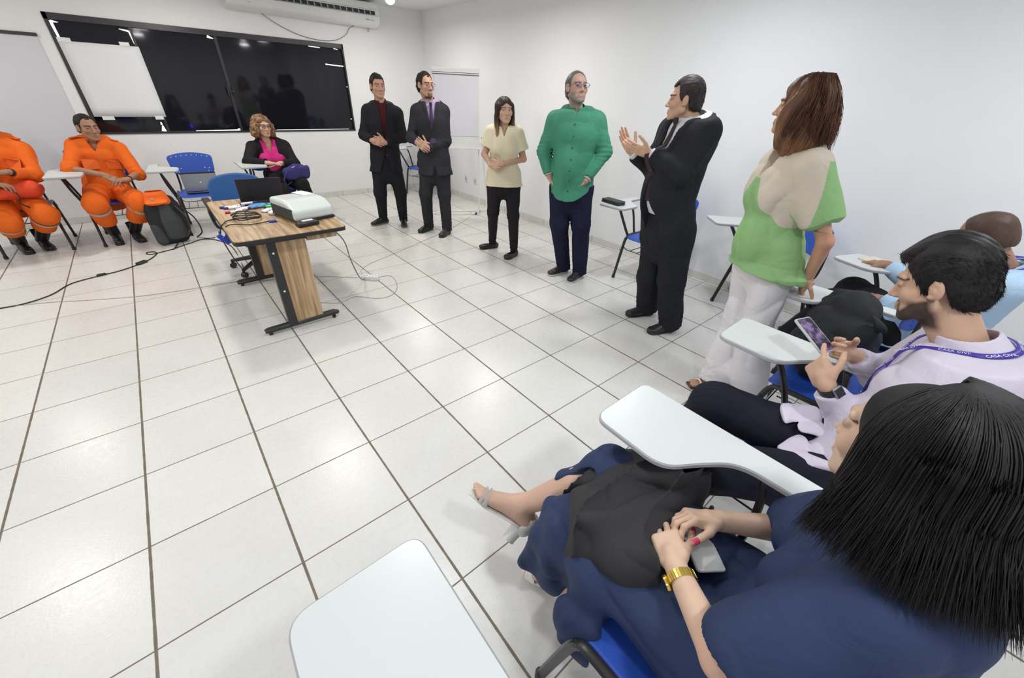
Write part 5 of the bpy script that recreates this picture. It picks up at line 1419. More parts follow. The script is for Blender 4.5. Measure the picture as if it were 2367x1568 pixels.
def long_hair(H, seed, back_len, front_len, front_y, w=.08, thk=.013, fall=None, h=.004, amp=.003, part=True):
    g = G.fit([ell(H.P(0, 0, .02), (.15, .15, .15)), ell(H.P(0, 0, -.12 - back_len), (.13, .13, .03)), ell(H.P(0, 0, -.12 - front_len), (.13, .16, .03))], h, .02)
    g.U(ell(H.P(0, -.018, .036), (np.array([.073, .094, .083]) + thk) * H.s, H.F), 0)
    g.U(loft([(H.P(0, -.05, .03), H.F[0], (w + .005) * H.s, .07 * H.s), (H.P(0, -.055, -.06), H.F[0], w * H.s, .06 * H.s), (H.P(0, -.06, -.10 - back_len), H.F[0], w * .92 * H.s, .042 * H.s)], 2.3), .03)
    for q in (-1, 1):
        g.U(loft([(H.P(q * .066, .010, .05), H.F[1], .050 * H.s, .022 * H.s), (H.P(q * .080, .0, -.05), H.F[1], .046 * H.s, .020 * H.s), (H.P(q * .082, front_y, -.10 - front_len), H.F[1], .034 * H.s, .018 * H.s)], 2.2), .02)
    # open the face
    g.S(ell(H.P(0, .085, -.03), np.array([.060, .080, .098]) * H.s, H.F), .010)
    g.S(ell(H.P(0, .06, -.13), np.array([.052, .10, .10]) * H.s, H.F), .02)
    def f(V, x, y, z):
        px, py, pz = x - H.c[0], y - H.c[1], z - H.c[2]; F_ = H.F
        q = [(F_[i, 0] * px + F_[i, 1] * py + F_[i, 2] * pz) for i in range(3)]
        m = np.abs(V) < .02; X, Y, Z = [a[m] for a in np.broadcast_arrays(*q)]
        an = np.arctan2(X, Y) * 14
        V = V.copy(); V[m] += amp * (vnoise(an, Z * 9, X * 20, seed) + .6 * vnoise(an * 2.6, Z * 14, X * 30, seed + 1))
        if part: V[m] += .005 * np.exp(-(X / .004) ** 2) * (Y > -.03) * (Z > .06)
        return V
    return g.fn(f)
g = long_hair(H, 4, .06, .19, .055, w=.074)
c_top = np.array((.030, .016, .012)); c_tip = np.array((.30, .17, .08))
F.emit('hair', g, lambda v: (lambda t, n: np.clip(c_top * (1 - t) + c_tip * t, 0, 1) * (1 + .3 * n))(np.clip((-(v - H.c) @ H.F[2] - .06) / .15, 0, 1)[:, None] ** 1.3, vnoise(v[:, 0] * 90, v[:, 1] * 90, v[:, 2] * 16, 2)[:, None]), HR)

# ------------------------------------------------------------ man in green shirt
F = Fig('m4', 'stout man in green button shirt and dark jeans, hands in pockets, with glasses', (.50, .31, .24), gw=1.12, gd=1.25, limb=1.08, look=(.5, .12), beard=((.22, .19, .18), .8, False), brow=(.10, .07, .06), jaw=1.08, width=1.04)
J = F.J
hd = dict(R=dict(d=A3(0, 0, -.8) - F.side * .45 - F.fw * .35, pn=-F.side * 1.0, side=1, curl=(.1, .1, .1, .1)), L=dict(d=A3(0, 0, -.55) + F.side * .65 - F.fw * .55, pn=F.side - F.fw * .3, side=-1, curl=(.1, .1, .1, .1)))
F.body(hd)
def hem4(x, y):
    lx = (x - F.N[0]) * F.side[0] + (y - F.N[1]) * F.side[1]
    return F.N[2] - .74 + 2.6 * (np.minimum(np.abs(lx), .2)) ** 2
sh = F.top('shirt', (.058, .255, .160), inf=.018, sl=(.026, .026, .018), send=.88, hem=(-.24, .20, .16, .01), hemz=hem4, neck=.066, vneck=(.018, .05), fold=.006, seed=12, belly=(F.N + F.fw * .075 - UP * .44, (.155, .125, .19)), extra=[ell(F.N + F.fw * .075 - UP * .44, (.15, .12, .18))], mat=CLS)
F.collar((.054, .24, .15), gap=.016, r=.068, hgt=.058)
F.surf(sh).buttons([-.10, -.19, -.28, -.37, -.46, -.55, -.64], (.02, .06, .05), r=.0065)
F.legs((.012, .013, .035), rh=.100, rk=.074, ra=.058, seed=13, inf=.010, zmax=F.N[2] - .60); F.shoes((.018, .018, .020), (.62, .60, .56))
F.hair(face_hair(F.H, .006, seed=5, top=.003, side=.35, recede=.45, front=.082), (.13, .11, .105), .35)
glasses(F.H, F.root, F.base, M['navy_plastic'])
cu = MB()
for k in 'RL':
    d = _n(J['wr' + k] - J['el' + k]); c = J['wr' + k] - d * .025 - F.base; u = _n(np.cross(d, UP)); w = np.cross(d, u)
    cu.tube([c, c + d * .012], .041, 16)
cu.build('cuff_trim', plain('cuff_lining', (.42, .42, .36), .8), F.root)
# belt area pocket edge lines are part of the trousers

# ------------------------------------------------------------ gesturing man in dark suit
F = Fig('m5', 'heavy man in dark suit seen from the side, gesturing with both open palms', (.58, .36, .25), gw=1.13, gd=1.25, limb=1.06, look=(0, 0), brow=(.03, .02, .015), jaw=1.12, width=1.05, nose=1.1)
J = F.J; Pq = lambda f, r, u: None
imr = A3(.43, -.903, 0); imn = A3(-.903, -.43, 0)   # image right and toward the viewer at his place, used as plain room directions
hd = dict(L=dict(d=-imr * .92 + UP * .20 + imn * .05, pn=UP * .6 - imn * .75 - imr * .1, side=-1, curl=(.10, .12, .14, .18), spread=.10, thumb=(.75, .15), s=1.05),
          R=dict(d=-imr * .62 + UP * .72 + imn * .05, pn=imr * .75 + UP * .1 + imn * .62, side=1, curl=(.10, .10, .12, .15), spread=.10, thumb=(.8, .1), s=1.05))
F.body(hd)
sh = F.top('shirt', (.70, .71, .72), inf=.012, send=1.0, sl=(.008, .010, .013), hemz=F.N[2] - .60, neck=.068, fold=.002, nz=.012, extra=[ell(F.N + F.fw * .10 - UP * .42, (.15, .12, .19))], belly=(F.N + F.fw * .10 - UP * .42, (.15, .12, .19)))
F.surf(sh); F.collar((.72, .73, .74), gap=.020, r=.070, hgt=.055); F.tie((.045, .025, .028), length=.50, w=.040)
F.top('suit_jacket', (.020, .021, .027), inf=.030, sl=(.034, .034, .030), send=.90, hem=(-.28, .22, .185, .02), hemz=F.N[2] - .80, neck=.076, vneck=(.075, .40), opening=(.34, .22, .10), lapel=True, fold=.006, seed=15,
      extra=[ell(F.N + F.fw * .09 - UP * .46, (.185, .155, .24))], belly=(F.N + F.fw * .09 - UP * .46, (.185, .155, .24)))
F.legs((.017, .018, .022), rh=.105, rk=.086, ra=.074, seed=16, inf=.012, fold=.007, pel=1.15); F.shoes((.02, .018, .02), (.012, .012, .012))
F.hair(face_hair(F.H, .009, seed=6, top=.012, side=.6, recede=.10, front=.080, back=-.060), (.030, .022, .022), .35)
ly_ = MB()
for q in (-1, 1): ly_.tube(smooth_path([F.N + F.side * q * .07 + F.fw * .02 + UP * .02 - F.base] + [F.N + F.side * q * x + F.fw * y + UP * z - F.base for x, y, z in ((.058, .098, -.05), (.042, .132, -.12), (.022, .158, -.19), (.004, .180, -.25))], 5), .004, 6, flat=.4)
ly_.build('lanyard', M['tablet_edge'], F.root)

# ------------------------------------------------------------ woman in green and beige blouse
F = Fig('w6', 'brown-haired woman in green and beige blouse and white trousers, arms behind her back', (.55, .31, .21), T=T_F, gw=1.10, gd=1.06, limb=.95, sc=.98, hs=.92, brow=(.05, .03, .02), jaw=.98, nose=1.0)
J = F.J
hd = dict(L=dict(d=A3(0, 0, -1) + F.side * .35 - F.fw * .1, pn=-F.fw, side=1, curl=(.35, .4, .4, .4)), R=dict(d=A3(0, 0, -.7) - F.side * .5 - F.fw * .25, pn=-F.fw, side=-1, curl=(.5, .5, .5, .5)))
F.body(hd)
def col6(v):
    lx, ly, lz = F.loc(v[:, 0], v[:, 1], v[:, 2])
    beige = np.array((.60, .53, .43)); green = np.array((.27, .47, .20))
    # beige yoke slanting from the chest down to the side, green back half
    ax = np.abs(lx)
    yk = (lz > -.13 - 1.55 * np.maximum(ax - .02, 0)) & (ly > -.07) & (lz > -.42)
    slv = (ax > .165 + .3 * np.clip(-lz - .26, 0, 1)) & (ly > -.035) & (lz > -.42)
    b = (yk & (ax <= .165)) | slv | ((lz > -.02) & (ly > -.07))
    t = b.astype(float)[:, None]; n = vnoise(v[:, 0] * 12, v[:, 1] * 12, v[:, 2] * 12, 1)[:, None]
    return (beige * t + green * (1 - t)) * (1 + .04 * n)
def slv6(g):
    for k in 'RL':
        a = J['sh' + k]; b = J['el' + k]
        g.U(loft([(a - UP * .01, F.fw, .075, .060), (a + (b - a) * .40, F.fw, .088, .062), (a + (b - a) * .66, F.fw, .090, .060)], 2.4), .04)
        g.S(cone(a + (b - a) * .60, b + (b - a) * .2, .048, .066), .01)
br = [ell(F.N + F.fw * .080 + F.side * q * .070 - UP * .225, (.080, .064, .085)) for q in (-1, 1)]
F.top('blouse', col6, h=.0040, inf=.022, sl=(.02, .03, .03), send=-.30, hem=(-.12, .215, .175, 0), hemz=lambda x, y: F.N[2] - .60 - .12 * np.clip(-((x - F.N[0]) * F.fw[0] + (y - F.N[1]) * F.fw[1]), -.3, .3), neck=.062, vneck=(.05, .12), extra=br + [ell(F.N - F.fw * .005 - UP * .44, (.180, .130, .20))], belly=(F.N - F.fw * .005 - UP * .44, (.180, .130, .20)), fold=.006, seed=18, post=slv6, mat=CLS)
F.legs((.76, .74, .76), rh=.106, rk=.086, ra=.078, wide=.03, seed=19, inf=.010, fold=.010, hem=.05, pel=1.02, mat=CLS, zmax=F.N[2] - .54)
for k in 'RL':
    a = J['an' + k]; d = J['toe' + k] - a; d[2] = 0; d = _n(d); sd_ = np.array([d[1], -d[0], 0]); q = lambda y, x, z: np.array([a[0], a[1], 0]) + d * y + sd_ * x + UP * z - F.base
    g = G.fit([ell(q(.05, 0, .03) + F.base, (.13, .13, .06))], .004, .01)
    g.U(loft([(q(-.05, 0, .035) + F.base, sd_, .028, .02), (q(.08, 0, .03) + F.base, sd_, .038, .018), (q(.155, 0, .026) + F.base, sd_, .034, .012)], 2.2), 0)
    for i in range(5): g.U(cone(q(.145, (i - 2) * .014, .028) + F.base, q(.175 - .006 * abs(i - 1), (i - 2) * .015, .026) + F.base, .0085, .0075), .004)
    F.emit('foot', g, (.50, .27, .18), SK)
    MB().box((-.036, -.06, 0), (.036, .185, .016), bev=.006, M=Matrix(((sd_[0], d[0], 0, (a - F.base)[0]), (sd_[1], d[1], 0, (a - F.base)[1]), (0, 0, 1, .002), (0, 0, 0, 1)))).build('sandal_sole', M['brown'], F.root)
    MB().tube(smooth_path([q(.12, -.042, .012), q(.12, -.025, .052), q(.125, .01, .055), q(.12, .042, .012)], 5), .006, 6, flat=.5).tube(smooth_path([q(.0, -.040, .02), q(.03, -.015, .07), q(.03, .015, .07), q(.0, .040, .02)], 5), .005, 6).build('sandal_strap', M['outlet'], F.root)
H = F.H
g = G.fit([ell(H.P(0, -.02, -.04), (.20, .22, .26))], .0045, .01)
g.U(ell(H.P(0, -.022, .040), np.array([.096, .112, .100]), H.F), 0)
g.U(ell(H.P(0, -.050, -.06), np.array([.115, .105, .12]), H.F), .04)
for q in (-1, 1):
    g.U(ell(H.P(q * .075, .010, -.05), np.array([.042, .060, .11]), H.F), .03); g.U(ell(H.P(q * .085, -.02, -.14), np.array([.045, .070, .07]), H.F), .03)
g.U(ell(H.P(0, -.075, -.155), np.array([.11, .075, .055]), H.F), .03)
g.S(ell(H.P(0, .105, -.03), np.array([.070, .072, .105]), H.F), .012); g.S(ell(H.P(0, .09, -.16), np.array([.055, .085, .09]), H.F), .015)
def fh(V, x, y, z):
    px, py, pz = x - H.c[0], y - H.c[1], z - H.c[2]; q = [(H.F[i, 0] * px + H.F[i, 1] * py + H.F[i, 2] * pz) for i in range(3)]
    m = np.abs(V) < .03; X, Y, Z = [a[m] for a in np.broadcast_arrays(*q)]; an = np.arctan2(X, Y + .02) * 7 + 1.2 * np.sin(Z * 30)
    V = V.copy(); V[m] += .007 * vnoise(an, Z * 9, 0 * X, 3) + .004 * vnoise(an * 3, Z * 16, X * 10, 4) + .002 * vnoise(an * 8, Z * 22, X * 10, 9); return V
g.fn(fh)
ca = np.array((.075, .030, .018)); cb2 = np.array((.27, .13, .06))
F.emit('hair', g, lambda v: (lambda t: ca * (1 - t) + cb2 * t)(np.clip(.5 * vnoise((v - H.c) @ H.F[0] * 40, (v - H.c) @ H.F[1] * 40, v[:, 2] * 8, 8) + .35 + np.clip((-(v - H.c) @ H.F[2] - .05) * 3.0, 0, .6), 0, 1)[:, None] ** 1.4), HR)
# curly flyaway strands
rs = np.random.RandomState(5); n = 1100; m = 14; th = rs.uniform(-2.6, 2.6, n) + PI; t = np.linspace(0, 1, m)
th0 = th; X = np.sin(th0)[:, None] * (.05 + .062 * np.sin(np.clip(t * 1.9, 0, 1.57)) + .02 * t)[None] ; Y = np.cos(th0)[:, None] * (.05 + .062 * np.sin(np.clip(t * 1.9, 0, 1.57)) + .03 * t)[None] - .025
Lh = rs.uniform(.16, .245, n)[:, None]; Z = .138 - (Lh + .10) * (t[None] ** 1.15)
fr = rs.uniform(4, 11, n)[:, None]; ph = rs.uniform(0, 6, n)[:, None]; am = (.004 + .010 * t[None] ** 2)
X = X * rs.uniform(.93, 1.10, n)[:, None] + am * np.sin(fr * t + ph); Y = Y * rs.uniform(.93, 1.10, n)[:, None] + am * np.cos(fr * t + ph)
keep = (Y.max(1) < .055); P3 = H.c + np.stack([X, Y, Z], -1)[keep] @ H.F
v, f = strands(P3, np.full(keep.sum(), .0012)); F_h = mesh_obj('hair_strands', v - F.base, f, HR, F.root, cols=np.tile(np.array((.125, .052, .028)), (len(v), 1)) * (1 + .5 * vnoise(v[:, 0] * 50, v[:, 1] * 50, v[:, 2] * 8, 2))[:, None])

# ------------------------------------------------------------ seated people: shared bits
ORANGE = (.80, .145, .018)
def uniform(F, hands, seed, l_end=.14, r_end=-.10):
    F.body(hands)
    J = F.J
    sh = F.top('uniform_shirt', ORANGE, inf=.022, sl=(.028, .026, .022), send=l_end, hem=(-.12, .19, .14, 0), hemz=F.N[2] - .58, neck=.062, vneck=(.045, .10), fold=.006, seed=seed, mat=CL)
    F.surf(sh); F.collar(ORANGE, gap=.03, hgt=.030, tilt=.35)
    for q in (-1, 1):
        for z0_, w in ((-.20, .055),):
            p = [F.front(q * .085 + dx, z0_ + dz, .002) - F.base for dx, dz in ((-w, .028), (w, .028), (w, -.075), (-w, -.075))]
            m = MB(); m.add(p + [a - F.fw * .010 for a in p], [(0, 1, 2, 3), (0, 4, 5, 1), (1, 5, 6, 2), (2, 6, 7, 3), (3, 7, 4, 0)]); m.build('chest_pocket', plain('uniform_orange', ORANGE, .85), F.root, smooth=False)
            p = [F.front(q * .085 + dx, z0_ + dz, .006) - F.base for dx, dz in ((-w, .030), (w, .030), (w, .006), (0, -.004), (-w, .006))]
            m = MB(); m.add(p + [a - F.fw * .010 for a in p], [(0, 1, 2, 3, 4)] + [(i, 5 + i, 5 + (i + 1) % 5, (i + 1) % 5) for i in range(5)]); m.build('pocket_flap', plain('uniform_orange_flap', (.62, .085, .008), .85), F.root, smooth=False)
        k = 'R' if q > 0 else 'L'
        a = F.N + F.side * q * .06 + UP * .005; b = J['sh' + k] + UP * .075 + F.side * q * .015; b[2] = max(b[2], F.N[2] - .02)
        MB().tube([a - F.base, (a + b) / 2 - F.base + UP * .012, b - F.base], .024, 8, flat=.3).build('epaulette', plain('epaulette_orange', (.70, .10, .008), .85), F.root)
        s_ = J['sh' + k]; e = J['el' + k]; c = s_ + (e - s_) * .35 + F.side * q * .062
        MB().box((-.008, -.022, -.028), (.008, .022, .028), bev=.004, M=Matrix.Translation(tuple(c - F.base)) @ Matrix.Rotation(math.atan2(F.side[1], F.side[0]), 4, 'Z')).build('sleeve_patch', plain('flag_patch', (.10, .16, .42) if q > 0 else (.35, .06, .25), .7), F.root)
        MB().box((-.009, -.022, -.002), (.009, .022, .018), M=Matrix.Translation(tuple(c - F.base - UP * .02)) @ Matrix.Rotation(math.atan2(F.side[1], F.side[0]), 4, 'Z')).build('sleeve_patch', plain('flag_patch_yellow', (.80, .62, .08), .7), F.root)
    F.legs(ORANGE, rh=.098, rk=.086, ra=.078, seed=seed + 1, hem=.27, fold=.007, inf=.014, name='uniform_trousers')
    for k in 'RL':
        kn, an = J['kn' + k], J['an' + k]; d = _n(an - kn)
        for t, rr in ((.13, .100), ):
            c = kn + (an - kn) * t; u = _n(np.cross(d, A3(1, 0, 0))); w = np.cross(d, u); m = MB(); pts0 = []
            for zz in (-.016, .016):
                for i in range(24):
                    a = 2 * PI * i / 24; pts0.append(c + d * zz + (math.cos(a) * u + math.sin(a) * w) * (rr + .004) - F.base)
            m.add(pts0, [(i, (i + 1) % 24, 24 + (i + 1) % 24, 24 + i) for i in range(24)]); m.build('reflective_band', plain('reflective_silver', (.42, .38, .36), .45), F.root)
    F.shoes((.016, .014, .016), (.01, .01, .01), style='boot')
    for k in 'RL':
        F.emit('boot_shaft', G.fit([cone(J['an' + k], J['kn' + k], .06, .06)], .007, .02).U(cone(J['an' + k] + A3(0, 0, .0), J['an' + k] + (J['kn' + k] - J['an' + k]) * .5, .050, .058), 0), (.016, .014, .016), SH)

# ------------------------------------------------------------ man in orange looking aside
F = Fig('orange2', 'man in orange rescue uniform with bare face visible, seated, looking toward the speakers', (.37, .205, .13), gw=1.05, gd=1.05, brow=(.015, .01, .008), look=(.3, 0), jaw=.98)
J = F.J
dR = _n(J['wrL'] - J['wrR'])
hd = dict(R=dict(d=dR * .9 - UP * .35 + F.fw * .3, pn=-UP * .6 - F.fw * .3 + dR * 0, side=1, curl=(.25, .3, .35, .4), spread=.25), L=dict(d=-dR * .85 + F.fw * .5 - UP * .2, pn=-UP - F.fw * .2, side=-1, curl=(.35, .4, .4, .45)))
uniform(F, hd, 21)
F.hair(face_hair(F.H, .006, seed=7, top=.006, side=.3, front=.088, back=-.05, recede=.15), (.016, .012, .010))
c = J['wrL'] + (J['elL'] - J['wrL']) * .06 - F.base; d = _n(J['elL'] - J['wrL']); u = _n(np.cross(d, UP)); w = np.cross(d, u)
MB().tube([c, c + d * .016], .033, 16).build('watch', M['black'], F.root)
MB().tube([F.front(.10, -.315, .004) - F.base, F.front(.10, -.315, .010) - F.base], .024, 14).build('crest_badge', plain('olive_badge', (.30, .26, .05), .6), F.root)
# ------------------------------------------------------------ other person in orange at the left edge
F = Fig('orange1', 'person in orange uniform cut by the left edge, red-orange bag on lap', (.34, .19, .12), gw=1.08, gd=1.1, brow=(.02, .012, .01))
J = F.J
hd = dict(R=dict(d=A3(.8, -.4, -.1), pn=-UP, side=1, curl=(.5, .5, .5, .5)), L=dict(d=A3(-.9, -.3, .0), pn=-UP, side=-1, curl=(.4, .4, .4, .4)))
uniform(F, hd, 31, l_end=.85)
F.hair(face_hair(F.H, .006, seed=8, top=.006, side=.3), (.016, .012, .010))
c = J['wrL'] + (J['elL'] - J['wrL']) * .02 - F.base; d = _n(J['elL'] - J['wrL'])
MB().tube([c, c + d * .022], .034, 16).build('watch', M['black'], F.root)
g = G.fit([ell((0, 0, 0), (.24, .16, .13))], .008, .01); g.U(ell((-.02, 0, 0), (.19, .11, .07)), 0).U(ell((.15, -.01, .01), (.10, .09, .075)), .03); g.noise(.010, (12, 12, 12), 5)
o = empty('waist_bag', (.26, 4.98, .635), 0, 'red-orange cloth bag on the lap of the person at left edge', 'bag')
mesh_obj('bag_body', *g.mesh(), plain('red_orange_cloth', (.72, .062, .015), .8, bump=.4), o)
MB().tube(smooth_path([(.05, -.11, .04), (.07, -.13, -.03), (.05, -.12, -.09), (.09, -.10, -.14)], 5), .009, 6, flat=.5).build('strap', M['black_fabric'], o)
o = empty('notebook', (.36, 4.86, .771), .15, 'white notebook on the tablet at the left edge', 'notebook'); o.location = (.02, 4.87, .771)
MB().box((-.10, -.07, 0), (.12, .07, .008), bev=.002).build('pages', M['paper'], o, smooth=False); MB().box((-.102, -.072, -.0), (.122, .072, .002)).build('cover', M['orange_card'], o, smooth=False)

# ------------------------------------------------------------ seated woman with curly hair
F = Fig('pink', 'seated woman with curly brown hair and glasses, magenta top under black blazer', (.60, .38, .27), T=T_F, gw=1.2, gd=1.15, limb=1.0, hs=.9, look=(.2, 0), brow=(.08, .045, .03), lip=(.50, .10, .10), sc=.98)
J = F.J
hd = dict(R=dict(d=A3(.95, -.25, -.05), pn=-UP, side=1, curl=(.2, .2, .2, .2)), L=dict(d=A3(-.95, -.25, -.05), pn=-UP, side=-1, curl=(.2, .2, .2, .2)))
F.body(hd)
br = [ell(F.N + F.fw * .11 + F.side * q * .08 - UP * .22, (.085, .075, .08)) for q in (-1, 1)]
sh = F.top('knit_top', (.60, .030, .21), inf=.014, sl=(.008, .008, .008), send=.3, neck=.056, vneck=(.055, .13), hemz=F.N[2] - .48, extra=br, fold=.002, seed=33, nz=-.005)
F.top('blazer', (.014, .013, .015), inf=.026, sl=(.026, .024, .022), send=.94, hemz=F.N[2] - .50, neck=.075, vneck=(.085, 1.4), lapel=False, extra=[ell(b_[0](0, 0, 0) * 0 + 0, (1, 1, 1)) for b_ in []] + [ell(F.N + F.fw * .075 + F.side * q * .10 - UP * .22, (.080, .070, .08)) for q in (-1, 1)], fold=.005, seed=34)
F.surf(sh); ch = MB().tube(smooth_path([F.N + F.side * -.05 + F.fw * .02 - F.base] + [F.N + F.side * x + F.fw * y + UP * z - F.base for x, y, z in ((-.035, .07, -.03), (0, .085, -.06), (.035, .07, -.03), (.05, .02, 0))], 5), .0015, 5); ch.build('necklace', M['gold'], F.root)
F.legs((.015, .014, .016), rh=.10, rk=.078, ra=.062, seed=35, hem=.05); F.shoes((.015, .014, .014), (.01, .01, .01))
glasses(F.H, F.root, F.base, M['black'], r=.0016)
H = F.H
g = G.fit([ell(H.P(0, -.02, 0), (.19, .17, .19))], .0045, .01)
g.U(ell(H.P(0, -.03, .045), (.105, .105, .098), H.F), 0)
for q in (-1, 1):
    g.U(ell(H.P(q * .085, -.01, -.03), (.055, .062, .085), H.F), .03); g.U(ell(H.P(q * .095, -.02, -.075), (.050, .055, .055), H.F), .03)
g.S(ell(H.P(.008, .100, -.025), (.064, .070, .098), H.F), .012); g.S(ell(H.P(0, .09, -.15), (.05, .09, .08), H.F), .012)
def fc(V, x, y, z):
    m = np.abs(V) < .03; X, Y, Z = [a[m] for a in np.broadcast_arrays(x, y, z)]; V = V.copy()
    V[m] += .010 * vnoise(X * 55, Y * 55, Z * 55, 3) + .005 * vnoise(X * 120, Y * 120, Z * 120, 4); return V
g.fn(fc)
ca = np.array((.09, .045, .022)); cb2 = np.array((.34, .19, .095))
F.emit('hair', g, lambda v: (lambda t: ca * (1 - t) + cb2 * t)(np.clip(.5 + .6 * vnoise(v[:, 0] * 60, v[:, 1] * 60, v[:, 2] * 60, 8), 0, 1)[:, None]), HR)
rs = np.random.RandomState(9); n = 520; m = 16
dirs = rs.normal(size=(n, 3)); dirs /= np.linalg.norm(dirs, axis=1, keepdims=True); dirs = dirs[(dirs[:, 1] < .35) & (dirs[:, 2] > -.75)]; n = len(dirs)
t = np.linspace(0, 1, m)[None, :, None]; u = np.cross(dirs, (0, 0, 1.0)); u /= np.linalg.norm(u, axis=1, keepdims=True) + 1e-6; w = np.cross(dirs, u)
r0 = np.array([.088, .085, .085]); P3 = dirs[:, None] * r0 * (.85 + .55 * t) + np.array([0, -.03, .02]) + np.array([0, 0, -.05]) * t ** 2
ph = rs.uniform(0, 6, (n, 1, 1)); P3 = P3 + .009 * (np.cos(t * 15 + ph) * u[:, None] + np.sin(t * 15 + ph) * w[:, None]) * np.clip(t * 3, 0, 1)
P3 = H.c + P3 @ H.F; v, f = strands(P3, np.full(n, .0017)); mesh_obj('hair_strands', v - F.base, f, HR, F.root, cols=np.tile(np.array((.26, .14, .07)), (len(v), 1)) * (1 + .5 * vnoise(v[:, 0] * 40, v[:, 1] * 40, v[:, 2] * 40, 2))[:, None])
# her purple bag
o = empty('handbag', (2.80, 4.83, .66), math.radians(6), 'dark purple handbag on the lap of the woman in magenta', 'handbag')
g = G.fit([ell((0, 0, 0), (.20, .12, .14))], .006, .01); g.U(loft([((-.11, 0, -.01), (0, 0, 1), .075, .05), ((.0, 0, 0), (0, 0, 1), .10, .06), ((.12, 0, -.01), (0, 0, 1), .085, .055)], 2.6), 0); g.noise(.006, (14, 14, 14), 7)
mesh_obj('bag_body', *g.mesh(), M['purple'], o)
MB().tube(smooth_path([(-.10, -.03, .03), (-.15, -.07, .0), (-.19, -.08, -.08), (-.16, -.07, -.13), (-.10, -.07, -.10)], 5), .010, 6, flat=.5).build('strap', M['purple'], o)
MB().tube([(-.06, -.062, .065), (-.02, -.066, .078)], .005, 6).build('zip_pull', M['chrome'], o)

# ------------------------------------------------------------ bald man in light blue shirt
F = Fig('bald', 'balding man in light blue shirt with purple lanyard, bent over his notes by the wall', (.36, .20, .135), gw=1.05, gd=1.12, brow=(.02, .012, .01), limb=1.05, jaw=1.05)
J = F.J
hd = dict(R=dict(d=A3(.2, .9, -.1), pn=-UP, side=1, curl=(.3, .3, .3, .3)), L=dict(d=A3(.45, .85, -.1), pn=-UP, side=-1, curl=(.3, .3, .3, .3)))
F.body(hd)
sh = F.top('shirt', (.43, .60, .78), inf=.022, sl=(.030, .028, .022), send=.94, hem=(-.14, .19, .14, 0), hemz=F.N[2] - .52, neck=.062, fold=.006, seed=41, mat=CLS)
F.surf(sh); F.collar((.46, .62, .80), gap=.02, hgt=.045)
F.legs((.014, .014, .017), rh=.10, rk=.080, ra=.062, seed=42); F.shoes((.02, .015, .012), (.01, .01, .01))
F.hair(face_hair(F.H, .0035, seed=9, top=.0, side=.6, recede=.3, front=.095, back=-.060, amp=.001), (.085, .048, .036), .2, comb=0)
MB().tube(smooth_path([F.N + F.side * x + F.fw * y + UP * z - F.base for x, y, z in ((-.05, .10, -.05), (-.085, .04, .0), (-.08, -.03, .032), (0, -.082, .045), (.08, -.03, .032), (.085, .04, .0), (.05, .10, -.05))], 6), .010, 6, flat=.25).build('lanyard', plain('lanyard_purple', (.06, .03, .38), .6), F.root)
glasses(F.H, F.root, F.base, M['black'])

# ------------------------------------------------------------ bearded man with phone
F = Fig('phone', 'bearded man in pale lilac shirt with blue lanyard, looking down at the phone he holds', (.58, .37, .26), gw=1.02, gd=1.08, brow=(.015, .010, .008), beard=((.028, .018, .014), .95, False), limb=1.02, jaw=1.0, nose=1.1)
J = F.J
hd = dict(L=dict(d=A3(.62, .70, .38), pn=A3(.62, -.45, -.25), side=-1, curl=(.35, 1.0, 1.1, 1.15), curl2=(.15, 1.2, 1.2, 1.2), spread=.10, thumb=(.55, .55), s=1.04),
          R=dict(d=A3(-.72, .55, .30), pn=A3(-.55, -.62, .35), side=1, curl=(.5, .6, .7, .75), spread=.10, thumb=(.35, .75), s=1.0))
F.body(hd, hh=.0027)
def col_shirt(v): return np.clip(np.array((.66, .61, .72))[None] * (1 + .03 * vnoise(v[:, 0] * 14, v[:, 1] * 14, v[:, 2] * 14, 2))[:, None], 0, 1)
def tails(g):
    for q, a, b in ((-1, (2.87, -1.13, .62), (2.80, -1.07, .60)), (1, (3.00, -1.10, .64), (2.95, -1.0, .64))):
        g.U(loft([(A3(*a), A3(1, 0, 0), .11, .018), (A3(*b), A3(1, 0, 0), .075, .008)], 2.4), .02)
sh = F.top('shirt', col_shirt, inf=.022, sl=(.030, .026, .018), send=.84, hem=(-.10, .185, .135, .02), hemz=F.N[2] - .50, neck=.062, vneck=(.012, .06), fold=.006, seed=51, mat=CLS, h=.005)
v0 = mesh_obj
sh = F.surf(sh)
F.collar(col_shirt, gap=.018, r=.067, hgt=.072, h=.003, mat=CLS)
g = G((2.60, -1.25, .50), (3.14, -.84, .76), .005)
tails(g); g.noise(.010, (11, 11, 11), 53); F.emit('shirt_tail', g, col_shirt, CLS)
F.legs((.014, .015, .026), rh=.096, rk=.080, ra=.060, seed=52, h=.006, zmax=.70); F.shoes((.05, .025, .015), (.01, .01, .01))
H = F.H
g = face_hair(H, .012, seed=11, top=.022, side=.55, front=.084, back=-.075, burn=-.028, amp=.0022, h=.003)
g.U(loft([(H.P(-.02, .040, .112), H.F[0], .046 * H.s, .014), (H.P(.01, .058, .106), H.F[0], .036 * H.s, .012)], 2.2), .02)
def part(V, x, y, z):
    px, py, pz = x - H.c[0], y - H.c[1], z - H.c[2]; q = [(H.F[i, 0] * px + H.F[i, 1] * py + H.F[i, 2] * pz) / H.s for i in range(3)]
    return V + .006 * np.exp(-((q[0] + .048) / .004) ** 2) * (q[1] > -.05) * (q[2] > .06)
g.fn(part); F.hair(g, (.012, .010, .010), .35, comb=7000, ln=.022, rad=.0006, sweep=.5)
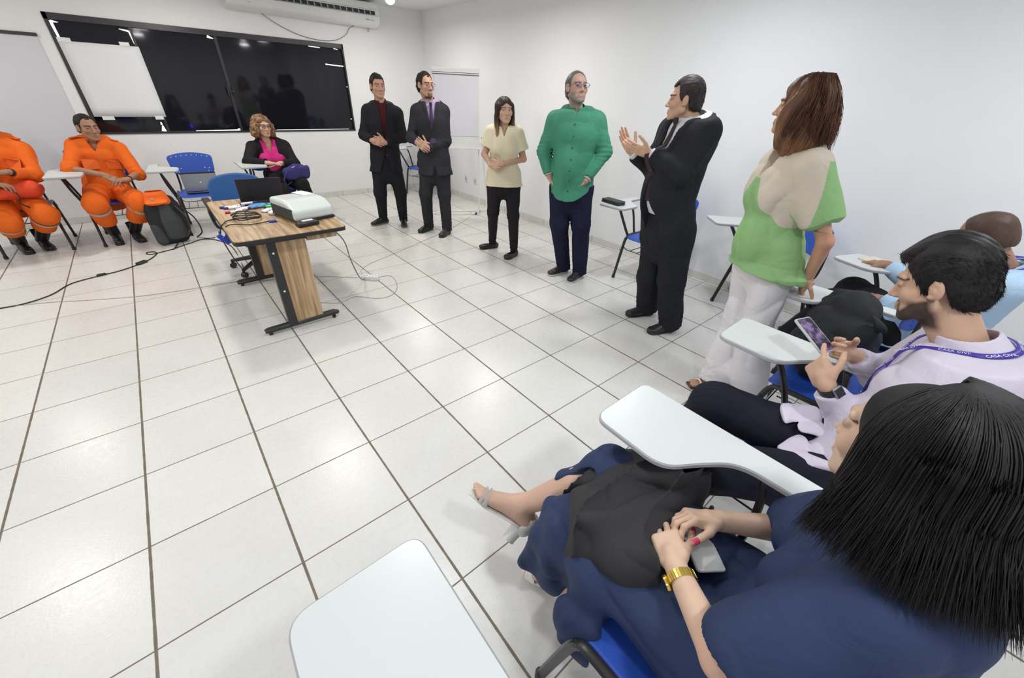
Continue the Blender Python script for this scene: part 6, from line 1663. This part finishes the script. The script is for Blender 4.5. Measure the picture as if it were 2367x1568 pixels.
# lanyard ribbon round the collar with its printed words
def ribbon(F, path, w, col, name='lanyard', text=None, tsize=.010, tcol=(.8, .8, .9), step=.062, nrm=None):
    P = [np.array(p, float) for p in smooth_path(path, 10)]; v = []; f = []; nn = []
    for i, p in enumerate(P):
        t = _n(P[min(i + 1, len(P) - 1)] - P[max(i - 1, 0)]); o = p - nrm; o[2] = 0; o = _n(o + UP * .35); s_ = _n(np.cross(t, o)); o = np.cross(s_, t); nn.append((t, s_, o))
        v += [p - s_ * w / 2 + o * .0008, p + s_ * w / 2 + o * .0008, p + s_ * w / 2 - o * .0012, p - s_ * w / 2 - o * .0012]
    for i in range(len(P) - 1):
        a = i * 4
        for k in range(4): f.append((a + k, a + (k + 1) % 4, a + 4 + (k + 1) % 4, a + 4 + k))
    o_ = mesh_obj(name, np.array(v) - F.base, f, plain(name + '_ribbon', col, .5), F.root)
    if text:
        d = 0; nx_ = step * .6; tm = plain('lanyard_print', tcol, .6)
        for i in range(1, len(P)):
            d += np.linalg.norm(P[i] - P[i - 1])
            if d > nx_:
                nx_ += step; t, s_, o = nn[i]; c = bpy.data.curves.new('printed_words', 'FONT'); c.body = text; c.size = tsize; c.align_x = 'CENTER'; c.align_y = 'CENTER'; c.extrude = .0002
                tmp = bpy.data.objects.new('printed_words', c); COL.objects.link(tmp); bpy.context.view_layer.update(); me = bpy.data.meshes.new_from_object(tmp.evaluated_get(bpy.context.evaluated_depsgraph_get())); bpy.data.objects.remove(tmp); me.materials.clear(); me.materials.append(tm); to = bpy.data.objects.new('printed_words', me); COL.objects.link(to); to.parent = o_
                X = -t; Y = -s_ if (s_[2] < 0) else s_; Z = np.cross(X, Y)
                if Z @ o < 0: X = -X; Z = np.cross(X, Y)
                p = P[i] + o * .0016 - F.base
                to.matrix_local = Matrix(((X[0], Y[0], Z[0], p[0]), (X[1], Y[1], Z[1], p[1]), (X[2], Y[2], Z[2], p[2]), (0, 0, 0, 1)))
    return o_
def lan_path(F, rx=.092, ry=.088, drop=.30, zb=.034):
    pts = []; sv = F._surf[0]
    for a in np.linspace(-2.35, 2.35, 13):
        x = math.sin(a) * rx; y = -math.cos(a) * ry * (1.0 if abs(a) < 1.6 else .9); z = zb - .052 * (a / 2.35) ** 2
        m_ = (np.abs(sv[:, 0] - x) < .012) & (np.abs(sv[:, 1] - y) < .012)
        if m_.any(): z = max(min(z, .05), sv[m_, 2].max() + .006)
        pts.append(F.N + F.side * x + F.fw * y + UP * z)
    q = np.array([[(p - F.N) @ F.side, (p - F.N) @ F.fw, p[2] - F.N[2]] for p in pts])
    lo_ = np.array([[.050, .118, -.085], [.040, .135, -.14], [.026, .148, -.20], [.012, .155, -.25]])
    q = np.concatenate([(lo_ * [-1, 1, 1])[::-1], q, lo_])
    for _ in range(3): q[1:-1] = .25 * q[:-2] + .5 * q[1:-1] + .25 * q[2:]
    for i in range(len(q)):
        m_ = (np.abs(sv[:, 0] - q[i, 0]) < .014) & (np.abs(sv[:, 2] - q[i, 2]) < .02) & (sv[:, 1] > 0) & (sv[:, 1] < .20)
        if m_.any() and (i < 5 or i > len(q) - 6): q[i, 1] = max(q[i, 1], sv[m_, 1].max() + .005)
    for i in range(4, len(q) - 4):
        m_ = (np.abs(sv[:, 0] - q[i, 0]) < .013) & (np.abs(sv[:, 1] - q[i, 1]) < .013) & (sv[:, 2] > -.12)
        if m_.any(): q[i, 2] = max(q[i, 2], sv[m_, 2].max() + .004)
    for i in range(4, len(q) - 4): q[i, 2] = max(q[i, 2], .5 * (q[i - 1, 2] + q[i + 1, 2]))
    return [F.N + F.side * x + F.fw * y + UP * z for x, y, z in q]
ribbon(F, lan_path(F), .019, (.060, .035, .36), text='CASA CIVIL', tsize=.0135, step=.092, nrm=F.N + UP * -.05)
# smart watch
def band(F, k, t, r, w, mat, name, part='strap'):
    c = J_['wr' + k] + (J_['el' + k] - J_['wr' + k]) * t; d = _n(J_['el' + k] - J_['wr' + k]); u = _n(np.cross(d, UP)); ww = np.cross(d, u); v = []; f = []
    for zz, dr in ((-w / 2, 0), (-w / 2, .0025), (w / 2, .0025), (w / 2, 0)):
        for i in range(28): a = 2 * PI * i / 28; v.append(c + d * zz + (math.cos(a) * u * 1.12 + math.sin(a) * ww * .95) * (r + dr) - F.base)
    for q in range(3):
        for i in range(28): f.append((q * 28 + i, q * 28 + (i + 1) % 28, q * 28 + 28 + (i + 1) % 28, q * 28 + 28 + i))
    return c - F.base, d, u, ww
J_ = F.J
def wristwatch(F, k, t, r, w, strap_mat, face_dir, face, fmat, links=False, round_=False):
    global J_; J_ = F.J
    c, d, u, ww = band(F, k, t, r, w, None, None)
    root = empty('wristwatch', (0, 0, 0)); root.parent = F.root
    m = MB(); n_ = 30
    for i in range(n_):
        a0 = 2 * PI * i / n_; a1 = 2 * PI * (i + (.82 if links else 1)) / n_; q = []
        for a in (a0, a1):
            for rr in (r, r + .003):
                for zz in (-w / 2, w / 2): q.append(c + d * zz + (math.cos(a) * u * 1.12 + math.sin(a) * ww * .95) * rr)
        m.add(q, [(0, 1, 5, 4), (2, 6, 7, 3), (0, 2, 3, 1), (4, 5, 7, 6), (0, 4, 6, 2), (1, 3, 7, 5)])
    m.build('strap', strap_mat, root, smooth=not links)
    o = _n(np.asarray(face_dir) - d * (np.asarray(face_dir) @ d)); s_ = np.cross(d, o); p = c + o * (r + .004)
    Mx = Matrix(((s_[0], d[0], o[0], p[0]), (s_[1], d[1], o[1], p[1]), (s_[2], d[2], o[2], p[2]), (0, 0, 0, 1)))
    if round_:
        MB().lathe([(.017, 0), (.019, .003), (.018, .008), (.0155, .009)], 24, M=Mx).build('case', fmat, root); MB().lathe([(.0155, .0088), (.001, .0095)], 24, M=Mx).build('dial', face, root)
    else:
        MB().box((-.017, -.020, 0), (.017, .020, .010), bev=.004, M=Mx).build('case', fmat, root); MB().box((-.014, -.017, .0098), (.014, .017, .0106), M=Mx).build('dial', face, root, smooth=False)
wristwatch(F, 'L', .10, .031, .024, M['black'], A3(-.55, -.35, .6), plain('dark_watch_glass', (.02, .02, .025), .1), M['silver'])
# phone in his hands
ph = empty('phone', (3.155, -.935, .895), 0, 'phone in clear case held by the bearded man', 'phone')
ax = _n(A3(3.175, -.865, .935) - A3(3.125, -1.0, .865)); nrm_ = _n(A3(-.25, -.55, .75)); s_ = _n(np.cross(ax, nrm_)); nrm_ = np.cross(s_, ax)
Mx = Matrix(((s_[0], ax[0], nrm_[0], 0), (s_[1], ax[1], nrm_[1], 0), (s_[2], ax[2], nrm_[2], 0), (0, 0, 0, 1)))
MB().prism(rpoly([(-.039, -.078), (.039, -.078), (.039, .078), (-.039, .078)], .010, 5), -.005, .004, bev=.002, M=Mx).build('case', M['clear'], ph)
def screen_mat():
    m, nt, b = nmat('phone_screen'); tc = N(nt, 'ShaderNodeTexCoord'); v = N(nt, 'ShaderNodeTexNoise', Scale=40.0, Detail=2.0); nt.links.new(tc.outputs['Object'], v.inputs['Vector'])
    cr = N(nt, 'ShaderNodeValToRGB'); e = cr.color_ramp.elements; e[0].position = .4; e[0].color = (.015, .012, .03, 1); e[1].position = .65; e[1].color = (.16, .11, .22, 1)
    nt.links.new(v.outputs['Fac'], cr.inputs['Fac']); nt.links.new(cr.outputs['Color'], b.inputs['Base Color']); nt.links.new(cr.outputs['Color'], b.inputs['Emission Color']); b.inputs['Emission Strength'].default_value = .6; b.inputs['Roughness'].default_value = .08
    return m
MB().prism(rpoly([(-.034, -.073), (.034, -.073), (.034, .073), (-.034, .073)], .006, 4), .0042, .0050, M=Mx).build('screen', screen_mat(), ph)

# ------------------------------------------------------------ woman in navy dress (foreground)
F = Fig('navy', 'dark-haired woman in navy dress seated in the foreground, fingers laced, white heeled sandals', (.66, .45, .33), T=T_F, gw=1.02, gd=1.05, limb=.98, hs=.94, brow=(.02, .015, .012), sc=.98, nose=.9, lip=(.5, .18, .18))
J = F.J; NAVY = (.026, .042, .105)
hd = dict(L=dict(d=A3(.66, .74, -.05), pn=A3(.30, -.30, -.85), side=-1, curl=(.40, .5, .6, .7), curl2=(.55, .7, .8, .8), spread=.24, thumb=(.55, .35)),
          R=dict(d=A3(-.72, .66, .12), pn=A3(-.42, -.30, -.80), side=1, curl=(.45, .5, .55, .6), curl2=(.85, .9, .9, .85), spread=.24, thumb=(.55, .35)))
F.body(hd, hh=.0022, fore=1.02, nails=plain('pink_nail_polish', (.62, .045, .12), .15, coat=.5))
br = [ell(F.N + F.fw * .10 + F.side * q * .08 - UP * .20, (.080, .072, .078)) for q in (-1, 1)]
def slv9(g):
    for k in 'RL':
        a = J['sh' + k]; b = J['el' + k]
        g.U(loft([(a, F.fw, .070, .066), (a + (b - a) * .42, F.fw, .082, .074), (a + (b - a) * .80, F.fw, .084, .076)], 2.2), .03)
        g.S(cone(a + (b - a) * .74, b + (b - a) * .3, .058, .074), .006)
F.top('dress_top', NAVY, h=.005, inf=.020, sl=(.02, .02, .02), send=-.3, hem=(-.05, .19, .15, .0), hemz=F.N[2] - .47, neck=.060, vneck=(.035, .08), extra=br, fold=.008, seed=61, post=slv9, mat=CLS)
g = G.fit([ell(F.N, (.16, .16, .08))], .004, .01)   # flat notched collar lying on the shoulders
for q in (-1, 1):
    st = [(F.N + F.side * q * .058 - F.fw * .055 + UP * .035, UP, .012, .006), (F.N + F.side * q * .088 - F.fw * .0 + UP * .026, _n(F.side * q + UP * -.4), .026, .006), (F.N + F.side * q * .085 + F.fw * .06 + UP * .008, _n(F.side * q + UP * -.5), .030, .006), (F.N + F.side * q * .05 + F.fw * .115 - UP * .035, _n(F.side * q - UP * .5), .024, .005)]
    g.U(loft(st, 2.3), .01)
F.emit('collar', g, NAVY, CLS)
# skirt over crossed legs
LEG = []
for k in 'RL':
    pass
sk = [cone((2.25, -1.22, .54), J['knR'], .120, .092), cone(J['knR'] + A3(-.04, -.02, -.02), A3(2.03, -.72, .42), .075, .07), cone((2.08, -1.22, .54), J['knL'] + A3(0, .02, .02), .125, .085), cone(J['knR'], J['knR'] + (J['anR'] - J['knR']) * .42, .078, .068),
      cone(J['knL'] + A3(0, .02, .02), (2.05, -.68, .24), .085, .080), rbox((2.13, -1.03, .53), (.16, .20, .07), None, .05)]
dr = [loft([((2.09, -.68, .42), (0, 0, 1), .09, .030), ((2.035, -.78, .38), (0, 0, 1), .14, .032), ((1.925, -.90, .36), (0, 0, 1), .14, .030), ((1.91, -.98, .40), (0, 0, 1), .10, .032)], 2.4),
      loft([((2.08, -.68, .46), (0, 0, 1), .09, .05), ((2.0, -.90, .50), (0, 0, 1), .09, .06)], 2.2)]
g = G.fit(sk + dr, .006, .02)
for p in sk: g.U(p, .045)
for p in dr: g.U(p, .035)
g.fn(lambda V, x, y, z: V + .012 * np.sin(38 * (y + .35 * x) + 5 * z + 1.5 * np.sin(9 * y)) * np.clip((.52 - z) / .12, 0, 1) + .006 * np.sin(60 * (x - .4 * y) + 20 * z) * np.clip((.62 - z) / .2, .1, 1))
g.noise(.009, (8, 8, 8), 63)
sa = J['knR'] + (J['anR'] - J['knR']) * .06; sb_ = J['knR'] + (J['anR'] - J['knR']) * .60; sn = A3(-.80, .03, .58); g.S(cone(sa + sn * .080, sb_ + sn * .068, .026, .046), .006)
F.emit('skirt', g, NAVY, CLS)
# lower legs and feet (skin) and sandals
g = G.fit([cone(J['knR'], J['anR'], .06, .05), ell(J['toeR'], (.12, .12, .08)), ell(J['anR'], (.12, .12, .12))], .003, .02)
kn, an = J['knR'], J['anR']; cf_ = kn + (an - kn) * .35
g.U(cone(kn + (an - kn) * .06, cf_, .052, .056), 0).U(cone(cf_, an, .056, .036), .02)
fd = _n(A3(1.945, -.395, .245) - an + A3(0, 0, 0)); hl = an + A3(.02, -.055, -.035) * .8
def footshape(g, an, fd, dn, s_=1.0):
    side_ = _n(np.cross(fd, dn)); hl = an - fd * .045 + dn * .035
    g.U(cone(an, hl, .036, .030), .02); g.U(loft([(hl, side_, .030, .030), (an + fd * .06 + dn * .050, side_, .034, .026), (an + fd * .125 + dn * .070, side_, .042, .018), (an + fd * .150 + dn * .073, side_, .040, .014)], 2.2), .025)
    g.U(cone(an, an + fd * .10 + dn * .055, .032, .022), .03)
    for i in range(5):
        b = an + fd * (.150 - .004 * abs(i - 1)) + dn * .073 + side_ * (i - 2) * .0165; g.U(cone(b, b + fd * (.036 - .005 * i) + dn * .004, .0098 if i else .0125, .0085 if i else .0105), .004)
    return side_
fdR = _n(A3(-.80, .52, .20)); dnR = _n(A3(-.30, -.10, -.94) - fdR * (A3(-.30, -.10, -.94) @ fdR))
fdR = _n(A3(-.33, .80, .46)); dnR = A3(-.70, .12, -.66); dnR = _n(dnR - fdR * (dnR @ fdR))
sdR = footshape(g, an, fdR, dnR)
F.emit('lower_leg', g, (.62, .40, .30), SK)
def heel_sandal(an, fd, dn, sd_):
    r = empty('heeled_sandal', (0, 0, 0)); r.parent = F.root; W_ = M['white_leather']
    Mx = lambda p: Matrix(((sd_[0], fd[0], -dn[0], p[0]), (sd_[1], fd[1], -dn[1], p[1]), (sd_[2], fd[2], -dn[2], p[2]), (0, 0, 0, 1)))
    b = an - F.base
    path = [b - fd * .075 + dn * .062, b - fd * .03 + dn * .066, b + fd * .05 + dn * .082, b + fd * .11 + dn * .094, b + fd * .182 + dn * .096]
    g = G.fit([ell(p + F.base, (.05, .05, .05)) for p in path], .0035, .01)
    g.U(loft([(p + F.base, sd_, w, .006) for p, w in zip(path, (.024, .033, .034, .043, .030))], 2.6), 0); F.emit('sole', g, (.68, .67, .62), SH).parent = r
    m = MB().lathe([(.030, .0), (.026, -.03), (.024, -.062), (.026, -.066)], 20, M=Mx(b - fd * .040 + dn * .070)); m.build('block_heel', W_, r)
    g = G.fit([ell(an - fd * .04 + dn * .03, (.07, .07, .07))], .003, .01)
    g.U(loft([(an - fd * .052 + dn * .062, sd_, .036, .036), (an - fd * .058 + dn * .020, sd_, .034, .026)], 2.2), 0).S(loft([(an - fd * .042 + dn * .066, sd_, .032, .034), (an - fd * .048 + dn * .0, sd_, .031, .024)], 2.2), .002).cut(an - fd * .005, fd + dn * -.2)
    F.emit('heel_counter', g, (.68, .67, .62), SH).parent = r
    c = an - dn * .010 - F.base; pts = [c + (math.cos(a) * sd_ * .037 + math.sin(a) * fd * .040) - fd * .006 + dn * .012 * math.cos(a) for a in np.linspace(0, 2 * PI, 20, endpoint=False)]
    MB().tube(pts, .0045, 6, close=True, flat=.5).build('ankle_strap', W_, r)
    for t_, hh_ in ((.118, .052), (.136, .058)):
        q = b + fd * t_; MB().tube(smooth_path([q - sd_ * .044 + dn * .088, q - sd_ * .038 + dn * (hh_ + .008), q - sd_ * .015 + dn * (hh_ - .006), q + sd_ * .015 + dn * (hh_ - .006), q + sd_ * .038 + dn * (hh_ + .008), q + sd_ * .044 + dn * .088], 5), .014, 6, flat=.2).build('toe_strap', W_, r)
M['white_leather'] = plain('white_leather', (.74, .73, .69), .4, bump=.1)
heel_sandal(an, fdR, dnR, sdR)
# the other foot on the floor, under the skirt
g = G.fit([cone(J['knL'], J['anL'], .06, .05), ell(J['anL'] + A3(-.05, .1, -.03), (.1, .12, .08))], .005, .01); g.U(cone(J['knL'], J['anL'] + A3(0, 0, .04), .055, .036), 0); sdL = footshape(g, J['anL'] + A3(0, 0, .06), _n(A3(-.15, .95, -.28)), _n(A3(0, -.28, -.95)))
F.emit('lower_leg', g, (.62, .40, .30), SK)
heel_sandal(J['anL'] + A3(0, 0, .06), _n(A3(-.15, .95, -.28)), _n(np.cross(np.cross(_n(A3(-.15, .95, -.28)), A3(0, -.28, -.95)), _n(A3(-.15, .95, -.28)))), sdL)
wristwatch(F, 'L', .16, .0275, .020, M['gold'], A3(-.75, .1, -.25), M['gold'], M['gold'], links=True, round_=True)
# earring
H = F.H
for q in (-1, 1):
    MB().tube([H.P(q * .080, .006, -.034) - F.base + A3(math.cos(a) * .0, math.sin(a) * .006, math.cos(a) * .008) for a in np.linspace(0, 2 * PI, 12, endpoint=False)], .0018, 6, close=True).build('earring', M['gold'], F.root)
# hair: thick black bob flowing back and down
g = G.fit([ell(H.P(0, -.04, -.04), (.22, .22, .25))], .005, .01)
g.U(ell(H.P(0, -.020, .036), np.array([.084, .103, .092]), H.F), 0)
g.U(ell(H.P(0, -.060, -.06), np.array([.092, .078, .10]), H.F), .04); g.U(ell(H.P(0, -.080, -.12), np.array([.090, .060, .05]), H.F), .04)
g.S(ell(H.P(0, .100, -.03), np.array([.085, .072, .105]), H.F), .012); g.S(ell(H.P(0, .08, -.16), np.array([.09, .085, .09]), H.F), .015)
F.emit('hair', g, (.010, .009, .010), HR)
rs = np.random.RandomState(3); n = 8500; m = 20; t = np.linspace(0, 1, m)[None]
th = rs.uniform(-1.95, 1.95, n)[:, None] + PI           # angle round the head, pi is the back
sr, cr_ = np.sin(th), np.cos(th)
Lh = rs.uniform(.80, 1.0, n)[:, None]; s_ = t * Lh
phi = np.clip(s_ / .44, 0, 1) * PI * .53; dn_ = np.clip(s_ - .38, 0, 1) / .62
lift = rs.uniform(.90, 1.10, n)[:, None]
out = .114 * np.sin(phi) * lift + .040 * dn_ ** 1.4
X = sr * out * (1 + .05 * dn_); Y = cr_ * (out * 1.10 + .030 * dn_) - .022
Z = .030 + .118 * np.cos(phi) * (.9 + .1 * lift) - .185 * dn_ ** 1.08
fw_ = np.clip(Y - .01, 0, 1); Y = Y - fw_ * np.clip(s_ * 1.6 - .3, 0, 1) * .75
cl = rs.randint(0, 160, n); cx = rs.normal(size=(160, 2)) * .012
w_ = np.clip(s_ - .55, 0, 1) * 1.6; ph_ = rs.uniform(0, 6, (n, 1))
X = X + cx[cl][:, :1] * w_ + .0018 * np.sin(9 * s_ + ph_) + rs.normal(size=(n, 1)) * .006 * w_; Y = Y + cx[cl][:, 1:] * w_ + .0018 * np.cos(8 * s_ + ph_) + rs.normal(size=(n, 1)) * .006 * w_; Z = Z + .018 * w_ ** 2 * rs.uniform(0, 1, (n, 1))
P3 = H.c + np.stack([X, Y, Z], -1) @ H.F
v, f = strands(P3, rs.uniform(.0006, .0014, n)); mesh_obj('hair_strands', v - F.base, f, HR, F.root, cols=np.tile(np.array((.014, .012, .013)), (len(v), 1)) * (1 + .5 * vnoise(v[:, 0] * 40, v[:, 1] * 40, v[:, 2] * 8, 2))[:, None])

# her black jacket and phone on the lap
jk = empty('folded_jacket', (2.22, -.88, .62), 0, 'black jacket draped over the lap of the woman in navy dress', 'jacket')
g = G((1.90, -1.14, .34), (2.56, -.54, .76), .005)
g.U(loft([((2.34, -.75, .600), (1, 0, 0), .08, .045), ((2.24, -.80, .630), (1, .2, 0), .20, .055), ((2.20, -.90, .635), (1, .3, 0), .22, .055), ((2.16, -1.0, .615), (1, .2, 0), .19, .045)], 2.5), 0)
g.U(loft([((2.36, -.74, .57), (0, 1, 0), .07, .04), ((2.42, -.90, .52), (0, 1, 0), .10, .04)], 2.3), .04)
g.U(loft([((2.02, -.86, .56), (0, 1, 0), .12, .035), ((2.0, -.92, .50), (0, 1, 0), .10, .03)], 2.3), .04)
def fj(V, x, y, z): return V + .020 * np.abs(np.sin(15 * (x * .8 - y * .9) + 3.0 * np.sin(6 * x + 5 * y))) ** .5 - .015 + .006 * np.sin(34 * (x + .3 * y) + 2 * np.sin(12 * y))
g.fn(fj); g.noise(.010, (7, 7, 7), 71)
v, f = g.mesh(); mesh_obj('draped_cloth', v - np.array((2.22, -.88, .62)), f, plain('black_crepe', (.022, .021, .024), .8, bump=.3, bscale=500), jk)
for i in range(3): MB().tube([(-.20 + .012 * i, -.05 - .03 * i, -.02 + .006 * i), (-.205 + .02 * i, -.10 - .02 * i, -.01)], .007, 6, flat=.4).build('shiny_trim', M['black'], jk)
pn_ = empty('phone', (2.215, -1.035, .650), math.radians(-38), 'white phone lying on the lap under the laced hands', 'phone')
MB().prism(rpoly([(-.037, -.078), (.037, -.078), (.037, .078), (-.037, .078)], .010, 5), -.004, .004, bev=.002).build('body', M['white'], pn_)
MB().prism(rpoly([(-.03, .035), (-.012, .035), (-.012, .066), (-.03, .066)], .006, 5), .004, .0056).build('camera_bump', M['black'], pn_)

# ------------------------------------------------------------ loose things
bb = empty('backpack', (3.84, -.93, .45), math.radians(20), 'large black backpack slumped on the blue seat of the third chair from the camera', 'backpack')
g = G((-.34, -.30, -.02), (.34, .30, .48), .007)
g.U(loft([((0, 0, .09), (1, 0, 0), .23, .14), ((.0, .0, .22), (1, 0, 0), .235, .15), ((.02, -.02, .32), (1, 0, 0), .17, .11), ((.03, -.04, .36), (1, 0, 0), .10, .07)], 2.5), 0)
g.U(ell((-.14, .10, .16), (.12, .10, .13)), .04); g.U(loft([((-.12, -.10, .36), (1, 0, 0), .09, .012), ((-.15, -.03, .41), (1, 0, 0), .08, .010)], 2.3), .02); g.noise(.018, (11, 11, 8), 81); g.cut((0, 0, .004), (0, 0, -1), .01)
mesh_obj('main_body', *g.blur(1).mesh(), M['black_fabric'], bb)
g = G((-.24, -.24, .0), (.2, .0, .36), .006); g.U(loft([((-.02, -.12, .10), (1, 0, 0), .16, .055), ((0, -.125, .22), (1, 0, 0), .14, .045)], 2.3), 0); g.noise(.006, (9, 9, 9), 82)
mesh_obj('front_pocket', *g.mesh(), M['black_fabric'], bb)
MB().tube([( .0 + .014 * math.cos(a), -.178 - .0 * a, .20 + .010 * math.sin(a)) for a in np.linspace(0, 2 * PI, 12, endpoint=False)], .003, 6, close=True).build('logo_ring', M['chrome'], bb)
MB().tube(smooth_path([(.18, -.10, .30), (.25, -.14, .20), (.24, -.15, .08)], 6), .009, 8, flat=.35).tube(smooth_path([(-.03, -.02, .375), (.03, .0, .42), (.09, -.02, .37)], 6), .009, 8).build('strap', M['black_fabric'], bb)
MB().box((.232, -.16, .14), (.240, -.15, .19)).build('strap_buckle', M['outlet'], bb, smooth=False)
o = empty('notebook', (4.93, -.86, .771), math.radians(-25), 'open cream notepad on the white tablet by the right wall', 'notebook')
MB().box((-.075, -.10, 0), (.075, .10, .010), bev=.002).build('pages', plain('cream_paper', (.72, .68, .55), .8), o, smooth=False)
sp = MB()
for i in range(12): sp.tube([(-.070 + i * .0127 + .0 * math.cos(a), -.104 + .006 * math.cos(a), .006 + .008 * math.sin(a)) for a in np.linspace(0, 2 * PI, 8, endpoint=False)], .0011, 4, close=True)
sp.build('wire_binding', M['chrome'], o)
o = empty('phone', (4.865, -1.01, .773), math.radians(60), 'dark phone lying next to the cream notepad', 'phone'); MB().box((-.075, -.037, 0), (.075, .037, .009), bev=.003).build('body', M['silver'], o); MB().box((-.07, -.033, .0088), (.07, .033, .0096)).build('screen', M['black'], o, smooth=False)
o = empty('black_case', (4.72, 1.19, .771), math.radians(85), 'flat black case lying on the tablet behind the gesturing man', 'case')
MB().box((-.11, -.05, 0), (.11, .05, .022), bev=.005).build('lower_half', M['black'], o); MB().box((-.11, -.05, .023), (.11, .05, .036), bev=.005).build('lid', M['dark_grey'], o)
o = empty('shoulder_bag', (5.18, 5.72, .45), .4, 'black bag resting on the chair in the far corner', 'bag')
g = G((-.25, -.2, 0), (.25, .2, .36), .008); g.U(loft([((0, 0, .07), (1, 0, 0), .18, .10), ((0, 0, .22), (1, 0, 0), .16, .07)], 2.5), 0); g.noise(.008, (9, 9, 9), 83); g.cut((0, 0, .004), (0, 0, -1), .005)
mesh_obj('bag_body', *g.mesh(), M['black_fabric'], o); MB().tube(smooth_path([(-.12, .0, .24), (-.06, .0, .33), (.06, 0, .33), (.12, 0, .24)], 6), .008, 8).build('handle', M['black_fabric'], o)
o = empty('leather_bag', (2.62, -.98, 0), .3, 'brown leather bag on the floor between the two front chairs', 'bag')
g = G((-.2, -.16, 0), (.2, .16, .34), .007); g.U(loft([((0, 0, .07), (1, 0, 0), .15, .09), ((0, 0, .20), (1, 0, 0), .13, .05)], 2.6), 0); g.noise(.006, (9, 9, 9), 84); g.cut((0, 0, .003), (0, 0, -1), .005)
mesh_obj('bag_body', *g.mesh(), M['brown'], o); MB().tube(smooth_path([(-.09, .0, .22), (-.05, .0, .30), (.05, 0, .30), (.09, 0, .22)], 6), .007, 8).build('handle', M['brown'], o)
